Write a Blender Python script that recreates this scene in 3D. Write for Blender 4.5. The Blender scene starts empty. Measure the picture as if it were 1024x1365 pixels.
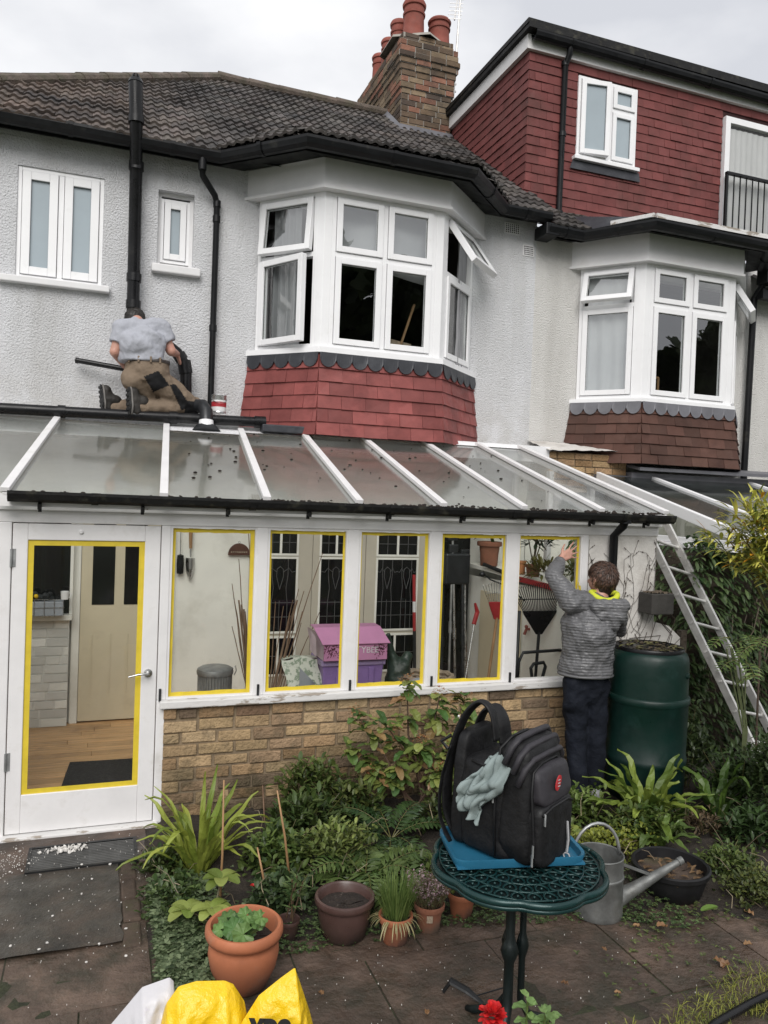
# Rear garden of a terraced house with a glazed lean-to.  X runs along the house, Y away from the camera, Z up (metres).
import bpy, math, random
from mathutils import Vector as V, Matrix, noise

RND = random.Random(11)
SC = bpy.context.scene
COL = SC.collection
UP = V((0, 0, 1))
WHITE = (1.0, 1.0, 1.0)
ORG = {}


def rr(a, b):
    return RND.uniform(a, b)


def org(o):
    p = V((0, 0, 0))
    while o is not None:
        p = p + V(o.location)
        o = o.parent
    return p


def thing(name, label, cat, loc=(0, 0, 0), group=None):
    """An Empty at the base of a thing; its parts are parented to it."""
    o = bpy.data.objects.new(name, None)
    o.empty_display_size = 0.1
    COL.objects.link(o)
    o.location = loc
    return tag(o, label, cat, group)


def tag(o, label, cat, group=None, kind=None):
    o['label'] = label
    o['category'] = cat
    if group:
        o['group'] = group
    if kind:
        o['kind'] = kind
    return o


def structure(o):
    o['kind'] = 'structure'
    return o


def copy_tree(o, loc, label=None, parent=None):
    c = o.copy()
    COL.objects.link(c)
    if parent is not None:
        c.parent = parent
    else:
        c.location = loc
        if label:
            c['label'] = label
    for ch in list(o.children):
        copy_tree(ch, None, None, c)
    return c


def frame(axis):
    a = V(axis).normalized()
    h = UP if abs(a.z) < .95 else V((1, 0, 0))
    x = h.cross(a).normalized()
    return x, a.cross(x).normalized(), a


class MB:
    """Collects shapes in world coordinates and links them as ONE mesh object."""

    def __init__(s):
        s.v, s.f, s.c, s.m = [], [], [], []

    def add(s, vs, fs, col=WHITE, mi=0):
        n = len(s.v)
        s.v.extend(V(p) for p in vs)
        for f in fs:
            s.f.append([i + n for i in f])
            s.c.append(col)
            s.m.append(mi)
        return s

    def box(s, lo, hi, col=WHITE, mi=0):
        (a, b, c), (d, e, f) = lo, hi
        vs = [(a, b, c), (d, b, c), (d, e, c), (a, e, c), (a, b, f), (d, b, f), (d, e, f), (a, e, f)]
        return s.add(vs, [(0, 3, 2, 1), (4, 5, 6, 7), (0, 1, 5, 4), (1, 2, 6, 5), (2, 3, 7, 6), (3, 0, 4, 7)], col, mi)

    def obox(s, o, x, y, z, col=WHITE, mi=0):
        """Box from corner o along the three edge vectors."""
        o, x, y, z = V(o), V(x), V(y), V(z)
        vs = [o, o + x, o + x + y, o + y, o + z, o + x + z, o + x + y + z, o + y + z]
        fs = [(0, 3, 2, 1), (4, 5, 6, 7), (0, 1, 5, 4), (1, 2, 6, 5), (2, 3, 7, 6), (3, 0, 4, 7)]
        if x.cross(y).dot(z) < 0:
            fs = [tuple(reversed(f)) for f in fs]
        return s.add(vs, fs, col, mi)

    def bar(s, p0, p1, w, h, up=UP, col=WHITE, mi=0):
        """Rectangular bar, p0-p1 along its centre line, w across, h along up."""
        p0, p1 = V(p0), V(p1)
        a = (p1 - p0)
        x = a.cross(V(up)).normalized()
        u = x.cross(a).normalized()
        return s.obox(p0 - x * w / 2 - u * h / 2, x * w, a, u * h, col, mi)

    def tube(s, pts, r, n=10, caps=True, col=WHITE, flat=1.0, mi=0, side=None):
        pts = [V(p) for p in pts]
        k = len(pts)
        rs = r if isinstance(r, (list, tuple)) else [r] * k
        d0 = (pts[1] - pts[0]).normalized()
        x = V(side) if side else frame(d0)[0]
        vs = []
        for i, p in enumerate(pts):
            d = (pts[min(i + 1, k - 1)] - pts[max(i - 1, 0)])
            d = d.normalized() if d.length > 1e-9 else d0
            x = (x - d * x.dot(d))
            x = x.normalized() if x.length > 1e-6 else frame(d)[0]
            y = d.cross(x)
            for j in range(n):
                t = 2 * math.pi * j / n
                vs.append(p + x * math.cos(t) * rs[i] + y * math.sin(t) * rs[i] * flat)
        fs = []
        for i in range(k - 1):
            for j in range(n):
                j2 = (j + 1) % n
                fs.append((i * n + j, i * n + j2, (i + 1) * n + j2, (i + 1) * n + j))
        if caps:
            fs.append(tuple(reversed(range(n))))
            fs.append(tuple((k - 1) * n + j for j in range(n)))
        return s.add(vs, fs, col, mi)

    def lathe(s, prof, c, n=32, axis=UP, caps=False, col=WHITE, wob=0.0, mi=0):
        """prof: (radius, height) pairs, outside first, going up."""
        x, y, a = frame(axis)
        c = V(c)
        vs = []
        for r, h in prof:
            for j in range(n):
                t = 2 * math.pi * j / n
                q = r * (1 + wob * math.sin(3 * t + h * 9))
                vs.append(c + a * h + x * math.cos(t) * q + y * math.sin(t) * q)
        fs = []
        for i in range(len(prof) - 1):
            for j in range(n):
                j2 = (j + 1) % n
                fs.append((i * n + j, i * n + j2, (i + 1) * n + j2, (i + 1) * n + j))
        if caps:
            fs.append(tuple(reversed(range(n))))
            fs.append(tuple((len(prof) - 1) * n + j for j in range(n)))
        return s.add(vs, fs, col, mi)

    def prism(s, pts, ext, col=WHITE, mi=0):
        pts = [V(p) for p in pts]
        e = V(ext)
        n = len(pts)
        nn = (pts[1] - pts[0]).cross(pts[2] - pts[0])
        fs = [tuple(range(n)), tuple(reversed(range(n, 2 * n)))]
        for i in range(n):
            j = (i + 1) % n
            fs.append((j, i, n + i, n + j))
        if nn.dot(e) > 0:
            fs = [tuple(reversed(f)) for f in fs]
        return s.add(pts + [p + e for p in pts], fs, col, mi)

    def quad(s, a, b, c, d, col=WHITE, mi=0):
        return s.add([a, b, c, d], [(0, 1, 2, 3)], col, mi)

    def sheet(s, fn, nu, nv, col=WHITE, mi=0, flip=False):
        vs = [fn(i / nu, j / nv) for j in range(nv + 1) for i in range(nu + 1)]
        w = nu + 1
        fs = [(j * w + i, j * w + i + 1, (j + 1) * w + i + 1, (j + 1) * w + i) for j in range(nv) for i in range(nu)]
        if flip:
            fs = [tuple(reversed(f)) for f in fs]
        return s.add(vs, fs, col, mi)

    def ball(s, c, r, n=8, m=6, col=WHITE, mi=0, sc=(1, 1, 1)):
        c = V(c)
        vs = []
        for i in range(m + 1):
            ph = math.pi * i / m
            for j in range(n):
                t = 2 * math.pi * j / n
                vs.append(c + V((math.sin(ph) * math.cos(t) * r * sc[0], math.sin(ph) * math.sin(t) * r * sc[1], -math.cos(ph) * r * sc[2])))
        fs = [(i * n + j, i * n + (j + 1) % n, (i + 1) * n + (j + 1) % n, (i + 1) * n + j) for i in range(m) for j in range(n)]
        return s.add(vs, fs, col, mi)

    def cap(s, p0, p1, r0, r1, n=14, flat=1.0, side=None):
        """Closed tapered capsule, used as raw stuff for organic bodies."""
        p0, p1 = V(p0), V(p1)
        a = (p1 - p0)
        d = a.normalized() if a.length > 1e-6 else UP
        pts, rs = [], []
        for i in range(0, 5):
            t = math.pi / 2 * i / 4
            pts.append(p0 - d * r0 * math.cos(t)); rs.append(max(r0 * math.sin(t), 1e-4))
        for i in range(1, 4):
            pts.append(p0.lerp(p1, i / 4)); rs.append(r0 + (r1 - r0) * i / 4)
        for i in range(0, 5):
            t = math.pi / 2 * i / 4
            pts.append(p1 + d * r1 * math.sin(t)); rs.append(max(r1 * math.cos(t), 1e-4))
        return s.tube(pts, rs, n=n, flat=flat, side=side)

    def leaf(s, p, d, L, w, droop=.3, n=4, shape=0, col=WHITE, fold=.25, nrm=None, wave=0.0):
        """A leaf blade: curved midrib, two halves folded along it."""
        p, d = V(p), V(d).normalized()
        side = d.cross(V(nrm) if nrm is not None else UP)
        if side.length < 1e-3:
            side = d.cross(V((0, 1, 0)))
        side.normalize()
        vs = []
        q = V(p)
        ph = rr(0, 6)
        for i in range(n + 1):
            t = i / n
            dd = (d + V((0, 0, -1)) * droop * t * 1.6).normalized()
            if shape == 0:      # lance
                ww = w * (math.sin(math.pi * min(1, t * .96 + .04)) ** .8)
            elif shape == 1:    # oval, fuller
                ww = w * math.sqrt(max(0, math.sin(math.pi * (t * .94 + .03))))
            else:               # strap
                ww = w * min(1, t * 4 + .35) * (1 if t < .7 else max(.06, (1 - t) / .3) ** .6)
            up = side.cross(dd).normalized()
            wv = up * (math.sin(t * 17 + ph) * wave * w)
            wv2 = up * (math.sin(t * 15 + ph + 2) * wave * w)
            vs += [q - side * ww / 2 + up * fold * ww / 2 + wv, V(q), q + side * ww / 2 + up * fold * ww / 2 + wv2]
            q = q + dd * (L / n)
        fs = []
        for i in range(n):
            a = i * 3
            fs += [(a, a + 1, a + 4, a + 3), (a + 1, a + 2, a + 5, a + 4)]
        return s.add(vs, fs, col)

    def build(s, name, mat, parent=None, smooth=False, bevel=0.0, seg=2, auto=None):
        o_ = org(parent) if parent is not None else V((0, 0, 0))
        me = bpy.data.meshes.new(name)
        me.from_pydata([tuple(p - o_) for p in s.v], [], s.f)
        mats = mat if isinstance(mat, (list, tuple)) else [mat]
        for m in mats:
            me.materials.append(m)
        if len(mats) > 1:
            for p, i in zip(me.polygons, s.m):
                p.material_index = i
        if any(c is not WHITE for c in s.c):
            at_ = me.color_attributes.new('Col', 'FLOAT_COLOR', 'CORNER')
            data = []
            for p, c in zip(me.polygons, s.c):
                data.extend(((c[0], c[1], c[2], 1.0)) * p.loop_total)
            at_.data.foreach_set('color', data)
        if smooth:
            me.polygons.foreach_set('use_smooth', [True] * len(me.polygons))
            if auto:
                try:
                    me.set_sharp_from_angle(angle=math.radians(auto))
                except Exception:
                    pass
        me.update()
        ob = bpy.data.objects.new(name, me)
        COL.objects.link(ob)
        if parent is not None:
            ob.parent = parent
        if bevel:
            b = ob.modifiers.new('bevel', 'BEVEL')
            b.width = bevel
            b.segments = seg
            b.limit_method = 'ANGLE'
            b.angle_limit = math.radians(40)
        return ob


def organic(mb, name, mat, parent, voxel=.01, smooth=6, disp=None, factor=.5):
    """Fuse overlapping capsules into one continuous surface; optional displacement fn(p, n) -> offset along n (p in world)."""
    ob = mb.build(name, mat, parent)
    r = ob.modifiers.new('remesh', 'REMESH')
    r.mode = 'VOXEL'
    r.voxel_size = voxel
    r.use_smooth_shade = True
    if smooth:
        sm = ob.modifiers.new('smooth', 'SMOOTH')
        sm.iterations = smooth
        sm.factor = factor
    bpy.context.view_layer.update()
    dg = bpy.context.evaluated_depsgraph_get()
    me = bpy.data.meshes.new_from_object(ob.evaluated_get(dg))
    ob.modifiers.clear()
    ob.data = me
    me.name = name
    if not me.materials:
        me.materials.append(mat)
    if disp:
        o_ = org(ob)
        ns = [V(v.normal) for v in me.vertices]
        for v, n in zip(me.vertices, ns):
            v.co = v.co + n * disp(v.co + o_, n)
        me.update()
    me.polygons.foreach_set('use_smooth', [True] * len(me.polygons))
    return ob


def fbm(p, s, o=3):
    return noise.fractal(V(p) * s, 1.0, 2.0, o)


# ------------------------------------------------------------------ materials
def M(name, col, rough=.6, var=.2, vs=6.0, bump=0.0, bs=60.0, metal=0.0, spec=.5, attr=False, dirt=None, ds=2.5,
      dlo=.5, dhi=.75, stretch=None, dstretch=None, trans=0.0, sub=0.0, bdist=.01, dirt2=None, d2s=40., d2lo=.6, d2hi=.7, low=None, rvar=.15, wave=0.0):
    m = bpy.data.materials.new(name)
    m.use_nodes = True
    nt = m.node_tree
    N, L = nt.nodes, nt.links
    N.clear()
    out = N.new('ShaderNodeOutputMaterial')
    b = N.new('ShaderNodeBsdfPrincipled')
    L.new(b.outputs[0], out.inputs[0])
    tc = N.new('ShaderNodeTexCoord')

    def coords(st):
        if not st:
            return tc.outputs['Object']
        mp = N.new('ShaderNodeMapping')
        mp.inputs['Scale'].default_value = st
        L.new(tc.outputs['Object'], mp.inputs[0])
        return mp.outputs[0]

    def nz(scale, st=None, detail=6, ro=.6):
        n = N.new('ShaderNodeTexNoise')
        n.inputs['Scale'].default_value = scale
        n.inputs['Detail'].default_value = detail
        n.inputs['Roughness'].default_value = ro
        L.new(coords(st), n.inputs['Vector'])
        return n.outputs['Fac']

    def mix(fac, a, c, blend='MIX'):
        x = N.new('ShaderNodeMix')
        x.data_type = 'RGBA'
        x.blend_type = blend
        for sock, val in ((0, fac), (6, a), (7, c)):
            if hasattr(val, 'links'):
                L.new(val, x.inputs[sock])
            else:
                x.inputs[sock].default_value = val if sock == 0 else (*val[:3], 1)
        return x.outputs[2]

    def ramp(sock, lo, hi, a=0., c=1.):
        r = N.new('ShaderNodeMapRange')
        r.inputs['From Min'].default_value = lo
        r.inputs['From Max'].default_value = hi
        r.inputs['To Min'].default_value = a
        r.inputs['To Max'].default_value = c
        L.new(sock, r.inputs['Value'])
        return r.outputs[0]

    base = nz(vs, stretch)
    c0 = tuple(max(0, x * (1 - var)) for x in col)
    c1 = tuple(min(1, x * (1 + var)) for x in col)
    c = mix(ramp(base, .3, .7), c0, c1)
    if attr:
        a = N.new('ShaderNodeAttribute')
        a.attribute_name = 'Col'
        c = mix(1.0, c, a.outputs['Color'], 'MULTIPLY')
    if dirt:
        c = mix(ramp(nz(ds, dstretch, 8, .65), dlo, dhi), c, dirt)
    if dirt2:
        c = mix(ramp(nz(d2s, None, 5, .7), d2lo, d2hi), c, dirt2)
    if low:   # staining towards the foot: (z at full, z at none, colour)
        sp = N.new('ShaderNodeSeparateXYZ')
        g = N.new('ShaderNodeNewGeometry')
        L.new(g.outputs['Position'], sp.inputs[0])
        mth = N.new('ShaderNodeMath')
        mth.operation = 'MULTIPLY'
        L.new(ramp(sp.outputs['Z'], low[0], low[1], 1, 0), mth.inputs[0])
        L.new(ramp(nz(7, None, 6), .3, .6), mth.inputs[1])
        c = mix(mth.outputs[0], c, low[2])
    L.new(c, b.inputs['Base Color'])
    if rvar:
        L.new(ramp(nz(vs * 1.7, stretch), .3, .7, max(0, rough - rvar), min(1, rough + rvar)), b.inputs['Roughness'])
    else:
        b.inputs['Roughness'].default_value = rough
    b.inputs['Metallic'].default_value = metal
    b.inputs['Specular IOR Level'].default_value = spec
    if sub:
        b.inputs['Subsurface Weight'].default_value = sub
        b.inputs['Subsurface Radius'].default_value = (.02, .008, .005)
    if bump:
        bp = N.new('ShaderNodeBump')
        bp.inputs['Strength'].default_value = bump
        bp.inputs['Distance'].default_value = bdist
        hgt = nz(bs, stretch, 5, .6)
        if wave:      # stitched horizontal channels
            wv = N.new('ShaderNodeTexWave')
            wv.wave_type = 'BANDS'
            wv.bands_direction = 'Z'
            wv.inputs['Scale'].default_value = .314 / wave
            wv.inputs['Distortion'].default_value = 4.0
            wv.inputs['Detail'].default_value = 2
            wv.inputs['Detail Scale'].default_value = .6
            L.new(coords((.35, .35, 1)), wv.inputs['Vector'])
            pw = N.new('ShaderNodeMath')
            pw.operation = 'POWER'
            pw.inputs[1].default_value = .45
            L.new(wv.outputs['Fac'], pw.inputs[0])
            ad = N.new('ShaderNodeMath')
            ad.operation = 'MULTIPLY_ADD'
            ad.inputs[1].default_value = .13
            L.new(hgt, ad.inputs[0])
            L.new(pw.outputs[0], ad.inputs[2])
            hgt = ad.outputs[0]
        L.new(hgt, bp.inputs['Height'])
        L.new(bp.outputs[0], b.inputs['Normal'])
    if trans:
        t = N.new('ShaderNodeBsdfTranslucent')
        L.new(c, t.inputs[0])
        ms = N.new('ShaderNodeMixShader')
        ms.inputs[0].default_value = trans
        L.new(b.outputs[0], ms.inputs[1])
        L.new(t.outputs[0], ms.inputs[2])
        L.new(ms.outputs[0], out.inputs[0])
    return m


def GLASS(name, tint=(.93, .96, .95), rough=0.0, refl=.9, haze=0.0, hazecol=(.6, .64, .64), wave=.0, base=.06, spots=0.0, power=1.0):
    """Thin sheet of glass: see-through, mirror-like at grazing angles, optional milky film."""
    m = bpy.data.materials.new(name)
    m.use_nodes = True
    nt = m.node_tree
    N, L = nt.nodes, nt.links
    N.clear()
    out = N.new('ShaderNodeOutputMaterial')
    tr = N.new('ShaderNodeBsdfTransparent')
    tr.inputs[0].default_value = (*tint, 1)
    gl = N.new('ShaderNodeBsdfGlossy')
    gl.inputs['Roughness'].default_value = rough
    gl.inputs[0].default_value = (refl, refl, refl, 1)
    lw = N.new('ShaderNodeLayerWeight')
    lw.inputs['Blend'].default_value = .5
    pw = N.new('ShaderNodeMath')
    pw.operation = 'POWER'
    pw.inputs[1].default_value = 4.0
    L.new(lw.outputs['Facing'], pw.inputs[0])
    mr = N.new('ShaderNodeMapRange')
    mr.inputs['To Min'].default_value = base
    mr.inputs['To Max'].default_value = power
    L.new(pw.outputs[0], mr.inputs[0])
    tc = N.new('ShaderNodeTexCoord')
    surf = tr.outputs[0]
    if haze:
        df = N.new('ShaderNodeBsdfDiffuse')
        df.inputs[0].default_value = (*hazecol, 1)
        tl = N.new('ShaderNodeBsdfTranslucent')
        tl.inputs[0].default_value = (*hazecol, 1)
        a = N.new('ShaderNodeMixShader')
        a.inputs[0].default_value = .5
        L.new(df.outputs[0], a.inputs[1])
        L.new(tl.outputs[0], a.inputs[2])
        h = N.new('ShaderNodeMixShader')
        ns = N.new('ShaderNodeTexNoise')
        ns.inputs['Scale'].default_value = 2.2
        ns.inputs['Detail'].default_value = 7
        L.new(tc.outputs['Object'], ns.inputs['Vector'])
        hm = N.new('ShaderNodeMapRange')
        hm.inputs['From Min'].default_value = .3
        hm.inputs['From Max'].default_value = .7
        hm.inputs['To Min'].default_value = haze * .45
        hm.inputs['To Max'].default_value = min(1, haze * 1.5)
        L.new(ns.outputs['Fac'], hm.inputs[0])
        L.new(hm.outputs[0], h.inputs[0])
        L.new(tr.outputs[0], h.inputs[1])
        L.new(a.outputs[0], h.inputs[2])
        surf = h.outputs[0]
    mx = N.new('ShaderNodeMixShader')
    L.new(mr.outputs[0], mx.inputs[0])
    L.new(surf, mx.inputs[1])
    L.new(gl.outputs[0], mx.inputs[2])
    if wave:
        n2 = N.new('ShaderNodeTexNoise')
        n2.inputs['Scale'].default_value = 3.0
        n2.inputs['Detail'].default_value = 2
        L.new(tc.outputs['Object'], n2.inputs['Vector'])
        bp = N.new('ShaderNodeBump')
        bp.inputs['Strength'].default_value = wave
        bp.inputs['Distance'].default_value = .02
        L.new(n2.outputs['Fac'], bp.inputs['Height'])
        L.new(bp.outputs[0], gl.inputs['Normal'])
    L.new(mx.outputs[0], out.inputs[0])
    return m


m = {}
m['roughcast'] = M('white roughcast', (.70, .705, .725), .9, .05, 3, bump=1.0, bs=58, bdist=.03, spec=.2, dirt=(.47, .465, .45), ds=1.6, dlo=.45, dhi=.85, dstretch=(1, 1, .14), low=(2.6, 3.5, (.5, .49, .47)))
m['roughcast_cream'] = M('cream white roughcast', (.70, .69, .67), .9, .05, 3, bump=1.0, bs=62, bdist=.027, spec=.2, dirt=(.5, .485, .455), ds=1.6, dlo=.45, dhi=.85, dstretch=(1, 1, .14))
m['smooth_render'] = M('smooth white render', (.72, .715, .72), .8, .05, 4, bump=.25, bs=25, bdist=.006, spec=.25, dirt=(.5, .48, .45), ds=2, dlo=.6, dhi=.95)
m['old_render'] = M('stained render', (.58, .56, .53), .9, .1, 5, bump=.5, bs=30, bdist=.01, spec=.2, dirt=(.33, .3, .27), ds=3.5, dlo=.5, dhi=.8, low=(0, .9, (.2, .19, .14)))
m['upvc'] = M('white window frame', (.80, .80, .81), .35, .03, 3, bump=.03, bs=8, dirt=(.62, .62, .6), ds=5, dlo=.6, dhi=.95, rvar=.08)
m['old_paint'] = M('old white gloss paint', (.70, .69, .69), .5, .06, 4, bump=.15, bs=20, bdist=.004, dirt=(.48, .46, .43), ds=4, dlo=.55, dhi=.85, dirt2=(.3, .26, .21), d2s=14, d2lo=.7, d2hi=.74)
m['flaking'] = M('flaking white paint', (.62, .61, .6), .6, .08, 5, bump=.7, bs=30, bdist=.006, dirt=(.3, .26, .22), ds=9, dlo=.55, dhi=.58, stretch=(.4, 1, 1), dstretch=(.35, 1, 1.6))
m['black_plastic'] = M('black plastic', (.008, .008, .009), .3, .2, 5, bump=.05, bs=30, rvar=.1, spec=.3, dirt=(.04, .038, .035), ds=5, dlo=.6, dhi=.9)
m['mossy_gutter'] = M('grimy black gutter', (.008, .008, .008), .55, .3, 6, spec=.25, bump=.5, bs=25, bdist=.012, dirt=(.045, .043, .032), ds=9, dlo=.55, dhi=.7, dirt2=(.25, .25, .24), d2s=60, d2lo=.7, d2hi=.74)
m['black_gutter'] = M('black gutter', (.007, .0075, .0085), .42, .25, 4, bump=.15, bs=14, rvar=.15, spec=.25, dirt=(.05, .048, .04), ds=6, dlo=.6, dhi=.85)
m['roof_tile'] = M('weathered concrete tile', (.08, .072, .068), .72, .35, 9, bump=.5, bs=70, bdist=.006, attr=True, dirt=(.024, .024, .026), ds=1.6, dlo=.45, dhi=.75, dirt2=(.16, .15, .13), d2s=30, d2lo=.66, d2hi=.74, spec=.2)
m['ridge_tile'] = M('mossy ridge tile', (.11, .085, .07), .85, .4, 8, bump=.8, bs=40, bdist=.015, dirt=(.07, .065, .04), ds=5, dlo=.4, dhi=.7)
m['red_tile'] = M('red hung tile', (.155, .048, .045), .65, .16, 5, bump=.3, bs=60, bdist=.004, attr=True, dirt=(.085, .036, .03), ds=2, dlo=.5, dhi=.8, spec=.25, dirt2=(.2, .12, .09), d2s=26, d2lo=.68, d2hi=.76)
m['bay_tile'] = M('bright red painted tile', (.215, .062, .057), .55, .18, 6, spec=.25, bump=.3, bs=50, bdist=.004, attr=True, dirt=(.13, .035, .033), ds=4, dlo=.5, dhi=.8, dirt2=(.5, .35, .33), d2s=22, d2lo=.74, d2hi=.77)
m['brown_tile'] = M('brown hung tile', (.085, .043, .033), .65, .25, 6, spec=.2, bump=.3, bs=50, bdist=.004, attr=True, dirt=(.05, .03, .024), ds=3, dlo=.5, dhi=.8)
m['lead'] = M('lead sheet', (.034, .036, .043), .5, .25, 4, bump=.25, bs=14, metal=.2, dirt=(.075, .078, .085), ds=4, dlo=.5, dhi=.8)
m['light_lead'] = M('pale lead sheet', (.14, .14, .155), .5, .2, 4, bump=.2, bs=14, metal=.15)
m['brick'] = M('stock brick', (.95, .95, .95), .9, .22, 13, bump=1.0, bs=42, bdist=.02, attr=True, spec=.15, dirt=(.15, .12, .08), ds=7, dlo=.52, dhi=.8, low=(-.05, .55, (.045, .042, .022)))
m['chimney_brick'] = M('sooty brick', (.95, .95, .95), .9, .2, 12, bump=.7, bs=45, bdist=.012, attr=True, spec=.2, dirt=(.05, .045, .04), ds=2.2, dlo=.5, dhi=.75)
m['mortar'] = M('mortar', (.24, .18, .115), .95, .25, 10, bump=.6, bs=60, dirt=(.12, .1, .07), ds=3, low=(-.05, .35, (.07, .06, .04)))
m['chimney_mortar'] = M('chimney mortar', (.3, .28, .25), .95, .2, 10, bump=.5, bs=60)
m['pot_clay'] = M('chimney clay', (.235, .066, .048), .8, .25, 5, bump=.2, bs=40, dirt=(.12, .06, .05), ds=4, dlo=.55, dhi=.8)
m['terracotta'] = M('terracotta', (.38, .13, .06), .75, .16, 7, bump=.2, bs=60, bdist=.003, dirt=(.3, .18, .12), ds=5, dlo=.55, dhi=.8, low=(0, .17, (.06, .03, .022)))
m['terracotta_old'] = M('aged terracotta', (.24, .095, .055), .85, .2, 8, bump=.3, bs=60, bdist=.003, dirt=(.16, .12, .09), ds=6, dlo=.5, dhi=.75, low=(0, .08, (.07, .05, .035)))
m['glazed_pot'] = M('brown glazed clay', (.075, .042, .036), .35, .2, 6, bump=.1, bs=30, low=(0, .12, (.018, .015, .013)))
m['soil'] = M('wet soil', (.022, .015, .011), .95, .5, 20, bump=1, bs=45, bdist=.02, dirt2=(.42, .38, .33), d2s=70, d2lo=.665, d2hi=.68)
m['cream'] = M('cream paint', (.62, .55, .40), .5, .05, 3, bump=.05, bs=15, dirt=(.44, .38, .27), ds=3, dlo=.6, dhi=.9)
m['inside_white'] = M('inner white wall', (.82, .81, .75), .8, .05, 3, bump=.1, bs=20, dirt=(.55, .53, .46), ds=2, dlo=.5, dhi=.85)
m['white_brick'] = M('white painted brick', (.66, .655, .62), .7, .05, 6, bump=.3, bs=30, attr=True)
m['boards'] = M('varnished boards', (.55, .33, .16), .4, .3, 3, bump=.15, bs=12, attr=True, stretch=(1.2, 14, 6), dirt=(.2, .1, .05), ds=3, dlo=.55, dhi=.8)
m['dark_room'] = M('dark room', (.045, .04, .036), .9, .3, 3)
m['void'] = M('dark pane', (.006, .006, .007), .08, .3, 2, rvar=.03)
m['leaded'] = M('lead came', (.09, .09, .09), .5, .2, 20)
m['net'] = M('net curtain', (.72, .72, .74), .9, .06, 3, bump=.1, bs=90, trans=.35)
m['curtain'] = M('grey curtain', (.25, .25, .26), .9, .12, 3, bump=.1, bs=60)
m['tape'] = M('yellow masking tape', (.62, .47, .03), .6, .12, 9, bump=.2, bs=18, bdist=.003)
m['steel'] = M('brushed steel', (.5, .5, .5), .32, .12, 10, metal=1, bump=.05, bs=60)
m['dull_steel'] = M('dull galvanised steel', (.36, .37, .37), .48, .3, 7, metal=.75, bump=.15, bs=30, dirt=(.2, .2, .2), ds=5, dlo=.5, dhi=.8)
m['alu'] = M('aluminium', (.66, .65, .63), .5, .15, 8, metal=.6, bump=.15, bs=40, dirt=(.3, .29, .28), ds=5, dlo=.55, dhi=.8)
m['rubber_mat'] = M('black ribbed mat', (.012, .012, .013), .8, .3, 30, bump=.8, bs=120, bdist=.004)
m['cane'] = M('bamboo cane', (.15, .088, .05), .6, .3, 9, bump=.1, bs=60)
m['wood'] = M('bare wood', (.33, .19, .09), .6, .25, 8, stretch=(3, 3, .5), bump=.15, bs=40)
m['dark_wood'] = M('dark wood', (.09, .035, .022), .45, .3, 6)
m['pink'] = M('pink card', (.55, .24, .42), .6, .08, 5, bump=.05, bs=20)
m['pink_pale'] = M('pale printed card', (.62, .5, .56), .6, .12, 12)
m['maroon'] = M('maroon print', (.10, .02, .035), .6, .2, 8)
m['white_print'] = M('white print', (.72, .66, .7), .6, .05, 8)
m['purple_tub'] = M('purple translucent tub', (.34, .22, .52), .25, .15, 4, trans=.25)
m['lilac_rim'] = M('lilac plastic', (.42, .32, .56), .3, .1, 4, trans=.15)
m['pattern'] = M('green patterned oilcloth', (.6, .62, .54), .5, .08, 6, dirt=(.22, .28, .2), ds=22, dlo=.5, dhi=.56)
m['teal'] = M('teal plastic', (.05, .17, .16), .4, .15, 5)
m['pale_blue'] = M('pale blue plastic', (.13, .28, .32), .4, .1, 5)
m['grey_plastic'] = M('grey plastic', (.3, .32, .35), .45, .12, 5)
m['orange_clay'] = M('orange clay', (.45, .19, .08), .7, .15, 5)
m['red_paint'] = M('red enamel', (.35, .025, .03), .4, .2, 6)
m['dark_metal'] = M('dark metal', (.028, .03, .033), .4, .3, 7, metal=.4, bump=.05, bs=30)
m['green_bag'] = M('dark green sheet', (.018, .035, .025), .45, .4, 7, bump=.5, bs=9, bdist=.02)
m['wicker'] = M('wicker', (.33, .26, .19), .8, .3, 20, bump=.6, bs=50)
m['bin_green'] = M('dark green plastic', (.004, .0185, .0145), .4, .2, 4, spec=.35, bump=.06, bs=20, dirt=(.014, .04, .035), ds=6, dlo=.55, dhi=.8, dirt2=(.2, .22, .2), d2s=70, d2lo=.755, d2hi=.77, low=(.1, .8, (.004, .016, .014)))
m['litter'] = M('dry litter', (.10, .075, .05), .9, .5, 15, bump=1, bs=35, bdist=.02)
m['table_green'] = M('green cast metal', (.008, .035, .034), .3, .2, 8, metal=.3, bump=.1, bs=40, dirt2=(.4, .42, .4), d2s=90, d2lo=.73, d2hi=.75)
m['table_leg'] = M('black green cast metal', (.006, .012, .012), .4, .3, 8, metal=.3, bump=.15, bs=30)
m['tray_blue'] = M('blue plastic tray', (.02, .125, .215), .38, .12, 6, bump=.04, bs=30, dirt=(.02, .1, .17), ds=8, dlo=.6, dhi=.8)
m['pack_black'] = M('black nylon', (.006, .006, .0068), .62, .3, 14, bump=.6, bs=24, bdist=.008, spec=.35)
m['pack_grey'] = M('charcoal nylon', (.028, .026, .031), .6, .25, 10, bump=.4, bs=190, bdist=.002, spec=.4)
m['pack_piping'] = M('black piping', (.010, .010, .011), .5, .25, 10, spec=.3)
m['logo_red'] = M('red badge', (.42, .03, .035), .4, .1, 5)
m['logo_white'] = M('white badge', (.75, .75, .75), .5, .05, 5)
m['cloth'] = M('grey green cloth', (.22, .265, .26), .95, .12, 10, bump=.5, bs=130, bdist=.003, spec=.1)
m['bag_yellow'] = M('yellow polythene', (.76, .49, .008), .33, .08, 4, bump=.6, bs=18, bdist=.025, rvar=.08)
m['bag_white'] = M('white polythene', (.52, .51, .53), .35, .06, 5, bump=.3, bs=9, bdist=.02, dirt=(.42, .38, .48), ds=9, dlo=.62, dhi=.7)
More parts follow.
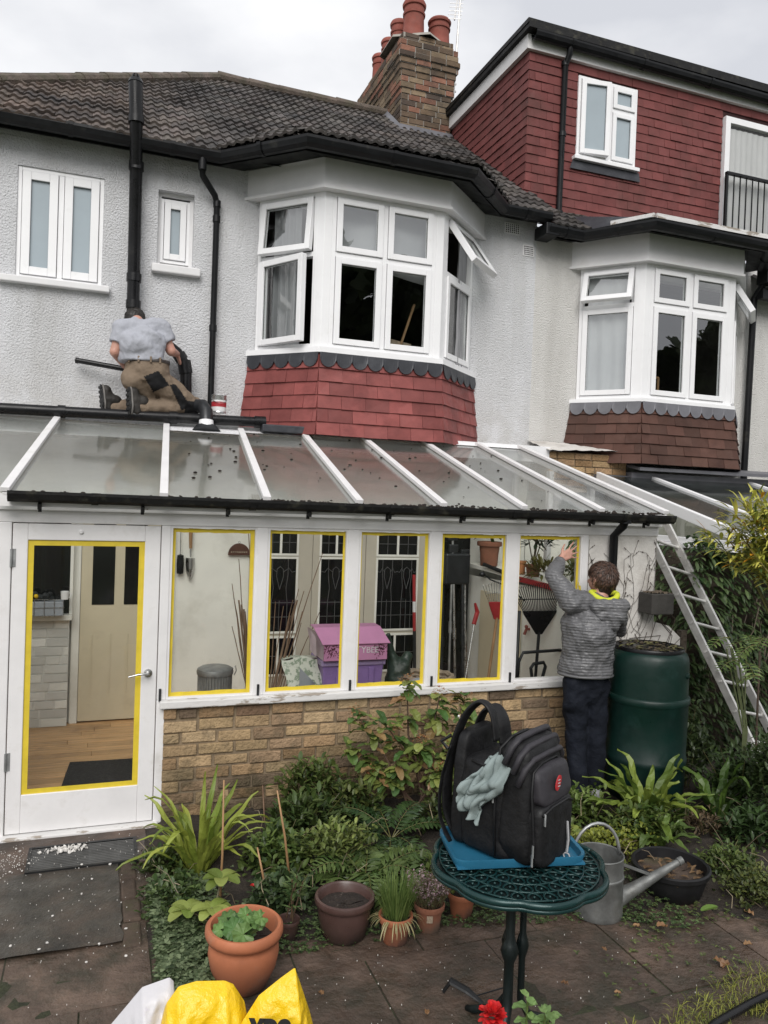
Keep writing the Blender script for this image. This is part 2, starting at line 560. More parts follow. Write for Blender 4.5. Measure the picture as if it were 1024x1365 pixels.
m['print_black'] = M('black print', (.012, .012, .012), .5, .1, 5)
m['skin'] = M('skin', (.50, .27, .205), .5, .12, 9, bump=.15, bs=70, bdist=.002, sub=.12, dirt=(.45, .2, .16), ds=9, dlo=.5, dhi=.8)
m['hair_brown'] = M('brown hair', (.045, .026, .018), .5, .4, 25, bump=.4, bs=80, bdist=.004, attr=True)
m['hair_dark'] = M('dark hair', (.015, .012, .01), .5, .4, 25, bump=.5, bs=80, bdist=.004)
m['tee'] = M('heather grey cotton', (.36, .37, .41), .95, .06, 30, bump=.7, bs=17, bdist=.022, stretch=(1, 1, .6), spec=.1)
m['khaki'] = M('khaki canvas', (.20, .153, .112), .9, .14, 8, bump=.7, bs=20, bdist=.018, spec=.15, dirt=(.15, .105, .07), ds=6, dlo=.55, dhi=.8)
m['black_canvas'] = M('black canvas', (.012, .012, .013), .8, .2, 10, bump=.3, bs=120, bdist=.003, spec=.25)
m['belt'] = M('dark leather', (.02, .013, .01), .5, .3, 9, bump=.1, bs=60)
m['boot'] = M('dark work boot', (.022, .019, .016), .65, .5, 12, bump=.4, bs=50, bdist=.005)
m['boot_sole'] = M('black rubber sole', (.012, .012, .012), .7, .4, 12, bump=.4, bs=40, bdist=.006, dirt=(.1, .095, .085), ds=20, dlo=.62, dhi=.7)
m['boot_trim'] = M('grey boot trim', (.16, .15, .14), .7, .2, 12, bump=.2, bs=50)
m['jacket'] = M('grey quilted nylon', (.112, .112, .117), .42, .12, 6, bump=.5, bs=45, bdist=.006, spec=.45, wave=.021)
m['lime'] = M('lime lining', (.52, .56, .03), .7, .1, 8)
m['navy'] = M('navy cloth', (.008, .010, .016), .85, .25, 7, bump=.7, bs=15, bdist=.02, spec=.2)
m['shoe_grey'] = M('pale grey shoe', (.4, .4, .41), .6, .15, 9, bump=.2, bs=50)
m['tin'] = M('paint tin', (.6, .6, .6), .3, .1, 6, metal=.85)
m['tin_label'] = M('red tin label', (.42, .03, .04), .45, .1, 7)
m['tin_white'] = M('white tin label', (.7, .7, .7), .45, .05, 7)
m['bead_paint'] = M('wet white paint', (.78, .78, .79), .3, .04, 8, bump=.3, bs=25)
m['leaf'] = M('leaf', (1.0, 1.0, .95), .45, .18, 12, attr=True, trans=.22, spec=.4, rvar=.1)
m['slat'] = M('rusty slat', (.10, .10, .098), .6, .3, 9, metal=.3)
m['planter'] = M('weathered planter', (.045, .042, .038), .8, .3, 9, bump=.3, bs=30)
m['moss_joint'] = M('mossy joint', (.03, .034, .014), .95, .5, 9, bump=1, bs=40, bdist=.02, dirt=(.03, .022, .015), ds=5, dlo=.45, dhi=.65)
m['dull_steel2'] = M('weathered zinc', (.17, .175, .17), .6, .35, 9, metal=.55, bump=.2, bs=30, dirt=(.12, .115, .1), ds=5, dlo=.5, dhi=.75)
m['stem'] = M('stem', (.9, .9, .9), .7, .25, 12, attr=True)
m['moss'] = M('dead creeper', (.055, .04, .03), .9, .3, 9)
m['asphalt_slab'] = M('wet dark paving', (.040, .036, .030), .5, .5, 5, bump=.8, bs=32, bdist=.012, dirt=(.072, .052, .039), ds=2.6, dlo=.45, dhi=.68, dirt2=(.4, .38, .35), d2s=48, d2lo=.735, d2hi=.75, rvar=.25)
m['patio'] = M('wet brown paving', (.078, .052, .039), .55, .45, 2.5, bump=.6, bs=35, bdist=.01, dirt=(.033, .027, .022), ds=2.4, dlo=.42, dhi=.68, dirt2=(.42, .36, .3), d2s=75, d2lo=.735, d2hi=.75, rvar=.25)
m['earth'] = M('garden earth', (.024, .018, .013), .9, .5, 6, bump=1, bs=30, bdist=.03, dirt=(.05, .038, .026), ds=7, dlo=.5, dhi=.8)
m['lawn'] = M('lawn', (.035, .05, .015), .9, .4, 5, bump=.5, bs=40)
m['debris'] = M('plaster flakes', (.6, .58, .55), .9, .2, 9)
m['grating'] = M('drain grating', (.02, .021, .022), .45, .3, 8, metal=.5)
m['kerb_brick'] = M('mossy kerb brick', (.062, .042, .03), .85, .45, 7, bump=.6, bs=35, dirt=(.05, .05, .02), ds=4, dlo=.5, dhi=.75)
m['window_glass'] = GLASS('window glass', (.9, .93, .92), refl=.97, base=.2, wave=.06)
m['clear_glass'] = GLASS('clear garden glass', (.97, .98, .96), refl=.8, base=.035, wave=.03, power=.7)
m['frosted'] = M('frosted glass', (.33, .385, .42), .18, .06, 2, rvar=.05)
m['roof_glass'] = GLASS('wet roof glass', (.93, .95, .94), rough=.09, refl=.82, haze=.27, hazecol=(.45, .48, .45), base=.05, wave=.12)
m['dark_roof_glass'] = GLASS('dark roof glass', (.4, .44, .44), rough=.1, refl=.75, haze=.3, hazecol=(.2, .22, .22), base=.05, wave=.08)
m['ladder_rung'] = m['alu']
m['cladding'] = M('cream panel', (.5, .46, .38), .6, .06, 4, bump=.1, bs=20)
m['hedge'] = M('far leaves', (.9, .9, .9), .7, .3, 2, attr=True)
m['bark'] = M('bark', (.07, .055, .04), .9, .4, 8, bump=.8, bs=20, bdist=.03)


# ------------------------------------------------------------------ building helpers
def wallgrid(mb, x0, x1, z0, z1, y, holes=(), depth=.12):
    """Wall face looking towards -Y with rectangular openings (x0, x1, z0, z1) and their reveals."""
    xs = sorted({x0, x1, *[h[0] for h in holes], *[h[1] for h in holes]})
    zs = sorted({z0, z1, *[h[2] for h in holes], *[h[3] for h in holes]})
    for i in range(len(xs) - 1):
        for j in range(len(zs) - 1):
            cx, cz = (xs[i] + xs[i + 1]) / 2, (zs[j] + zs[j + 1]) / 2
            if any(h[0] < cx < h[1] and h[2] < cz < h[3] for h in holes):
                continue
            mb.quad((xs[i], y, zs[j]), (xs[i + 1], y, zs[j]), (xs[i + 1], y, zs[j + 1]), (xs[i], y, zs[j + 1]))
    for a, b, c, d in holes:
        mb.quad((a, y, c), (a, y + depth, c), (b, y + depth, c), (b, y, c))
        mb.quad((a, y, d), (b, y, d), (b, y + depth, d), (a, y + depth, d))
        mb.quad((a, y, c), (a, y, d), (a, y + depth, d), (a, y + depth, c))
        mb.quad((b, y, c), (b, y + depth, c), (b, y + depth, d), (b, y, d))
    return mb


def rect_frame(mb, o, u, up, n, w, h, fw, c0, c1, fb=None, ft=None):
    """Four butted bars round a w x h rectangle; c0..c1 is the depth along n."""
    o, u, up, n = V(o), V(u), V(up), V(n)
    fb = fb or fw
    ft = ft or fw
    q = o + n * c0
    d = n * (c1 - c0)
    mb.obox(q, u * fw, d, up * h)
    mb.obox(q + u * (w - fw), u * fw, d, up * h)
    mb.obox(q + u * fw, u * (w - 2 * fw), d, up * fb)
    mb.obox(q + u * fw + up * (h - ft), u * (w - 2 * fw), d, up * ft)
    return mb


def rot(v, axis, ang):
    return Matrix.Rotation(ang, 3, V(axis)) @ V(v)


def window_unit(parent, o, u, n, W, H, cols=1, transom=None, glass=None, fw=.05, sw=.055, opens=None, label=None, glass_top=None, outer=True):
    """Framed casement window; o is its lower left corner on the outer face."""
    o, u, n = V(o), V(u).normalized(), V(n).normalized()
    opens = opens or {}
    mb = MB()
    rect_frame(mb, o, u, UP, n, W, H, fw, -.07, 0)
    mw = .045
    inner = W - 2 * fw
    cw = (inner - mw * (cols - 1)) / cols
    for i in range(1, cols):
        mb.obox(o + u * (fw + i * cw + (i - 1) * mw) + UP * fw - n * .07, u * mw, n * .07, UP * (H - 2 * fw))
    rows = [(fw, H - fw)]
    if transom:
        rows = [(fw, transom - mw / 2), (transom + mw / 2, H - fw)]
        for i in range(cols):
            mb.obox(o + u * (fw + i * (cw + mw)) + UP * (transom - mw / 2) - n * .068, u * cw, n * .066, UP * mw)
    win = mb.build('window', m['upvc'], parent, bevel=.004)
    if label:
        win['label'] = label
    for i in range(cols):
        for j, (b0, b1) in enumerate(rows):
            p = o + u * (fw + i * (cw + mw)) + UP * b0
            w, h = cw, b1 - b0
            uu, vv, nn = V(u), V(UP), V(n)
            op = opens.get((i, j))
            if op:
                kind, ang = op
                if kind == 'top':
                    hinge = p + UP * h
                    vv = rot(UP, u, -ang)
                    nn = rot(n, u, -ang)
                    if vv.dot(UP) < 0 or (hinge - vv * h - p).dot(n) < 0:
                        vv, nn = rot(UP, u, ang), rot(n, u, ang)
                    p = hinge - vv * h
                elif kind == 'left':
                    uu = rot(u, UP, -ang)
                    nn = rot(n, UP, -ang)
                    if (uu * w).dot(n) < 0:
                        uu, nn = rot(u, UP, ang), rot(n, UP, ang)
                elif kind == 'right':
                    hinge = p + u * w
                    uu = rot(u, UP, ang)
                    nn = rot(n, UP, ang)
                    if (-uu).dot(n) < 0:
                        uu, nn = rot(u, UP, -ang), rot(n, UP, -ang)
                    p = hinge - uu * w
                p = p + n * .008
            e = .004
            sm = MB()
            rect_frame(sm, p + uu * e + vv * e, uu, vv, nn, w - 2 * e, h - 2 * e, sw, -.045, .016)
            # dark glazing gasket
            sash = sm.build('sash', m['upvc'], win, bevel=.004)
            gm = MB()
            a = p + uu * (sw - .006) + vv * (sw - .006) - nn * .012
            gw, gh = w - 2 * sw + .012, h - 2 * sw + .012
            gm.quad(a, a + uu * gw, a + uu * gw + vv * gh, a + vv * gh)
            g = glass_top if (j == 1 and glass_top) else glass
            gm.build('pane', g, win)
            bm_ = MB()
            rect_frame(bm_, p + uu * (sw - .001) + vv * (sw - .001), uu, vv, nn, w - 2 * sw + .002, h - 2 * sw + .002, .006, -.011, -.003)
            bm_.build('gasket', m['black_plastic'], win)
    return win


def scan(poly, s):
    """x extent of a 2-D polygon [(x, s)...] at height s."""
    xs = []
    k = len(poly)
    for i in range(k):
        (x0, s0), (x1, s1) = poly[i], poly[(i + 1) % k]
        if (s0 - s) * (s1 - s) <= 0 and abs(s1 - s0) > 1e-9:
            xs.append(x0 + (x1 - x0) * (s - s0) / (s1 - s0))
    return (min(xs), max(xs)) if len(xs) > 1 else None


def plane_of(poly, basis=None):
    if basis:
        o, ex, es = (V(q) for q in basis)
        return o, ex, es, ex.cross(es), [((V(p) - o).dot(ex), (V(p) - o).dot(es)) for p in poly]
    o = V(poly[0])
    ex = (V(poly[1]) - o).normalized()
    q = V(poly[-1]) - o
    es = (q - ex * q.dot(ex)).normalized()
    return o, ex, es, ex.cross(es), [((V(p) - o).dot(ex), (V(p) - o).dot(es)) for p in poly]


def roman_tiles(mb, poly, expo=.20, roll=.10, amp=.019, lift=.020):
    """Double-roman style tiling over a planar polygon (first edge = eave)."""
    o, ex, es, n, p2 = plane_of(poly)
    smax = max(s for _, s in p2)
    k = int(math.ceil(smax / expo))
    prof = [(0, 0), (.12, .1), (.22, .6), (.33, .95), (.43, 1), (.53, .95), (.64, .6), (.75, .1), (.9, 0)]
    for i in range(k):
        s0 = i * expo
        s1 = min(smax, s0 + expo * 1.1)
        b = scan(p2, min(smax - 1e-4, s0 + expo * .5)) or None
        if not b:
            continue
        xl, xr = b
        off = (i % 2) * roll
        t = math.floor((xl - off) / (2 * roll))
        x = off + t * 2 * roll
        while x < xr:
            shade = rr(.62, 1.35)
            wx = (o + ex * x).x
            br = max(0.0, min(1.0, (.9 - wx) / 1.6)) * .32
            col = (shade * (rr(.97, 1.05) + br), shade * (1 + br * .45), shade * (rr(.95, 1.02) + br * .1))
            ja, jb, js = rr(-.006, .006), rr(-.004, .004), rr(-.01, .01)
            pts = []
            for r_ in range(2):
                for px, ph in prof:
                    pts.append((x + (r_ + px) * roll, ph))
            pts.append((x + 2 * roll - .003, 0.0))
            pts = [q for q in pts if xl - .02 <= q[0] <= xr + .02]
            if len(pts) > 1:
                vs = []
                for px, ph in pts:
                    base = o + ex * px
                    hh = n * (ph * amp)
                    vs += [base + es * (s0 + js) + n * (lift + ja - .022) + hh * .8, base + es * (s0 + js) + n * (lift + ja) + hh, base + es * s1 + n * jb + hh]
                fs = []
                for q in range(len(pts) - 1):
                    a = q * 3
                    fs += [(a, a + 3, a + 4, a + 1), (a + 1, a + 4, a + 5, a + 2)]
                mb.add(vs, fs, col)
            x += 2 * roll


def hung_tiles(mb, poly, expo=.11, tw=.17, lift=.016, var=.18, tilt=.003, basis=None, holes=()):
    """Plain tiles hung on a wall polygon (first edge = bottom course)."""
    o, ex, es, n, p2 = plane_of(poly, basis)
    smax = max(s for _, s in p2)
    k = int(round(smax / expo))
    expo = smax / k
    for i in range(k):
        s0, s1 = i * expo, (i + 1) * expo
        lo = scan(p2, s0 + 1e-4)
        hi = scan(p2, s1 - 1e-4)
        if not lo or not hi:
            continue
        xl, xr = min(lo[0], hi[0]), max(lo[1], hi[1])
        x = xl - (i % 2) * tw / 2 - rr(0, .01)
        while x < xr:
            a, b = max(x + .0012, xl), min(x + tw - .0012, xr)
            for h in holes:
                if h[2] < (s0 + s1) / 2 < h[3] and a < h[1] and b > h[0]:
                    if a < h[0]:
                        b = h[0]
                    else:
                        a = max(a, h[1])
            if b - a > .012:
                g = 1 + rr(-var, var)
                col = (g * rr(.96, 1.04), g, g)
                j0, j1 = lift + rr(-tilt, tilt), lift + rr(-tilt, tilt)
                ds = rr(-.002, .002)

                def cx(xx, s):
                    e = scan(p2, min(max(s, 1e-4), smax - 1e-4))
                    return min(max(xx, e[0]), e[1])
                A = o + ex * cx(a, s0) + es * (s0 + ds)
                B = o + ex * cx(b, s0) + es * (s0 + ds)
                Cc = o + ex * cx(b, s1) + es * (s1 + .004)
                D = o + ex * cx(a, s1) + es * (s1 + .004)
                mb.add([A, B, A + n * j0, B + n * j1, Cc + n * .003, D + n * .003], [(0, 1, 3, 2), (2, 3, 4, 5), (0, 2, 5), (1, 4, 3)], col)
            x += tw


def bricks(mb, o, u, n, W, H, pal, bl=.225, bh=.077, joint=.012, proud=.012, jit=.003, odd=0.5):
    """Stretcher-bonded bricks standing proud of a mortar face (material 1)."""
    o, u, n = V(o), V(u).normalized(), V(n).normalized()
    rows = int(round(H / bh))
    bh = H / rows
    for i in range(rows):
        x = -(i % 2) * bl * odd - rr(0, .02)
        while x < W - .02:
            L_ = bl + rr(-.012, .012)
            if RND.random() < .15:
                L_ = bl * rr(.45, .8)
            a, b = max(0, x + joint / 2), min(W, x + L_ - joint / 2)
            if b - a > .03:
                e_ = rr(0, joint * .35)
                a += e_
                b -= rr(0, joint * .35)
                c = RND.choice(pal)
                g = rr(.8, 1.2)
                col = tuple(q * g for q in c)
                d = proud + rr(-jit, jit)
                z0, z1 = i * bh + joint / 2 + rr(-jit, jit), (i + 1) * bh - joint / 2 + rr(-jit, jit)
                mb.obox(o + u * a + UP * z0 - n * .02, u * (b - a), n * (.02 + d), UP * (z1 - z0), col)
            x += L_
    mb.quad(o, o + u * W, o + u * W + UP * H, o + UP * H, WHITE, 1)


def gutter(parent, pts, r=.06, mat='black_gutter', name='gutter', fascia=None):
    mb = MB()
    pts = [V(p) for p in pts]
    prof = [(-1, .35), (-1.0, 0), (-.8, -.6), (-.3, -.95), (.3, -.95), (.8, -.6), (1.0, 0), (1, .35), (.9, .3), (.7, -.45), (0, -.75), (-.7, -.45), (-.9, .3)]
    k = len(pts)
    vs = []
    for i, p in enumerate(pts):
        d = (pts[min(i + 1, k - 1)] - pts[max(i - 1, 0)])
        d.z = 0
        x = d.normalized().cross(UP)
        # mitre
        f = 1.0
        if 0 < i < k - 1:
            d1 = (pts[i] - pts[i - 1]).normalized()
            f = 1 / max(.5, d1.dot(d.normalized()))
        for a, b in prof:
            vs.append(p + x * a * r * f + UP * b * r)
    w = len(prof)
    fs = []
    for i in range(k - 1):
        for j in range(w):
            j2 = (j + 1) % w
            fs.append((i * w + j, i * w + j2, (i + 1) * w + j2, (i + 1) * w + j))
    fs.append(tuple(range(w)))
    fs.append(tuple(reversed([(k - 1) * w + j for j in range(w)])))
    mb.add(vs, [tuple(reversed(f)) for f in fs])
    # brackets / union clips
    for i in range(k - 1):
        L_ = (pts[i + 1] - pts[i]).length
        nb = max(1, int(L_ / .85))
        for j in range(nb):
            c = pts[i].lerp(pts[i + 1], (j + .5) / nb)
            d = (pts[i + 1] - pts[i]).normalized()
            x = d.cross(UP).normalized()
            ring = [c + x * a * r * 1.12 + UP * b * r * 1.1 for a, b in prof[:8]]
            mb.prism([q - d * .02 for q in ring], d * .04)
    return mb.build(name, m[mat], parent)


def air_vent(parent, x, y, z, w=.2, h=.13):
    mb = MB()
    mb.box((x, y - .008, z), (x + w, y, z + h))
    for i in range(7):
        for j in range(5):
            a, b = x + .015 + i * (w - .03) / 6.6, z + .012 + j * (h - .02) / 4.8
            mb.box((a, y - .0095, b), (a + .011, y - .0085, b + .011), mi=1)
    mb.build('air_vent', [m['smooth_render'], m['void']], parent)


def scallops(parent, A, B, drop=.12, rad=.075, mat='lead', n=V((0, -1, 0)), off=.02):
    """Lead apron with a scalloped lower edge along A-B."""
    A, B, n = V(A), V(B), V(n)
    L_ = (B - A).length
    k = max(2, round(L_ / (2 * rad)))
    u = (B - A) / k
    mb = MB()
    low = []
    for i in range(k):
        for j in range(9):
            t = j / 8
            low.append(A + u * (i + t) - UP * (drop - rad * .85 + rad * .85 * math.sin(math.pi * t) ** .55) + n * (off + .012))
    hi = [p.copy() for p in low]
    for q in hi:
        q.z = A.z + (B.z - A.z) * ((q - A).dot(B - A) / L_ ** 2)
    hi = [q - n * .012 for q in hi]
    vs = low + hi
    w = len(low)
    mb.add(vs, [(i, i + 1, w + i + 1, w + i) for i in range(w - 1)])
    ob = mb.build('lead_apron', m[mat], parent)
    s = ob.modifiers.new('thick', 'SOLIDIFY')
    s.thickness = .004
    return ob


# ------------------------------------------------------------------ ground
g = MB()
g.quad((-60, -60, -.03), (60, -60, -.03), (60, 60, -.03), (-60, 60, -.03))
structure(g.build('ground', m['lawn']))


def gz(x, y):
    return .02 * fbm((x, y, 0), 1.3, 4)


def ground_sheet(name, x0, x1, y0, y1, z, nx, ny, mat, amp=.01, edge=None):
    mb = MB()

    def f(a, b):
        x, y = x0 + (x1 - x0) * a, y0 + (y1 - y0) * b
        return V((x, y, z + amp * fbm((x, y, 3), 2.5, 4)))
    mb.sheet(f, nx, ny)
    return structure(mb.build(name, mat, smooth=True))


# paved garden terrace: worn slabs, each slightly out of level
pv = MB()
y = .9
row = 0
while y < 4.62:
    x = -2.2 - (row % 2) * .3
    while x < 4.4:
        w = .62
        t = [rr(-.004, .004) for _ in range(4)]
        gap = .004
        hid = WHITE
        vs = [(x + gap, y + gap, t[0]), (x + w - gap, y + gap, t[1]), (x + w - gap, y + .62 - gap, t[2]), (x + gap, y + .62 - gap, t[3])]
        vs2 = [(a, b, -.03) for a, b, c in vs]
        pv.add(vs + vs2, [(0, 1, 2, 3), (1, 0, 4, 5), (2, 1, 5, 6), (3, 2, 6, 7), (0, 3, 7, 4)], (rr(.82, 1.15),) * 3)
        x += w
    y += .62
    row += 1
mp = M('slab paving', (.092, .063, .047), .5, .45, 4.5, bump=.9, bs=26, bdist=.016, attr=True, dirt=(.035, .03, .02), ds=3.4, dlo=.44, dhi=.64, dirt2=(.36, .3, .25), d2s=95, d2lo=.715, d2hi=.735, rvar=.3)
structure(pv.build('patio', mp))
jt = MB()
jt.sheet(lambda a, b: V((-2.2 + 6.6 * a, .9 + 3.72 * b, -.0035 + .003 * fbm((a * 20, b * 12, 1), 2))), 120, 70)
structure(jt.build('paving_joints', m['moss_joint'], smooth=True))
dk = MB()
dk.sheet(lambda a, b: V((-2.2 + 2.36 * a + (.02 * fbm((b * 9, 1, 0), 1) if a == 1 else 0), 3.84 + .82 * b + (.03 * fbm((a * 14, 0, 0), 1, 3) if b == 0 else 0), .014 + .004 * fbm((a * 5, b * 3, 1), 2))), 30, 12)
structure(dk.build('dark_paving', m['asphalt_slab'], smooth=True))
structure(MB().box((-2.2, 4.66, -.02), (.33, 5.12, .008)).build('paved_path', m['patio']))


def bed_edge(x):
    pts = [(.18, 4.62), (.24, 3.75), (.45, 3.5), (1.0, 3.52), (1.7, 3.52), (2.5, 3.36), (3.0, 3.1), (4.6, 2.75)]
    if x <= pts[0][0]:
        return 4.7
    for (a, b), (c, d) in zip(pts, pts[1:]):
        if a <= x <= c:
            return b + (d - b) * (x - a) / (c - a)
    return 2.7


bd = MB()


def bedf(a, b):
    x = .2 + 5.6 * a
    y0 = bed_edge(x)
    y = y0 + (6.2 - y0) * b
    h = min(1, b * 7, (x - .2) * 3)
    return V((x, y, -.02 + h * (.06 + .045 * fbm((x, y, 5), 2.2, 5) + .03 * fbm((x, y, 9), 9, 3))))


bd.sheet(bedf, 110, 70)
structure(bd.build('bed_soil', m['earth'], smooth=True))

# ------------------------------------------------------------------ the left house
YW = 7.55
house = thing('terraced_house', 'white roughcast house with a red tiled bay above the lean-to and a dark tiled roof', 'house', (1.2, YW, 0))
wl, wb = (-0.751, 7.550, 4.938), (-0.750, 7.550, 3.989)
w = MB()
LWX0, LWX1, LWZ0, LWZ1 = -.75, -.04, 3.97, 4.945
SWX0, SWX1, SWZ0, SWZ1 = .43, .755, 4.235, 4.93
wallgrid(w, -3.2, 4.42, 2.70, 5.36, YW, [(LWX0, LWX1, LWZ0, LWZ1), (SWX0, SWX1, SWZ0, SWZ1), (1.42, 3.60, 3.5, 5.0)], .1)
w.build('rear_wall', m['roughcast'], house)
w = MB()
w.quad((-3.2, YW, -.1), (4.42, YW, -.1), (4.42, YW, 2.70), (-3.2, YW, 2.70))
w.build('ground_floor_wall', m['inside_white'], house)
MB().box((-3.2, YW + 4.6, -.1), (4.42, YW + 4.7, 5.3)).build('front_wall', m['roughcast'], house)
MB().box((-3.3, YW, -.1), (-3.2, YW + 4.7, 5.2)).build('side_wall', m['roughcast'], house)

# left pair of frosted casements
window_unit(house, (LWX0, YW + .015, LWZ0), (1, 0, 0), (0, -1, 0), LWX1 - LWX0, LWZ1 - LWZ0, cols=2, glass=m['frosted'], fw=.035, sw=.07, label='white frosted double casement window')
s = MB()
s.box((LWX0 - .14, YW - .075, LWZ0 - .055), (LWX1 + .07, YW + .1, LWZ0 + .002))
s.build('window_sill', m['smooth_render'], house, bevel=.008)
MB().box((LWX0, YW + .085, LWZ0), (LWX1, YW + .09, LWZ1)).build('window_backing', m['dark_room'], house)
# little recessed frosted window
window_unit(house, (SWX0 + .03, YW + .075, SWZ0 + .05), (1, 0, 0), (0, -1, 0), SWX1 - SWX0 - .06, SWZ1 - SWZ0 - .1, cols=1, glass=m['frosted'], fw=.03, sw=.055, label='small white frosted window set in a recess')
s = MB()
rect_frame(s, (SWX0, YW + .07, SWZ0), (1, 0, 0), UP, (0, -1, 0), SWX1 - SWX0, SWZ1 - SWZ0, .032, -.03, .0)
s.build('window_surround', m['smooth_render'], house)
s = MB()
s.box((SWX0 - .045, YW - .07, SWZ0 - .075), (SWX1 + .07, YW + .08, SWZ0 + .003))
s.build('window_sill', m['smooth_render'], house, bevel=.012)

# bay
bA, bB, bC, bD = V((1.35, YW, 0)), V((1.87, 7.0, 0)), V((3.07, 7.0, 0)), V((3.67, YW, 0))


def at_z(p, z):
    return V((p.x, p.y, z))


def out(p, q):
    d = (q - p).normalized()
    return V((d.y, -d.x, 0))


def bay_windows(h, A, B, C_, D, z0, z1, tr, leftopen, rightopen, frontopen=None):
    post = .075
    nF = V((0, -1, 0))
    nL, nR = out(A, B), out(C_, D)
    for c, d1, d2 in ((B, (A - B).normalized(), V((1, 0, 0))), (C_, V((-1, 0, 0)), (D - C_).normalized())):
        c = at_z(c, z0)
        q1 = c + d1 * post
        q2 = c + d2 * post
        inn = V((0, .09, 0))
        pts = [q1, c, q2, q2 + inn, q1 + inn + V((0, .02, 0))] if c.x == B.x else [q1, c, q2, q2 + inn + V((0, .02, 0)), q1 + inn]
        MB().prism(pts, UP * (z1 - z0)).build('corner_post', m['upvc'], h, bevel=.004)
    H = z1 - z0
    u = (B - A).normalized()
    window_unit(h, at_z(A, z0) + u * .02, u, nL, (B - A).length - post - .02, H, 1, tr, m['window_glass'], opens=leftopen, fw=.04)
    window_unit(h, at_z(B, z0) + V((post, 0, 0)), (1, 0, 0), nF, (C_ - B).length - 2 * post, H, 2, tr, m['window_glass'], opens=frontopen, fw=.04)
    u = (D - C_).normalized()
    window_unit(h, at_z(C_, z0) + u * post, u, nR, (D - C_).length - post - .02, H, 1, tr, m['window_glass'], opens=rightopen, fw=.04)


BZ0, BZ1 = 3.53, 4.965
bay_windows(house, bA, bB, bC, bD, BZ0, BZ1, .87, {(0, 0): ('left', .22), (0, 1): ('top', .10)}, {(0, 1): ('top', .6)})


def offs(A, B, C_, D, d):
    nL, nR = out(A, B), out(C_, D)
    # front line moved by d towards -Y, splays moved along their normals
    def isect(p, dd, y):
        t = (y - p.y) / dd.y
        return V((p.x + dd.x * t, y, 0))
    l0, ld = A + nL * d, (B - A).normalized()
    r0, rd = D + nR * d, (C_ - D).normalized()
    return isect(l0, ld, YW), isect(l0, ld, B.y - d), isect(r0, rd, C_.y - d), isect(r0, rd, YW)


def bay_band(h, pts, z0, z1, thick, name, mat, bevel=.004):
    """Band of constant section wrapped round the bay."""
    o_ = offs(*pts, thick)
    b = MB()
    lo = [at_z(p, z0) for p in o_]
    hi = [at_z(p, z1) for p in o_]
    i0 = [at_z(p, z0) for p in offs(*pts, -.09)]
    vs = lo + hi
    b.add(vs, [(0, 1, 5, 4), (1, 2, 6, 5), (2, 3, 7, 6)])
    b.add(lo + i0, [(1, 0, 4, 5), (2, 1, 5, 6), (3, 2, 6, 7)])
    ih = [at_z(p, z1) for p in offs(*pts, -.09)]
    b.add(hi + ih, [(0, 1, 5, 4), (1, 2, 6, 5), (2, 3, 7, 6)])
    return b.build(name, m[mat], h)


bp = (bA, bB, bC, bD)
bay_band(house, bp, 4.965, 5.24, .075, 'bay_head', 'smooth_render')
bay_band(house, bp, 4.96, 4.985, .095, 'bay_moulding', 'smooth_render')
bay_band(house, bp, 3.478, 3.53, .05, 'bay_sill', 'upvc')


def bay_apron(h, pts, ztop, zbot, flare, tile_mat, lead_mat, expo, tw, zleft=None):
    top = [at_z(p, ztop) for p in offs(*pts, .025)]
    bot = [at_z(p, zbot) for p in offs(*pts, .025 + flare)]
    t = MB()
    for i in range(3):
        hung_tiles(t, [bot[i], bot[i + 1], top[i + 1], top[i]], expo, tw, lift=.018, var=.24, tilt=.006)
        t.quad(bot[i], bot[i + 1], top[i + 1], top[i], (.25, .25, .25))
    t.build('bay_tiles', m[tile_mat], h)
    tt = [at_z(p, ztop + .02) for p in offs(*pts, .03)]
    for i in range(3):
        d = (tt[i + 1] - tt[i]).normalized()
        scallops(h, tt[i], tt[i + 1], .135, .08, lead_mat, n=V((d.y, -d.x, 0)), off=.022)


bay_apron(house, bp, 3.46, 2.715, .06, 'bay_tile', 'lead', .122, .235)
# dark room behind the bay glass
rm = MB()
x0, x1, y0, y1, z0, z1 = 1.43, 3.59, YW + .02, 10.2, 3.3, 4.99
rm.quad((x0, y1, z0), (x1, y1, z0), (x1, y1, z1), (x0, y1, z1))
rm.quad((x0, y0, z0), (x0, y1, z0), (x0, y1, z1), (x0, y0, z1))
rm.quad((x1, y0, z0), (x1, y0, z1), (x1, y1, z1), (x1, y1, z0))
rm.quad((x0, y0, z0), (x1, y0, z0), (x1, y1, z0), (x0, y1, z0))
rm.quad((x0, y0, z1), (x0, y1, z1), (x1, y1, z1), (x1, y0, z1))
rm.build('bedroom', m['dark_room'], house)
for z_, nm_ in ((3.5, 'bay_board'), (4.97, 'bay_ceiling')):
    MB().add([at_z(p, z_) for p in offs(*bp, -.02)], [(0, 1, 2, 3)]).build(nm_, m['inside_white'], house)


def drape(mb, A, B, z0, z1, folds, depth=.03, lean=0):
    A, B = V(A), V(B)
    d = (B - A)
    n = V((d.y, -d.x, 0)).normalized()
    mb.sheet(lambda a, b: at_z(A, 0) + d * a + n * (depth * math.sin(a * folds * 6.28 + b * .8) * (.6 + .4 * (1 - b)) + depth * .4 * fbm((a * 4, b * 2, 2), 1.5)) + UP * (z0 + (z1 - z0) * b), folds * 8, 10)


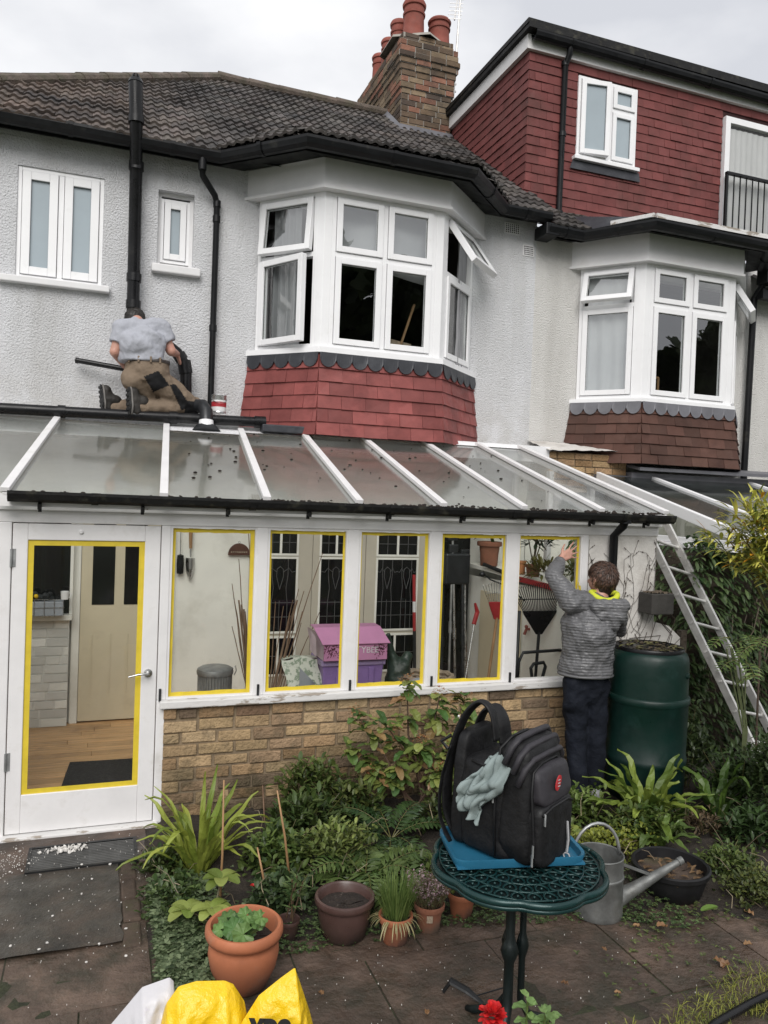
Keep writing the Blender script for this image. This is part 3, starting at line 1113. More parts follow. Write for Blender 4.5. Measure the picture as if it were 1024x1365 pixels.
for ca_, cb_ in (((1.52, 7.50, 0), (1.72, 7.22, 0)), ((3.36, 7.28, 0), (3.55, 7.5, 0))):
    c = MB()
    drape(c, ca_, cb_, 3.55, 4.95, 4)
    c.build('curtain', m['curtain'], house, smooth=True)
c = MB()
c.sheet(lambda a, b: V((1.95 + 1.08 * a, 7.16 + .02 * math.sin(a * 9), 4.40 + .13 * a * (1 - b) * -1 + .55 * b)), 14, 6)
c.build('window_blind', m['net'], house, smooth=True)

# eaves, gutters and roof
EA = [(-3.3, 7.31, 5.255), (.95, 7.31, 5.235), (1.60, 6.66, 5.235), (3.20, 6.66, 5.235), (3.86, 7.29, 5.225), (4.42, 7.29, 5.22)]
gutter(house, EA, .068)
sf = MB()
ia = [(-3.3, 7.56), (1.2, 7.56), (1.80, 6.93), (3.14, 6.93), (3.78, 7.56), (4.42, 7.56)]
oa = [(p[0], p[1] + .065) for p in EA]
for i in range(5):
    a, b = oa[i], oa[i + 1]
    c_, d = ia[i], ia[i + 1]
    sf.quad((a[0], a[1], 5.20), (c_[0], c_[1], 5.235), (d[0], d[1], 5.235), (b[0], b[1], 5.20))
    sf.quad((a[0], a[1], 5.17), (b[0], b[1], 5.17), (b[0], b[1], 5.32), (a[0], a[1], 5.32))
sf.build('fascia', m['black_gutter'], house)
S_ = .754
rt = MB()
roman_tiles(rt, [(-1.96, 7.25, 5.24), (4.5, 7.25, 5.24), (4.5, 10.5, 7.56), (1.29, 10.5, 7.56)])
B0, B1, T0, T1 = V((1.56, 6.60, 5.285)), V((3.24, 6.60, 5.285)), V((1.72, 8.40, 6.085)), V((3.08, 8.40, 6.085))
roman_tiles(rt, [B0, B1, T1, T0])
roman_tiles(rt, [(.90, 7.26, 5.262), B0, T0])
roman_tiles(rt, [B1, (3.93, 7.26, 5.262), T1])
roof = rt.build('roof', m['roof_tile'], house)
u_ = MB()
u_.add([(-1.96, 7.27, 5.22), (4.5, 7.27, 5.22), (4.5, 10.5, 7.53), (1.29, 10.5, 7.53), (-1.96, 13.7, 5.22), (4.5, 13.7, 5.22)], [(0, 1, 2, 3), (3, 2, 5, 4), (0, 3, 4)], (.4, .4, .4))
u_.build('roof_deck', m['roof_tile'], roof)
# hip and ridge tiles, half round
hp = MB()
p0, p1, p2 = V((-1.96, 7.25, 5.23)), V((1.29, 10.5, 7.575)), V((4.5, 10.5, 7.575))
for a, b in ((p0, p1), (p1, p2)):
    k = int((b - a).length / .36)
    for i in range(k):
        q0, q1 = a.lerp(b, i / k), a.lerp(b, (i + 1.02) / k)
        hp.tube([q0, q1], [.11 + rr(-.008, .008), .10], n=12, flat=.75)
hp.build('ridge_tiles', m['ridge_tile'], roof)

# rainwater pipe with its swan neck
d = MB()
yp = YW - .055
dpts = [(.79, 7.31, 5.17), (.79, 7.31, 5.10), (.80, 7.36, 5.05), (.93, yp - .02, 4.93), (.955, yp, 4.86), (.955, yp, 2.86)]
d.tube(dpts, .029, n=12)
for z_ in (4.86, 4.72, 3.7, 2.95):
    d.tube([(.955, yp, z_ - .03), (.955, yp, z_ + .03)], .036, n=12)
d.tube([(.79, 7.31, 5.08), (.79, 7.31, 5.19)], .037, n=12)
d.build('downpipe', m['black_gutter'], house, smooth=True, auto=50)

# soil and vent pipe up the wall, through the gutter line and above the roof edge
f = MB()
fx = .235
f.tube([(fx + .0, 7.43, 3.55), (fx - .012, 7.43, 5.0), (fx - .03, 7.22, 5.32), (fx - .045, 7.20, 5.69)], .056, n=18)
for z_, dx, yy in ((3.82, 0, 7.43), (4.06, -.002, 7.43), (5.05, -.012, 7.41)):
    f.tube([(fx + dx, yy, z_ - .035), (fx + dx, yy, z_ + .035)], .066, n=18)
f.build('vent_pipe', m['black_plastic'], house, smooth=True, auto=50)
f = MB()
f.tube([(fx - .03, 7.21, 5.36), (fx - .045, 7.2, 5.68)], .06, n=18)
f.tube([(fx - .045, 7.2, 5.68), (fx - .046, 7.2, 5.715)], [.066, .05], n=18)
f.tube([(fx - .03, 7.21, 5.34), (fx - .031, 7.21, 5.40)], .068, n=18)
for j in range(8):
    t = j * math.pi / 4
    f.bar((fx - .046 + .055 * math.cos(t), 7.2 + .055 * math.sin(t), 5.68), (fx - .046 + .02 * math.cos(t), 7.2 + .02 * math.sin(t), 5.755), .012, .01)
f.build('pipe_cowl', m['black_plastic'], house, smooth=True, auto=40)
air_vent(house, 4.02, YW, 5.07, .19, .12)
air_vent(house, 4.25, YW, 4.86, .14, .12)

# chimney stack
ch = thing('chimney_stack', 'sooty brick chimney stack with clay pots astride the party wall', 'chimney', (4.0, 10.5, 7.2))
BP = [(.19, .135, .09), (.14, .10, .07), (.24, .18, .12), (.10, .075, .06), (.26, .13, .09)]
cx0, cx1, cy0, cy1 = 3.65, 4.38, 9.92, 11.9
cb = MB()


def stack_course(z0, z1, e):
    W, D = cx1 - cx0 + 2 * e, cy1 - cy0 + 2 * e
    bricks(cb, (cx0 - e, cy0 - e, z0), (1, 0, 0), (0, -1, 0), W, z1 - z0, BP)
    bricks(cb, (cx0 - e, cy1 + e, z0), (0, -1, 0), (-1, 0, 0), D, z1 - z0, BP)
    bricks(cb, (cx1 + e, cy0 - e, z0), (0, 1, 0), (1, 0, 0), D, z1 - z0, BP)
    cb.quad((cx0 - e, cy0 - e, z1), (cx1 + e, cy0 - e, z1), (cx1 + e, cy1 + e, z1), (cx0 - e, cy1 + e, z1), WHITE, 1)
    cb.quad((cx0 - e, cy0 - e, z0), (cx0 - e, cy1 + e, z0), (cx1 + e, cy1 + e, z0), (cx1 + e, cy0 - e, z0), WHITE, 1)


stack_course(7.0, 7.69, 0)
stack_course(7.69, 7.92, .02)
stack_course(7.92, 8.0, .035)
stack_course(8.0, 8.075, .055)
stack_course(8.075, 8.15, .075)
stack_course(8.15, 8.31, .055)
stack_course(8.31, 8.43, .0)
cb.build('brickwork', [m['chimney_brick'], m['chimney_mortar']], ch)
MB().lathe([(.52, 0), (.5, .04), (.0, .1)], (4.0, 10.35, 8.43), 6).build('flaunching', m['chimney_mortar'], ch)
fl = MB()
fl.add([(cx0 - .08, cy0 - .10, 7.085), (cx1 + .03, cy0 - .10, 7.085), (cx1 + .03, cy0 - .016, 7.20), (cx0 - .02, cy0 - .016, 7.20)], [(0, 1, 2, 3)])
fl.add([(cx0 - .08, cy0 - .10, 7.085), (cx0 - .018, cy0 - .016, 7.20), (cx0 - .018, 10.5, 7.66), (cx0 - .09, 10.5, 7.56)], [(0, 1, 2, 3)])
fl.build('flashing', m['light_lead'], ch)


def chimney_pot(x, y, h, r):
    p = MB()
    p.lathe([(r * 1.04, -.06), (r, .02), (r * .92, h * .62), (r * .93, h * .63), (r * 1.02, h * .64), (r * 1.04, h * .69), (r * .94, h * .7), (r * .93, h * .84), (r * 1.06, h * .86), (r * 1.1, h * .93), (r * .98, h), (r * .8, h), (r * .75, h * .5)], (x, y, 8.44), 24)
    p.build('chimney_pot', m['pot_clay'], ch, smooth=True, auto=40)


for x, y, h, r in ((3.86, 10.1, .52, .15), (4.25, 10.12, .38, .15), (3.80, 10.5, .46, .125), (3.80, 10.9, .42, .12), (3.80, 11.3, .4, .12), (4.2, 10.75, .36, .13)):
    chimney_pot(x, y, h, r)

an = thing('tv_aerial', 'thin television aerial on a pole beside the chimney stack', 'aerial', (4.52, 10.1, 7.7))
a = MB()
a.tube([(4.49, 10.1, 7.75), (4.56, 10.1, 9.6)], .016, n=8)
a.bar((4.38, 10.1, 8.0), (4.53, 10.1, 8.0), .02, .02)
a.bar((4.38, 10.1, 7.9), (4.53, 10.1, 7.9), .02, .02)
a.build('mast', m['alu'], an)
a = MB()
a.tube([(4.40, 9.95, 8.78), (4.56, 10.2, 9.4)], .01, n=6)
for i in range(9):
    p = V((4.40, 9.95, 8.80)).lerp(V((4.56, 10.2, 9.4)), i / 8)
    a.tube([p + V((-.09, .03, 0)), p + V((.09, -.03, 0))], .004, n=5)
a.build('aerial_rods', m['alu'], an)

es = thing('painters_easel', 'wooden easel with a small board seen inside the dark bay window', 'easel', (2.72, 7.35, 3.52))
a = MB()
a.bar((2.74, 7.36, 3.52), (2.92, 7.34, 4.12), .035, .02)
a.build('mast', m['wood'], es)
a = MB()
a.obox((2.60, 7.3, 3.56), V((.26, .02, -.03)), V((.0, .015, 0)), V((.06, .06, .2)))
a.build('board', m['wicker'], es)

# ------------------------------------------------------------------ the right house
nb = thing('terraced_house', 'neighbouring white house with a brown tiled bay and a big red tiled roof dormer', 'house', (6.4, YW, 0))
w = MB()
wallgrid(w, 4.42, 10.5, 2.2, 5.2, YW, [(5.05, 7.17, 3.36, 4.83)], .1)
w.build('rear_wall', m['roughcast_cream'], nb)
MB().box((4.43, YW, -.1), (10.5, YW + .1, 2.2)).build('ground_floor_wall', m['inside_white'], nb)
nA, nB, nC, nD = V((4.98, YW, 0)), V((5.46, 7.0, 0)), V((6.69, 7.0, 0)), V((7.25, YW, 0))
npn = (nA, nB, nC, nD)
bay_windows(nb, nA, nB, nC, nD, 3.345, 4.80, 1.02, {(0, 1): ('top', .32)}, {(0, 1): ('top', .55)})
bay_band(nb, npn, 4.80, 5.10, .075, 'bay_head', 'smooth_render')
bay_band(nb, npn, 4.795, 4.82, .095, 'bay_moulding', 'smooth_render')
bay_band(nb, npn, 3.30, 3.345, .045, 'bay_sill', 'upvc')
bay_apron(nb, npn, 3.285, 2.63, .085, 'brown_tile', 'light_lead', .12, .225)
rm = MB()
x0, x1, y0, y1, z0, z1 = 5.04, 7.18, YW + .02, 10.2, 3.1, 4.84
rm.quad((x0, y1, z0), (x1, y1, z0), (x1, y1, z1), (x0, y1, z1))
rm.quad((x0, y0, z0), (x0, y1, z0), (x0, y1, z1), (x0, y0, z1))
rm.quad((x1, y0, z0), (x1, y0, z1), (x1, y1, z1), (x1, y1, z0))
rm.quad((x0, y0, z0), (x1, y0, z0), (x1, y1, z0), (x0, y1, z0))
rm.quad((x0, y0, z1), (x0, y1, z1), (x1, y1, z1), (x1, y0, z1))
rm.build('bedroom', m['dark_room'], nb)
for z_, nm_ in ((3.31, 'bay_board'), (4.83, 'bay_ceiling')):
    MB().add([at_z(p, z_) for p in offs(*npn, -.02)], [(0, 1, 2, 3)]).build(nm_, m['inside_white'], nb)
c = MB()
drape(c, (5.10, 7.52, 0), (5.40, 7.18, 0), 3.36, 4.8, 3, .012)
c.build('curtain', m['net'], nb, smooth=True)
chn = thing('wooden_chair', 'pale chair back seen inside the neighbouring bay window', 'chair', (5.78, 7.4, 3.33))
a = MB()
pts = [V((5.62, 7.35, 3.36)), V((5.72, 7.35, 3.66)), V((6.0, 7.4, 3.66)), V((6.0, 7.4, 3.36))]
for q in range(3):
    a.tube([pts[q], pts[q + 1]], .014, n=8)
for t in (.3, .65):
    a.tube([pts[1].lerp(pts[2], t), pts[0].lerp(pts[3], t)], .009, n=6)
a.build('backrest', m['wood'], chn)

NE = [(4.40, 7.29, 5.10), (4.86, 7.29, 5.095), (5.28, 6.68, 5.09), (6.83, 6.68, 5.085), (7.36, 7.27, 5.08)]
gutter(nb, NE, .068)
sf = MB()
ia = [(4.40, 7.56), (4.85, 7.56), (5.40, 6.93), (6.76, 6.93), (7.36, 7.56)]
for i in range(4):
    a, b = NE[i], NE[i + 1]
    c_, d = ia[i], ia[i + 1]
    sf.quad((a[0], a[1] + .065, 5.06), (c_[0], c_[1], 5.09), (d[0], d[1], 5.09), (b[0], b[1] + .065, 5.06))
    sf.quad((a[0], a[1] + .065, 5.03), (b[0], b[1] + .065, 5.03), (b[0], b[1] + .065, 5.17), (a[0], a[1] + .065, 5.17))
sf.build('fascia', m['black_gutter'], nb)
rt = MB()
roman_tiles(rt, [(4.46, 7.25, 5.13), (4.95, 7.25, 5.13), (5.6, 7.86, 5.53), (4.46, 7.86, 5.53)])
rt.build('roof', m['roof_tile'], nb)
bt = MB()
bt.add([(4.9, 7.2, 5.14), (5.25, 6.64, 5.14), (6.86, 6.64, 5.14), (7.4, 7.25, 5.14), (7.4, 7.9, 5.36), (4.9, 7.9, 5.50)], [(0, 1, 2, 3, 4, 5)])
bt.build('bay_roof', m['lead'], nb)
e = MB()
e.bar((5.02, 7.05, 5.165), (5.27, 6.66, 5.165), .03, .05)
e.bar((5.29, 6.66, 5.165), (6.84, 6.66, 5.165), .03, .05)
e.bar((6.86, 6.68, 5.165), (7.3, 7.2, 5.165), .03, .05)
e.build('roof_edge', m['flaking'], nb)
MB().box((4.36, 7.25, 5.02), (4.52, 7.5, 5.15)).build('gutter_outlet', m['black_gutter'], nb, bevel=.01)

# dormer
DY = 7.86
dm = MB()
dh = [(5.07 - 4.42, 5.87 - 4.42, .62, 1.75), (7.22 - 4.42, 8.35 - 4.42, 0.0, 1.75)]
hung_tiles(dm, [(4.42, DY, 5.40), (10.2, DY, 5.40), (10.2, DY, 7.27), (4.42, DY, 7.27)], .105, .165, lift=.014, var=.12, tilt=.005, holes=[(.64, 1.46, .76, 1.72), (2.76, 4.3, -.1, 1.72)])
dm.quad((4.42, DY + .004, 5.36), (10.2, DY + .004, 5.36), (10.2, DY + .004, 7.3), (4.42, DY + .004, 7.3), (.2, .2, .2))
hung_tiles(dm, [(4.42, 10.3, 7.54), (4.42, DY - .012, 5.40), (4.42, DY - .012, 7.27), (4.42, 10.3, 7.27)][0:0] or [(4.42, 10.2, 7.27), (4.42, 7.60, 5.40), (4.42, DY - .014, 5.40), (4.42, DY - .014, 7.27)], .105, .165, lift=.014, var=.12, tilt=.005, basis=((4.42, 10.3, 5.40), (0, -1, 0), (0, 0, 1)))
dm.add([(4.425, DY, 5.4), (4.425, DY, 7.3), (4.425, 10.3, 7.3), (4.425, 10.3, 5.4)], [(0, 1, 2, 3)], (.2, .2, .2))
dorm = dm.build('dormer', m['red_tile'], nb)
fs = MB()
fs.obox((4.36, DY - .05, 7.27), (5.9, 0, 0), (0, .05, 0), (0, 0, .16))
fs.obox((4.36, DY, 7.27), (.05, 0, 0), (0, 2.6, 0), (0, 0, .16))
fs.build('fascia', m['old_paint'], dorm)
fs = MB()
fs.obox((4.31, DY - .17, 7.432), (6, 0, 0), (0, 2.9, 0), (0, 0, .05))
fs.obox((4.30, DY - .16, 7.484), (6, 0, 0), (0, 2.9, 0), (0, 0, .05))
fs.build('flat_roof', m['mossy_gutter'], dorm)
gutter(dorm, [(4.40, DY - .12, 7.40), (10.3, DY - .12, 7.36)], .062)
d = MB()
px = 4.86
d.tube([(px + .01, DY - .12, 7.36), (px + .01, DY - .11, 7.28), (px, DY - .045, 7.18), (px - .01, DY - .045, 5.42)], .034, n=12)
for z_ in (7.2, 6.4, 5.5):
    d.tube([(px - .003, DY - .045, z_ - .025), (px - .003, DY - .045, z_ + .025)], .042, n=12)
d.build('downpipe', m['black_gutter'], dorm, smooth=True, auto=50)
w1 = window_unit(nb, (5.06, DY - .03, 6.20), (1, 0, 0), (0, -1, 0), .44, .93, 1, None, m['frosted'], fw=.035, sw=.055, opens={(0, 0): ('left', .16)}, label='open dormer casement')
w2 = window_unit(nb, (5.50, DY - .03, 6.20), (1, 0, 0), (0, -1, 0), .38, .93, 1, .62, m['frosted'], fw=.035, sw=.05)
MB().box((5.02, DY - .075, 6.155), (5.92, DY, 6.198)).build('window_sill', m['upvc'], nb, bevel=.005)
MB().add([(4.98, DY - .035, 6.05), (5.96, DY - .035, 6.05), (5.94, DY - .03, 6.155), (5.02, DY - .03, 6.155)], [(0, 1, 2, 3)]).build('window_apron', m['lead'], nb)
MB().box((5.07, DY - .012, 6.22), (5.87, DY - .006, 7.12)).build('window_backing', m['inside_white'], nb)
# balcony door with net curtain and railing
w3 = MB()
rect_frame(w3, (7.19, DY - .04, 5.50), (1, 0, 0), UP, (0, -1, 0), 1.5, 1.58, .075, -.05, .02)
w3.obox((8.25, DY - .045, 5.57), (.06, 0, 0), (0, .04, 0), (0, 0, 1.4))
w3 = w3.build('balcony_door', m['upvc'], nb)
MB().quad((7.26, DY - .035, 5.56), (8.6, DY - .035, 5.56), (8.6, DY - .035, 7.02), (7.26, DY - .035, 7.02)).build('pane', m['clear_glass'], w3)
c = MB()
drape(c, (7.27, DY - .017, 0), (8.6, DY - .017, 0), 5.56, 6.96, 15, .008)
c.build('net_curtain', m['net'], w3, smooth=True)
MB().box((7.26, DY - .003, 5.56), (8.6, DY - .001, 7.03)).build('door_backing', m['dark_room'], w3)
r_ = MB()
yb = DY - .13
r_.bar((7.16, yb, 6.34), (9.6, yb, 6.34), .045, .03)
r_.bar((7.16, yb, 5.56), (9.6, yb, 5.56), .03, .02)
x = 7.19
while x < 9.5:
    r_.bar((x, yb, 5.56), (x, yb, 6.33), .012, .012, up=(0, 1, 0))
    x += .098
r_.bar((7.17, yb, 5.4), (7.17, yb, 6.33), .03, .03, up=(0, 1, 0))
r_.build('balcony_railing', m['black_gutter'], nb)
d = MB()
d.box((7.33, 7.18, 4.88), (7.47, 7.34, 5.06))
d.tube([(7.40, 7.3, 4.9), (7.40, 7.44, 4.75), (7.40, 7.48, 2.4)], .04, n=12)
d.bar((7.38, 7.33, 4.78), (9.4, 7.33, 4.76), .09, .12)
d.build('downpipe', m['black_gutter'], nb)
rt = MB()
roman_tiles(rt, [(7.45, 7.27, 4.84), (9.5, 7.27, 4.84), (9.5, 7.86, 5.3), (7.45, 7.86, 5.3)])
rt.build('low_roof', m['roof_tile'], nb)
# stub of party wall in pale brick with a mortar weathering, lead flashings
PB = [(.36, .24, .13), (.42, .29, .16), (.3, .19, .1), (.4, .26, .15)]
b = MB()
bricks(b, (4.44, 7.16, 2.36), (1, 0, 0), (0, -1, 0), .98, .36, PB, bh=.072)
b.box((4.44, 7.165, 2.3), (5.42, 7.55, 2.72), WHITE, 1)
b.build('party_wall_stub', [m['brick'], m['mortar']], nb)
b = MB()
b.sheet(lambda s, t: V((4.40 + 1.08 * s, 7.08 + .46 * t, 2.725 + .05 * s * (1 - t) + .13 * t + .012 * fbm((s * 6, t * 3, 0), 2))), 30, 8)
b.build('mortar_capping', m['old_render'], nb)
ld = MB()
ld.box((5.43, 7.06, 2.40), (7.6, 7.5, 2.54))
ld.box((5.0, 7.10, 2.28), (5.43, 7.155, 2.50))
ld.obox((5.43, 6.93, 2.56), (2.2, 0, 0), (0, .3, .05), (0, 0, .035))
ld.build('lead_flashing', m['light_lead'], nb)

# ------------------------------------------------------------------ the neighbours' conservatory
nc = thing('conservatory', 'white framed conservatory with a dark glass roof next door, behind the ivy', 'conservatory', (6.5, 6.2, 0))
SX = 5.05


def nz_(y):
    return 1.975 + .265 * (y - 5.22)


b = MB()
b.obox((SX - .05, 5.15, nz_(5.15) - .05), (.05, 0, 0), (0, 1.95, .517), (0, 0, .105))
b.build('bargeboard', m['upvc'], nc, bevel=.006)
for x in (5.73, 7.1):
    b = MB()
    b.obox((x - .035, 5.2, nz_(5.2) + .0), (.05, 0, 0), (0, 1.9, .5035), (0, 0, .045))
    b.build('glazing_bar', m['upvc'], nc, bevel=.006)
for x0, x1 in ((5.02, 5.69), (5.77, 7.06), (7.14, 7.9)):
    MB().quad((x0, 5.2, nz_(5.2) + .02), (x1, 5.2, nz_(5.2) + .02), (x1, 7.1, nz_(7.1) + .02), (x0, 7.1, nz_(7.1) + .02)).build('roof_pane', m['dark_roof_glass'], nc)
b = MB()
b.box((SX - .06, 5.1, 1.85), (SX + .03, 7.4, 1.905))
b.box((SX - .09, 5.1, 1.81), (SX + .03, 7.4, 1.848))
b.box((SX - .05, 5.1, 1.905), (SX + .02, 5.2, 1.99))
b.box((SX - .02, 5.12, 1.9), (7.9, 5.2, 1.98))
b.box((SX - .05, 6.25, 1.905), (SX + .02, 6.31, 2.22))
b.build('frame', m['upvc'], nc, bevel=.005)
MB().quad((SX, 5.2, 1.9), (SX, 7.1, 1.9), (SX, 7.1, nz_(7.1) - .03), (SX, 5.2, nz_(5.2) - .03)).build('side_pane', m['window_glass'], nc)
b = MB()
b.box((SX, 5.55, 0), (SX + .1, 7.4, 1.81))
b.box((SX + .1, 5.55, 0), (7.9, 5.63, 1.81))
b.build('dwarf_wall', m['old_render'], nc)
MB().box((5.4, 6.9, .1), (7.9, 6.92, 2.35)).build('inner_wall', m['cladding'], nc)

# ------------------------------------------------------------------ the lean-to
YF = 5.18
RY0, RZ0, RY1, RZ1 = 5.05, 2.115, 7.15, 2.73
lt = thing('lean_to', 'white timber lean-to with yellow taped windows, glass roof and brick base', 'lean-to', (1.8, YF, 0))
LB = [(.50, .36, .21), (.47, .33, .19), (.44, .31, .175), (.40, .265, .15), (.46, .335, .2), (.29, .19, .105), (.24, .155, .10), (.37, .265, .15), (.35, .24, .15), (.2, .145, .1), (.38, .28, .165)]
b = MB()
bricks(b, (.425, YF - .005, -.05), (1, 0, 0), (0, -1, 0), 3.16, .80, LB, bl=.235, bh=.0805, joint=.014, proud=.014, jit=.006)
b.box((.43, YF, -.05), (3.585, YF + .15, .75), WHITE, 1)
b.build('brick_wall', [m['brick'], m['mortar']], lt, bevel=.005)
MB().obox((.40, YF - .055, .755), (3.16, 0, 0), (0, .14, 0), (0, 0, .05)).build('window_sill', m['flaking'], lt, bevel=.008)

WX = [(.437, .996), (1.07, 1.632), (1.716, 2.26), (2.336, 2.89), (2.98, 3.545)]
WZ = (.815, 1.915)
fr = MB()
edges = [.38] + [v for p in WX for v in p] + [3.60]
for i in range(0, len(edges), 2):
    fr.obox((edges[i], YF - .01, .805), (edges[i + 1] - edges[i], 0, 0), (0, .09, 0), (0, 0, 1.125))
fr.obox((-.60, YF - .012, 1.93), (4.86, 0, 0), (0, .1, 0), (0, 0, .075))
fr.obox((-.60, YF - .03, 2.005), (4.88, 0, 0), (0, .1, 0), (0, 0, .05))
fr.obox((-.565, YF - .012, -.02), (.075, 0, 0), (0, .1, 0), (0, 0, 1.95))
fr.obox((.38, YF - .012, -.02), (.052, 0, 0), (0, .1, 0), (0, 0, .825))
fr.build('frame', m['old_paint'], lt, bevel=.005)
MB().obox((-.64, YF - .065, -.02), (1.05, 0, 0), (0, .16, 0), (0, 0, .045)).build('door_sill', m['flaking'], lt, bevel=.008)
for i, (a, b_) in enumerate(WX):
    f = MB()
    rect_frame(f, (a, YF, WZ[0] - .009), (1, 0, 0), UP, (0, -1, 0), b_ - a, WZ[1] - WZ[0] + .024, .014, -.05, .004)
    win = f.build('window', m['old_paint'], lt)
    MB().quad((a + .01, YF + .022, WZ[0]), (b_ - .01, YF + .022, WZ[0]), (b_ - .01, YF + .022, WZ[1]), (a + .01, YF + .022, WZ[1])).build('pane', m['clear_glass'], win)
    f = MB()
    j = [rr(-.007, .007) for _ in range(8)]
    tw = .026
    A, B, z0, z1 = a + .008, b_ - .008, WZ[0] + .002, WZ[1] - .002
    yt = YF + .020

    def strip(p, q, r_, s_, seg=14):
        p, q, r_, s_ = V(p), V(q), V(r_), V(s_)
        f.sheet(lambda u, v: (p.lerp(q, u)).lerp(s_.lerp(r_, u), v) + V((0, -.003 * abs(fbm((u * 9, v, a), 1)), 0)) + (V((rr(-.0024, .0024), 0, rr(-.0024, .0024)))), seg, 1)
    strip((A, yt, z0), (B, yt, z0), (B, yt, z0 + tw + j[0]), (A, yt, z0 + tw + j[1])) if i != 4 else None
    strip((A, yt, z1 - tw + j[2]), (B, yt, z1 - tw + j[3]), (B, yt, z1), (A, yt, z1))
    if i != 4:
        strip((A, yt - .001, z0), (A + tw + j[4], yt - .001, z0), (A + tw + j[5], yt - .001, z1), (A, yt - .001, z1), 1)
        strip((B - tw + j[6], yt - .001, z0), (B, yt - .001, z0), (B, yt - .001, z1), (B - tw + j[7], yt - .001, z1), 1)
    else:      # last one half done: left strip up, right strip hanging loose
        strip((A, yt - .001, z0 - .03), (A + .02, yt - .001, z0 - .03), (A + .024, yt - .001, z1), (A, yt - .001, z1), 1)
        strip((B - tw, yt - .001, z0 + .52), (B, yt - .001, z0 + .45), (B, yt - .001, z1), (B - tw, yt - .001, z1), 1)
        f.sheet(lambda u, v: V((B + .005 - .02 * v - .03 * (1 - v) ** 2 + .02 * u, yt - .02 - .05 * (1 - v), z0 + .44 + .3 * v)), 1, 8)
    f.build('masking_tape', m['tape'], win)
    h = MB()
    h.box((a - .045, YF - .022, .80), (a - .03, YF - .005, .88))
    h.build('window_catch', m['dark_metal'], win)

# door
DX0, DX1, DZ0, DZ1 = -.485, .375, .03, 1.925
gx0, gx1, gz0, gz1 = -.40, .28, .265, 1.825
f = MB()
yo = YF - .006
f.obox((DX0, yo, DZ0), (gx0 - DX0, 0, 0), (0, .045, 0), (0, 0, DZ1 - DZ0))
f.obox((gx1, yo, DZ0), (DX1 - gx1, 0, 0), (0, .045, 0), (0, 0, DZ1 - DZ0))
f.obox((gx0, yo, DZ0), (gx1 - gx0, 0, 0), (0, .045, 0), (0, 0, gz0 - DZ0))
f.obox((gx0, yo, gz1), (gx1 - gx0, 0, 0), (0, .045, 0), (0, 0, DZ1 - gz1))
door = f.build('door', m['old_paint'], lt, bevel=.004)
MB().quad((gx0, YF + .01, gz0), (gx1, YF + .01, gz0), (gx1, YF + .01, gz1), (gx0, YF + .01, gz1)).build('pane', m['clear_glass'], door)
f = MB()
rect_frame(f, (gx0, YF + .008, gz0), (1, 0, 0), UP, (0, -1, 0), gx1 - gx0, gz1 - gz0, .034, 0, .003, fb=.03)
f.build('masking_tape', m['tape'], door)
f = MB()
hx, hz = .322, .985
f.lathe([(0.026, 0), (.026, .008), (.012, .010), (.011, .05)], (hx, yo, hz), 18, axis=(0, -1, 0), caps=True)
f.tube([(hx, yo - .045, hz), (hx - .02, yo - .05, hz + .004), (hx - .06, yo - .05, hz + .002), (hx - .12, yo - .048, hz - .012)], [.011, .010, .009, .007], n=10, flat=.8)
f.build('door_handle', m['steel'], door, smooth=True, auto=50)
for z_ in (.42, 1.66):
    f = MB()
    f.tube([(DX0 - .004, yo - .008, z_), (DX0 - .004, yo - .008, z_ + .11)], .008, n=8)
    f.obox((DX0, yo - .003, z_), (.02, 0, 0), (0, .004, 0), (0, 0, .11))
    f.build('hinge', m['dull_steel'], door)
f = MB()
f.lathe([(.014, 0), (.014, .006), (.007, .012)], (-.10, yo, 1.878), 12, axis=(0, -1, 0), caps=True)
f.build('knob', m['old_paint'], door)

# rendered end pier with dead creeper
f = MB()
f.sheet(lambda a, b: V((3.585 + .665 * a, YF - .005 + .006 * fbm((a * 3, b * 6, 1), 2), -.05 + 2.0 * b)), 8, 20)
f.box((3.59, YF + .004, -.05), (4.25, YF + .16, 1.95))
f.build('end_pier', m['old_render'], lt)
f = MB()
f.prism([(4.24, YF - .012, -.05), (4.52, YF - .012, -.05), (4.52, YF - .012, 1.10), (4.40, YF - .012, 1.20), (4.24, YF - .012, 1.24)], (0, .2, 0))
f.build('pier_buttress', m['old_render'], lt)
# gutter with its brackets and downpipe
gutter(lt, [(-.50, 4.99, 2.105), (4.24, 4.99, 2.085)], .05, 'mossy_gutter')
f = MB()
f.obox((-.58, 5.03, 2.03), (4.8, 0, 0), (0, .02, 0), (0, 0, .075))
f.build('fascia', m['old_paint'], lt)
for x in (-.33, .25, .77, 1.30, 1.86, 2.42, 2.97, 3.5, 4.0):
    f = MB()
    f.bar((x, 5.03, 2.045), (x, 4.97, 2.03), .02, .03)
    f.bar((x, 5.03, 2.07), (x, 5.03, 2.0), .02, .01, up=(0, 1, 0))
    f.build('gutter_bracket', m['mossy_gutter'], lt)
f = MB()
f.tube([(3.80, 4.99, 2.07), (3.80, 5.02, 2.01), (3.795, 5.12, 1.93), (3.79, 5.13, .2)], .033, n=12)
f.tube([(3.80, 4.99, 2.03), (3.80, 4.99, 2.10)], .042, n=12)
f.build('downpipe', m['black_gutter'], lt, smooth=True, auto=50)

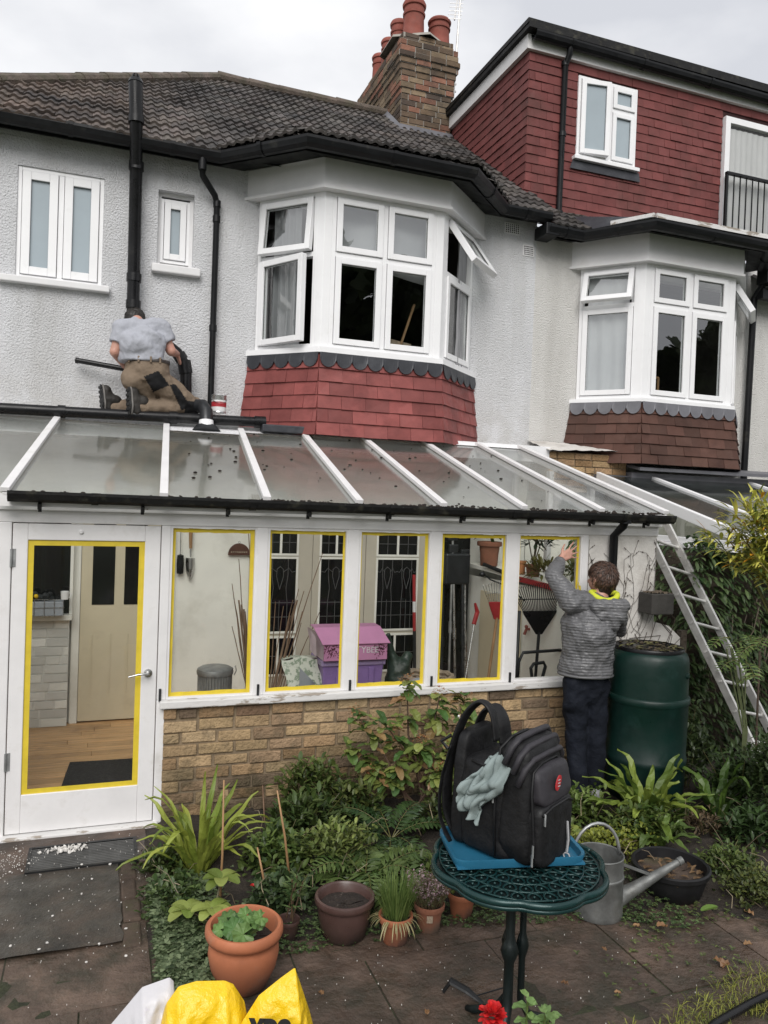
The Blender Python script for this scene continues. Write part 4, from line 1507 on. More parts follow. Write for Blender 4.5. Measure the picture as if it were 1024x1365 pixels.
# glass roof
XF = [-.52, .374, 1.022, 1.655, 2.281, 2.93, 3.604, 4.205]
XB = [-.346, .536, 1.184, 1.766, 2.352, 2.978, 3.59, 4.076]
for i in range(-1, 7):
    xa, xb = (XF[i], XF[i + 1]) if i >= 0 else (-1.5, XF[0])
    ya, yb = (XB[i], XB[i + 1]) if i >= 0 else (-1.3, XB[0])
    MB().quad((xa, RY0 - .02, RZ0 - .006), (xb, RY0 - .02, RZ0 - .006), (yb, RY1, RZ1), (ya, RY1, RZ1)).build('roof_pane', m['roof_glass'], lt)
for a, b_ in zip(XF, XB):
    f = MB()
    p, q = V((a, RY0 - .03, RZ0 + .012)), V((b_, RY1, RZ1 + .02))
    n_ = V((1, 0, 0)).cross(q - p).normalized()
    f.bar(p, q, .052, .03, up=n_)
    f.bar(p - n_ * .05, q - n_ * .05, .03, .06, up=n_)
    f.build('glazing_bar', m['old_paint'], lt, bevel=.004)
f = MB()
f.obox((-1.5, RY1, 2.60), (5.95, 0, 0), (0, .40, 0), (0, 0, .165))
f.build('roof_ledge', m['bead_paint'], lt)
f = MB()
f.sheet(lambda a, b: V((.55 + .62 * a, 6.93 + .25 * b + (.025 * fbm((a * 8, 0, 0), 2) if b == 0 else 0), RZ0 + (6.93 - RY0 + .25 * b) * .2929 + .008)), 30, 2)
f.sheet(lambda a, b: V((1.2 + .55 * a, 7.03 + .15 * b + (.02 * fbm((a * 7, 4, 0), 2) if b == 0 else 0), RZ0 + (7.03 - RY0 + .15 * b) * .2929 + .008)), 30, 2)
f.sheet(lambda a, b: V((-.3 + 4.4 * a, 7.10 + .06 * b, RZ0 + (7.10 - RY0 + .06 * b) * .2929 + .006)), 30, 1)
f.build('flashing_paint', m['bead_paint'], lt)
f = MB()
f.obox((1.36, 7.0, 2.72), (.5, 0, .0), (0, .14, 0), (0, 0, .07))
f.build('lead_upstand', m['lead'], lt, bevel=.01)
# wood boards, floor mat, end walls
f = MB()
yy = 5.24
while yy < 7.5:
    xx = -1.4
    while xx < 4.2:
        L_ = rr(1.2, 2.2)
        f.box((xx + .002, yy + .002, .0), (min(4.2, xx + L_) - .002, yy + .108, .03), (rr(.78, 1.15),) * 3)
        xx += L_
    yy += .11
f.build('floor', m['boards'], lt)
f = MB()
f.box((-1.45, YF + .1, 0), (-1.4, 7.5, 2.7))
f.box((-1.4, YF + .05, 0), (-.6, YF + .1, 2.0))
f.build('side_wall', m['inside_white'], lt)
f = MB()
f.box((4.2, YF + .16, 0), (4.26, 7.52, 1.42))
f.build('end_wall', m['inside_white'], lt)
f = MB()
for y_ in (5.36, 6.05, 6.75, 7.44):
    f.box((4.205, y_, 1.42), (4.255, y_ + .055, 2.2 + (y_ - 5.3) * .2))
f.build('end_frame', m['old_paint'], lt)
MB().quad((4.23, 5.35, 1.42), (4.23, 7.5, 1.42), (4.23, 7.5, 2.7), (4.23, 5.35, 2.1)).build('end_pane', m['clear_glass'], lt)
sh = MB()
sh.prism([(3.70, 7.5, 1.47), (3.86, 5.9, 1.385), (4.2, 5.9, 1.385), (4.2, 7.5, 1.47)], (0, 0, .035))
sh.build('plant_shelf', m['inside_white'], lt)
sh = MB()
sh.bar((3.845, 5.95, 1.41), (3.78, 6.7, 1.44), .03, .045)
sh.build('shelf_edging', m['red_paint'], lt)
sh = MB()
sh.prism([(3.72, 7.48, .03), (3.72, 7.42, .03), (3.88, 5.92, .03), (3.91, 5.92, .03)], (0, 0, 1.35))
cup = sh.build('cupboard_front', m['inside_white'], lt)
sh = MB()
sh.prism([(3.735, 7.2, .1), (3.805, 6.5, .1), (3.79, 6.5, .1), (3.72, 7.2, .1)], (0, 0, 1.15))
sh.build('cupboard_door', m['cream'], lt)

# debris on the roof panes
f = MB()
for _ in range(90):
    x, y = RND.choice((.7, 1.1, 1.5, 2.0, 2.6, 3.2)) + RND.gauss(0, .22), min(7.0, max(5.1, RND.gauss(6.2, .6)))
    z = RZ0 + (y - RY0) * .2929 + .006
    f.ball((x, y, z), rr(.004, .016), 6, 4, sc=(1, rr(.6, 1.6), .5))
for _ in range(520):
    x = rr(-.5, 4.2)
    if fbm((x, 0, 3), 3, 2) < -.2:
        continue
    y = RND.gauss(5.03, .018)
    f.ball((x, y, RZ0 + max(-.01, (y - RY0) * .2929) + .002), rr(.004, .012), 5, 4, sc=(1.5, 1, .8))
tag(f.build('roof_debris', m['soil']), 'dark bits of moss and leaf scattered over the glass roof', 'debris', kind='stuff')

# ------------------------------------------------------------------ inner doors of the house, seen through the lean-to glass
YI = 7.5
f = MB()
dxa, dxb = -.135, .60
f.box((dxa, YI, .045), (dxb, YI + .045, 2.03))
idr = f.build('inner_door', m['cream'], house, bevel=.003)
for a, b_ in ((.095, .285), (.37, .56)):
    f = MB()
    f.box((dxa + a, YI - .004, 1.10), (dxa + b_, YI - .001, 1.86))
    f.build('pane', m['void'], idr)
f = MB()
for a in (.10, .26, .41, .57):
    f.box((dxa + a - .006, YI - .008, .30), (dxa + a + .006, YI - .0005, .83))
f.build('moulding', m['cream'], idr)
f = MB()
f.box((dxa - .07, YI - .01, .03), (dxa - .003, YI + .045, 2.1))
f.box((dxb + .003, YI - .01, .03), (dxb + .07, YI + .045, 2.1))
f.box((dxa - .07, YI - .01, 2.04), (dxb + .07, YI + .045, 2.12))
f.build('door_frame', m['inside_white'], house, bevel=.004)
# white painted brick panel with a window and its sill, left of the inner door
f = MB()
bricks(f, (-1.39, 7.43, .03), (1, 0, 0), (0, -1, 0), 1.17, .95, [(1, 1, 1), (.97, .97, .97), (.93, .93, .92)], proud=.008, jit=.0015)
f.box((-1.39, 7.435, .03), (-.22, 7.5, .98), WHITE, 1)
f.build('painted_brick_panel', [m['white_brick'], m['white_brick']], house)
f = MB()
f.box((-1.39, 7.36, .985), (-.20, 7.5, 1.03))
f.box((-.225, 7.42, 1.03), (-.2, 7.5, 2.1))
f.build('inner_sill', m['inside_white'], house)
MB().box((-1.39, 7.47, 1.03), (-.23, 7.49, 1.95)).build('inner_window', m['void'], house)

# french doors with leaded lights
f = MB()
fx0, fx1 = 1.46, 3.24
fdo = []
f.box((fx0 - .08, YI - .012, .03), (fx0, YI + .04, 2.15))
f.box((fx1, YI - .012, .03), (fx1 + .08, YI + .04, 2.15))
f.build('door_frame', m['cladding'], house, bevel=.003)
lights = [(1.50, 1.83, 'l'), (2.09, 2.42, 'l'), (2.68, 3.12, 'w')]


def leaf_door(x0, x1, px0, px1):
    f = MB()
    f.box((x0, YI, .05), (x1, YI + .045, 2.08))
    d = f.build('french_door', m['cladding'], house, bevel=.003)
    for (z0, z1) in ((1.585, 1.80), (.82, 1.53), (.40, .75)):
        f = MB()
        cols = [(px0, px1)] if (z1 - z0) > .5 else [(px0, (px0 + px1) / 2 - .012), ((px0 + px1) / 2 + .012, px1)]
        for a, b_ in cols:
            f.box((a, YI - .004, z0), (b_, YI - .001, z1))
        f.build('pane', m['void'], d)
        f = MB()
        rect_frame(f, (px0 - .022, YI - .001, z0 - .022), (1, 0, 0), UP, (0, -1, 0), px1 - px0 + .044, z1 - z0 + .044, .02, 0, .012)
        if len(cols) > 1:
            f.box(((px0 + px1) / 2 - .011, YI - .012, z0), ((px0 + px1) / 2 + .011, YI - .001, z1))
        f.build('glazing_bead', m['inside_white'], d)
        f = MB()
        yl = YI - .008
        w_ = px1 - px0
        mid = (px0 + px1) / 2
        r_ = .0035
        if z1 - z0 > .5:
            n_ = 2 if w_ > .36 else 1
            for q in range(n_):
                a, b_ = px0 + w_ * q / n_, px0 + w_ * (q + 1) / n_
                c_ = (a + b_) / 2
                hw = (b_ - a) / 2
                for x in (a + hw * .5, b_ - hw * .5):
                    f.tube([(x, yl, z0), (x, yl, z0 + .28), (x + (c_ - x) * .2, yl, z0 + .42), (x, yl, z1 - .16), (x, yl, z1)], r_, n=5)
                f.tube([(c_, yl, z0), (c_, yl, z0 + .3)], r_, n=5)
                t = [(c_, yl, z1 - .30), (c_ - .035, yl, z1 - .17), (c_ - .03, yl, z1 - .10), (c_, yl, z1 - .075), (c_ + .03, yl, z1 - .10), (c_ + .035, yl, z1 - .17), (c_, yl, z1 - .30)]
                f.tube(t, r_, n=5)
                for sg in (-1, 1):
                    f.tube([(c_ + sg * .03, yl, z1 - .13), (c_ + sg * hw * .55, yl, z1 - .09), (c_ + sg * hw * .75, yl, z1 - .13), (c_ + sg * hw, yl, z1 - .12)], r_, n=5)
            for z_ in (z0 + .14, z0 + .28):
                f.tube([(px0, yl, z_), (px1, yl, z_)], r_, n=5)
        else:
            for a, b_ in cols:
                f.tube([((a + b_) / 2, yl, z0), ((a + b_) / 2, yl, z1)], r_, n=5)
                f.tube([(a, yl, (z0 + z1) / 2), (b_, yl, (z0 + z1) / 2)], r_, n=5)
        f.build('leading', m['leaded'], d)
    f = MB()
    f.box((px0 - .03, YI - .006, .12), (px1 + .03, YI, .33))
    f.build('lower_panel', m['cladding'], d)


leaf_door(1.462, 2.0, 1.52, 1.835)
leaf_door(2.004, 2.555, 2.09, 2.40)
leaf_door(2.56, 3.238, 2.69, 3.115)

# ------------------------------------------------------------------ things kept in the lean-to
f = MB()
f.prism([(-0.201, 5.819, 0.045), (0.399, 5.798, 0.045), (0.467, 6.368, 0.045), (-0.157, 6.395, 0.045)], (0, 0, -.012))
tag(f.build('doormat', m['rubber_mat']), 'black ribbed doormat on the boards inside the glazed door', 'doormat')

bn = thing('dustbin', 'round steel bin with a dull lid standing by the white wall behind the first window', 'bin', (.95, 6.62, .03))
c_ = V((.955, 6.62, .03))
f = MB()
pr = [(.13, 0)]
for i in range(12):
    pr.append((.13 + .004 * i / 12 + (.003 if i % 2 else 0), .05 * i + .02))
f.lathe([(.132, 0), (.136, .62)], c_, 36)
for j in range(36):
    t = 2 * math.pi * j / 36
    f.tube([c_ + V((.134 * math.cos(t), .134 * math.sin(t), .02)), c_ + V((.138 * math.cos(t), .138 * math.sin(t), .6))], .006, n=5)
f.build('drum', m['dull_steel'], bn, smooth=True, auto=50)
f = MB()
f.lathe([(.150, .60), (.153, .62), (.148, .645), (.12, .66), (.05, .668), (.0, .67)], c_, 36)
f.build('lid', m['dull_steel'], bn, smooth=True, auto=40)
f = MB()
f.tube([c_ + V((.145, 0, .635)), c_ + V((.17, 0, .66)), c_ + V((.178, 0, .62)), c_ + V((.16, 0, .58))], .005, n=6)
f.build('bail', m['steel'], bn)

# canes
G = 'garden canes leaning in the lean-to'
CANE_L = [((1.218, 7.200, 1.551), (1.244, 6.600, 0.448), False), ((1.131, 7.000, 1.346), (1.231, 6.600, 0.449), False), ((1.139, 6.900, 1.231), (1.244, 6.600, 0.448), False), ((1.162, 6.800, 1.224), (1.251, 6.600, 0.448), True), ((1.190, 6.800, 1.185), (1.257, 6.600, 0.448), True), ((1.215, 6.750, 1.132), (1.263, 6.600, 0.447), False), ((1.095, 6.700, 1.013), (1.238, 6.600, 0.449), False), ((1.315, 7.300, 1.860), (1.240, 6.600, 1.314), False), ((1.193, 6.700, 1.160), (1.251, 6.600, 0.448), True)]
CANE_R = [((1.769, 7.100, 1.283), (1.456, 6.600, 0.503), False), ((1.820, 7.100, 1.262), (1.489, 6.600, 0.501), False), ((1.692, 7.000, 1.192), (1.450, 6.600, 0.503), False), ((1.787, 7.000, 1.087), (1.515, 6.600, 0.500), False), ((1.734, 7.000, 1.192), (1.489, 6.600, 0.501), True), ((1.586, 6.900, 1.152), (1.436, 6.600, 0.503), False), ((1.758, 6.900, 0.999), (1.542, 6.600, 0.498), False), ((1.516, 6.900, 1.194), (1.423, 6.600, 0.504), False), ((1.644, 6.900, 1.070), (1.463, 6.600, 0.502), True), ((2.017, 7.200, 1.615), (1.520, 6.600, 0.565), False), ((2.008, 7.200, 1.054), (1.593, 6.600, 0.561), False)]


def cane(p, q, thick, left):
    p, q = V(p), V(q)
    d = (p - q)
    q = q - d * ((q.z - .03) / max(.2, d.z)) if q.z > .03 else q
    f = MB()
    k = 9
    pts, rs = [], []
    r0 = .013 if thick else .0058
    for i in range(k + 1):
        t = i / k
        pts.append(q.lerp(p, t) + V((rr(-.004, .004), rr(-.004, .004), 0)))
        rs.append(r0 * (1 - .45 * t) * (1.25 if i in (2, 4, 6, 8) else 1))
    f.tube(pts, rs, n=7)
    ob = f.build('bamboo_cane', m['cane'], smooth=True)
    tag(ob, 'brown bamboo cane in the bundle behind the first post' if left else 'brown bamboo cane fanned out behind the second window', 'cane', G)


for p, q, th in CANE_L:
    cane(p, q, th, True)
for p, q, th in CANE_R:
    cane(p, q, th, False)

# wall-hung brush, trowel and plaque
t_ = thing('bottle_brush', 'black bottle brush hanging on the white wall behind the first window', 'brush', (.727, 7.5, 1.38))
f = MB()
f.tube([(.722, 7.52, 1.95), (.725, 7.515, 1.56)], .004, n=6)
f.build('handle', m['steel'], t_)
f = MB()
f.lathe([(.004, 0), (.03, .01), (.033, .09), (.03, .18), (.004, .19)], (.727, 7.51, 1.375), 14)
f.build('bristles', m['black_plastic'], t_)
t_ = thing('trowel', 'small steel trowel hanging blade down by its pale wooden handle', 'trowel', (.82, 7.5, 1.33))
f = MB()
f.tube([(.812, 7.515, 1.95), (.814, 7.51, 1.80), (.818, 7.51, 1.62)], [.014, .019, .014], n=10)
f.build('handle', m['wood'], t_)
f = MB()
f.tube([(.818, 7.51, 1.62), (.82, 7.505, 1.54)], .007, n=8)
f.sheet(lambda a, b: V((.82 + (a - .5) * .085 * (1 - .75 * (1 - b) ** 3), 7.505 + .02 * (a - .5) ** 2 * 8 - .02, 1.33 + .2 * b)), 6, 8)
f.build('blade', m['steel'], t_)
t_ = thing('wall_plaque', 'half round dark wooden plaque hanging on the white wall', 'plaque', (1.27, 7.5, 1.56))
f = MB()
pts = [V((1.17, 7.53, 1.56))] + [V((1.275 - .105 * math.cos(i * math.pi / 14), 7.53, 1.565 + .11 * math.sin(i * math.pi / 14))) for i in range(15)] + [V((1.38, 7.53, 1.56))]
f.prism(pts, (0, -.02, 0))
f.build('board', m['dark_wood'], t_, bevel=.004)
f = MB()
for i in range(9):
    f.box((1.195 + i * .018, 7.507, 1.583 + rr(0, .004)), (1.207 + i * .018, 7.5085, 1.597))
f.build('lettering', m['wicker'], t_)
f = MB()
f.tube([(1.275 + .01 * math.cos(i), 7.52, 1.685 + .01 * math.sin(i)) for i in range(8)], .002, n=5)
f.build('hanging_ring', m['steel'], t_)

# shelf things by the inner window
t_ = thing('wire_tray', 'grey tray of oddments on the sill by the inner door', 'tray', (-.35, 7.4, 1.03))
f = MB()
f.box((-.62, 7.28, 1.035), (-.27, 7.44, 1.16))
f.build('tray', m['grey_plastic'], t_, bevel=.006)
f = MB()
for x in (-.58, -.5, -.42, -.34):
    f.tube([(x, 7.275, 1.03), (x, 7.275, 1.18)], .003, n=5)
for z in (1.04, 1.11, 1.18):
    f.tube([(-.63, 7.275, z), (-.26, 7.275, z)], .003, n=5)
f.build('wire_front', m['steel'], t_)
f = MB()
for i in range(14):
    f.ball((rr(-.6, -.28), rr(7.3, 7.42), 1.17 + rr(0, .05)), rr(.02, .04), 8, 5)
f.build('oddments', m['dark_metal'], t_)
MB_ = MB()
MB_.ball((-.49, 7.31, 1.205), .02, 8, 6)
tag(MB_.build('knob_of_wax', m['bag_yellow'], smooth=True), 'small yellow and red object lying on the tray of oddments', 'oddment')
t_ = thing('mug', 'white enamel mug on the end of the inner sill', 'mug', (-.25, 7.3, 1.17))
f = MB()
f.lathe([(.03, 0), (.035, .07), (.031, .07), (.027, .01), (0, .008)], (-.26, 7.29, 1.18), 18)
f.build('cup', m['upvc'], t_, smooth=True, auto=40)
f = MB()
f.tube([(-.226, 7.29, 1.235), (-.21, 7.29, 1.23), (-.21, 7.29, 1.205), (-.226, 7.29, 1.195)], .005, n=6)
f.build('handle', m['upvc'], t_)

# purple tub under a pink box
t_ = thing('storage_tub', 'see-through purple storage tub beneath the pink box', 'tub', (2.1, 6.55, .03))
f = MB()
tx0, tx1, ty0, ty1 = 1.86, 2.42, 6.5, 6.85
vs = [(tx0 + .03, ty0 + .03, .2), (tx1 - .03, ty0 + .03, .2), (tx1 - .03, ty1 - .03, .2), (tx0 + .03, ty1 - .03, .2), (tx0, ty0, .70), (tx1, ty0, .70), (tx1, ty1, .70), (tx0, ty1, .70)]
f.add(vs, [(3, 2, 1, 0), (0, 1, 5, 4), (1, 2, 6, 5), (2, 3, 7, 6), (3, 0, 4, 7)])
for x in (1.98, 2.12, 2.28):
    f.obox((x, ty0 + .016, .22), (.05, 0, 0), (0, -.012, .0), (0, -.02, .44))
f.build('tub', m['purple_tub'], t_, bevel=.012)
f = MB()
rect_frame(f, (tx0 - .015, ty0 - .015, .68), (1, 0, 0), (0, 1, 0), UP, tx1 - tx0 + .03, ty1 - ty0 + .03, .03, 0, .05)
f.build('rim', m['lilac_rim'], t_, bevel=.006)
tag(MB().box((1.8, 6.4, .03), (2.6, 7.0, .2)).build('low_bench', m['cladding'], bevel=.01), 'low pale bench under the purple tub, below the sill', 'bench')
t_ = thing('gift_box', 'pink floral cardboard box with a loose lid on top of the purple tub', 'box', (2.12, 6.6, .735))
f = MB()
f.box((1.85, 6.44, .735), (2.43, 6.86, .88))
f.build('carton', m['pink'], t_, bevel=.004)
f = MB()
f.add([(1.83, 6.42, .885), (2.45, 6.42, .885), (2.42, 6.62, 1.0), (1.80, 6.62, 1.0), (2.45, 6.86, .99), (1.83, 6.86, .99)], [(0, 1, 2, 3), (3, 2, 4, 5)])
o_ = f.build('lid', m['pink'], t_)
sm_ = o_.modifiers.new('thick', 'SOLIDIFY')
sm_.thickness = .006
f = MB()
f.add([(1.848, 6.45, .74), (1.848, 6.45, .88), (1.80, 6.6, .98), (1.80, 6.85, .97), (1.848, 6.85, .74)], [(0, 1, 2, 3, 4)])
f.add([(1.79, 6.47, .77), (1.79, 6.5, .93), (1.78, 6.62, .97), (1.78, 6.66, .80)], [(0, 1, 2, 3)])
f.build('end_flap', m['pink_pale'], t_)
f = MB()
for cx in (1.92, 2.36):
    for i in range(60):
        x, z = RND.gauss(cx, .035), RND.gauss(.83, .03)
        x, z = min(max(x, 1.855), 2.425), min(max(z, .745), .875)
        f.leaf((x, 6.437, z), (rr(-1, 1), 0, rr(-1, 1)), rr(.015, .03), .008, 0, 2, nrm=(0, 1, 0), fold=0)
f.build('flower_print', m['maroon'], t_)


def text_mesh(name, body, size, loc, rx, mat, parent, rz=0, ext=.0006, bold=0):
    cu = bpy.data.curves.new(name, 'FONT')
    cu.body = body
    cu.size = size
    cu.extrude = ext
    cu.offset = bold
    ob = bpy.data.objects.new(name, cu)
    COL.objects.link(ob)
    bpy.context.view_layer.update()
    me = bpy.data.meshes.new_from_object(ob.evaluated_get(bpy.context.evaluated_depsgraph_get()))
    bpy.data.objects.remove(ob)
    ob = bpy.data.objects.new(name, me)
    COL.objects.link(ob)
    me.materials.clear()
    me.materials.append(mat)
    ob.parent = parent
    ob.location = V(loc) - (org(parent) if parent else V((0, 0, 0)))
    ob.rotation_euler = (rx, 0, rz)
    return ob


text_mesh('lettering', 'BITTY', .085, (2.01, 6.436, .80), math.pi / 2, m['white_print'], t_)
text_mesh('lettering', 'BEE', .075, (2.23, 6.436, .80), math.pi / 2, m['white_print'], t_)
f = MB()
f.lathe([(.0, .001), (.028, .001)], (2.03, 6.438, .765), 20, axis=(0, -1, 0))
f.build('round_print', m['white_print'], t_)

# patterned cushion bag, dark scoop, small pots
def pat(a, b):
    return V((1.54 + .32 * a + .02 * math.sin(b * 5), 6.52 + .1 * b - .03 * math.sin(a * 3.1), .40 + .34 * b + .02 * math.sin(a * 7 + b * 4)))


f = MB()
f.sheet(pat, 14, 10)
f.sheet(lambda a, b: pat(a, 1) + V((.02 * b, .2 * b, -.02 * b + .015 * math.sin(a * 8))), 14, 4)
ob = f.build('folded_oilcloth', m['pattern'], smooth=True)
tag(ob, 'folded green and white patterned oilcloth leaning behind the second window', 'cloth')
f = MB()
f.lathe([(.05, 0), (.055, .09), (.05, .09), (.045, .005)], (1.51, 6.36, .44), 18)
tag(f.build('plastic_cup', m['pattern'], smooth=True), 'pale patterned cup at the left of the folded oilcloth', 'cup')
f = MB()
f.sheet(lambda a, b: V((1.63 + .14 * a, 6.4 + .05 * math.sin(a * 3.14) * -1, .42 + .28 * b * (1 - .5 * a))), 8, 6)
tag(f.build('coal_scoop', m['grey_plastic'], smooth=True), 'dull grey scoop standing against the folded oilcloth', 'scoop')
f = MB()
f.lathe([(.05, 0), (.062, .14), (.054, .14), (.045, .02), (0, .02)], (1.76, 6.3, .42), 4, wob=0)
tag(f.build('plant_pot', m['pale_blue'], bevel=.006), 'small square pale blue pot beside the purple tub', 'pot')

# refuse sack and wicker basket, small pail
mb = MB()
base = V((2.60, 6.62, .3))
for p, q, r0, r1 in (((0, 0, 0), (.02, 0, .25), .15, .12), ((.0, 0, .2), (-.05, 0, .42), .1, .05), ((.05, 0, .2), (.1, 0, .42), .09, .05), ((.0, -.05, .1), (.06, -.05, .35), .09, .05), ((-.05, 0, .42), (-.10, 0, .62), .035, .03)):
    mb.cap(base + V(p), base + V(q), r0, r1)
ob = organic(mb, 'garden_sack', m['green_bag'], None, .02, 3, lambda p, n: .02 * fbm(p, 9, 3))
tag(ob, 'crumpled dark green sheet bundled to the right of the purple tub', 'sack')
f = MB()
for k in range(9):
    t = k / 8
    r_ = .17 + .05 * t
    f.tube([V((2.86, 6.5, .25 + .3 * t)) + V((r_ * math.cos(a * .2618), r_ * math.sin(a * .2618), .012 * (a % 2))) for a in range(25)], .016 if k < 8 else .024, n=6)
tag(f.build('wicker_basket', m['wicker']), 'round wicker basket behind the third window', 'basket')
f = MB()
f.lathe([(.06, 0), (.075, .15), (.08, .155), (.08, .165), (.068, .165), (.055, .02), (0, .02)], (2.66, 6.25, .42), 24)
tag(f.build('pail', m['grey_plastic'], smooth=True), 'small grey pail by the sill behind the third window', 'pail')
t_ = thing('ranging_pole', 'red and white banded pole leaning by the french door', 'pole', (3.08, 7.3, .45))
pa, pb = V((3.075, 7.3, .03)), V((3.038, 7.36, 1.39))
f = MB()
for k, mi in ((0, 1), (1, 1), (2, 0), (3, 2), (4, 0)):
    s_ = [0, .3, .58, .72, .80, 1][k:k + 2]
    f.tube([pa.lerp(pb, s_[0]), pa.lerp(pb, s_[1])], .017, n=10, mi=mi)
f.build('pole', [m['red_paint'], m['dark_metal'], m['tin_white']], t_)

# long tools in the corner behind the fourth window
TG = 'long handled tools in the corner behind the fourth window'
TL = [(3.40, 7.2, 3.43, 7.3, 1.75, 'dull_steel', .012, 'grey'), (3.46, 7.15, 3.44, 7.3, 1.62, 'steel', .013, 'bright steel'), (3.52, 7.1, 3.55, 7.3, 1.5, 'dark_metal', .016, 'black'), (3.57, 7.15, 3.6, 7.35, 1.55, 'steel', .011, 'thin steel'), (3.36, 7.3, 3.38, 7.4, 1.4, 'dark_metal', .02, 'stout black'), (3.62, 7.2, 3.6, 7.4, 1.28, 'dark_wood', .016, 'dark wooden')]
for x0, y0, x1, y1, zt, mt, r_, nm in TL:
    t_ = thing('garden_tool', nm + ' shafted tool standing in the corner behind the fourth window', 'tool', (x0, y0, .03), TG)
    f = MB()
    f.tube([(x0, y0, .03), (x1, y1, zt)], r_, n=10)
    f.tube([V((x0, y0, .03)).lerp(V((x1, y1, zt)), .45), V((x0, y0, .03)).lerp(V((x1, y1, zt)), .52)], r_ * 1.5, n=10)
    f.build('shaft', m[mt], t_)
    f = MB()
    f.box((x1 - .05, y1 - .02, zt), (x1 + .05, y1 + .02, zt + rr(.05, .12)))
    f.build('head', m['dark_metal'], t_, bevel=.01)
f = MB()
f.box((3.34, 7.25, 1.30), (3.62, 7.45, 1.62))
tag(f.build('tool_rack', m['dark_metal'], bevel=.02), 'dark rack holding the long tools against the wall', 'rack')
MB_ = MB().box((3.30, 7.44, .03), (3.70, 7.47, 1.95))
tag(MB_.build('back_board', m['black_plastic']), 'black board behind the long handled tools', 'board')
t_ = thing('reaching_grabber', 'slanting thin silver rod with a red grip', 'grabber', (3.44, 6.9, .2))
f = MB()
f.tube([(3.42, 6.9, .3), (3.56, 7.0, .95)], .008, n=8)
f.build('rod', m['steel'], t_)
f = MB()
f.tube([(3.555, 7.0, .93), (3.60, 7.02, 1.05), (3.57, 7.02, 1.14)], [.022, .024, .012], n=8)
f.build('grip', m['red_paint'], t_)


def rake(name, label, c, head_w, head_h, n_t, mat_t, mat_h, mat_s, base, spread=.5, tr=.004):
    t_ = thing(name, label, 'rake', base)
    c = V(c)
    f = MB()
    k = 10
    pts = [c + V((-head_w * .28, 0, .0)), c + V((head_w * .28, 0, 0)), c + V((head_w * .26, 0, -.03)), c + V((.03, 0, -head_h * .5)), c + V((-.03, 0, -head_h * .5)), c + V((-head_w * .26, 0, -.03))]
    f.prism(pts, (0, .02, 0))
    f.build('fan_base', m[mat_h], t_, bevel=.006)
    f = MB()
    for i in range(n_t):
        s_ = (i / (n_t - 1) - .5)
        a = c + V((s_ * head_w * .52, .01, -.01))
        b_ = c + V((s_ * head_w, .01, head_h * (.62 - .25 * abs(s_))))
        f.tube([a, a.lerp(b_, .9), b_ + V((0, -.03, -.005))], tr, n=6)
    f.tube([c + V((-head_w * .38, .0, head_h * .25)), c + V((head_w * .38, .0, head_h * .25))], tr * 1.2, n=6)
    f.build('tines', m[mat_t], t_)
    f = MB()
    f.tube([c + V((0, .01, -head_h * .45)), V(base) + V((0, 0, 0))], .014, n=10)
    f.build('handle', m[mat_s], t_)


rake('leaf_rake', 'broad black plastic leaf rake standing upside down behind the last window', (3.70, 6.0, 1.21), .62, .42, 26, 'black_plastic', 'black_plastic', 'dark_metal', (3.62, 5.95, .03))
rake('lawn_rake', 'spring tined lawn rake with a red head and a wooden handle', (3.60, 6.6, 1.21), .34, .34, 12, 'steel', 'red_paint', 'wood', (3.42, 6.5, .03), tr=.003)
t_ = thing('pruning_lopper', 'black long armed lopper lying along the end of the plant shelf', 'lopper', (3.75, 7.2, 1.5))
f = MB()
f.tube([(3.72, 7.15, 1.52), (3.80, 6.5, 1.43)], .02, n=8)
f.tube([(3.70, 7.14, 1.44), (3.72, 7.0, 1.38), (3.78, 6.75, 1.34), (3.84, 6.4, 1.20)], .008, n=8)
f.ball((3.70, 7.14, 1.42), .03, 8, 6)
f.build('arms', m['dark_metal'], t_)
t_ = thing('sack_trolley', 'dark tubular trolley frame behind the last window', 'trolley', (3.5, 5.95, .03))
f = MB()
f.tube([(3.44, 5.95, .03), (3.45, 5.95, .6), (3.47, 5.97, 1.22)], .016, n=10)
f.tube([(3.45, 5.93, .55), (3.46, 5.93, .78), (3.50, 5.93, .86), (3.9, 5.93, .87)], .014, n=10)
f.tube([(3.72, 5.92, .45), (3.78, 5.92, .56), (3.95, 5.92, .62)], .012, n=8)
f.build('tube_frame', m['dark_metal'], t_, smooth=True)
t_ = thing('garden_fork', 'garden fork with a black D handle in front of the trolley', 'fork', (3.60, 5.85, .03))
f = MB()
f.tube([(3.60, 5.85, .03), (3.605, 5.85, .60)], .017, n=10)
f.build('shaft', m['wood'], t_)
f = MB()
f.tube([(3.605, 5.85, .58), (3.55, 5.85, .66), (3.535, 5.85, .74), (3.56, 5.85, .775), (3.66, 5.85, .785), (3.68, 5.85, .75), (3.655, 5.85, .66), (3.605, 5.85, .58)], .015, n=8)
f.build('grip', m['dark_metal'], t_)
t_ = thing('tap', 'brass garden tap on the cupboard front', 'tap', (3.8, 6.5, .9))
f = MB()
f.tube([(3.86, 6.4, .98), (3.79, 6.38, .98), (3.77, 6.38, .93)], .014, n=8)
f.ball((3.79, 6.38, 1.005), .018, 8, 5)
f.build('body', m['pot_clay'], t_)


# ------------------------------------------------------------------ plant helpers
def tint(a, b, t=None, v=.18):
    t = RND.random() if t is None else t
    g = 1 + rr(-v, v)
    return tuple((x + (y - x) * t) * g for x, y in zip(a, b))


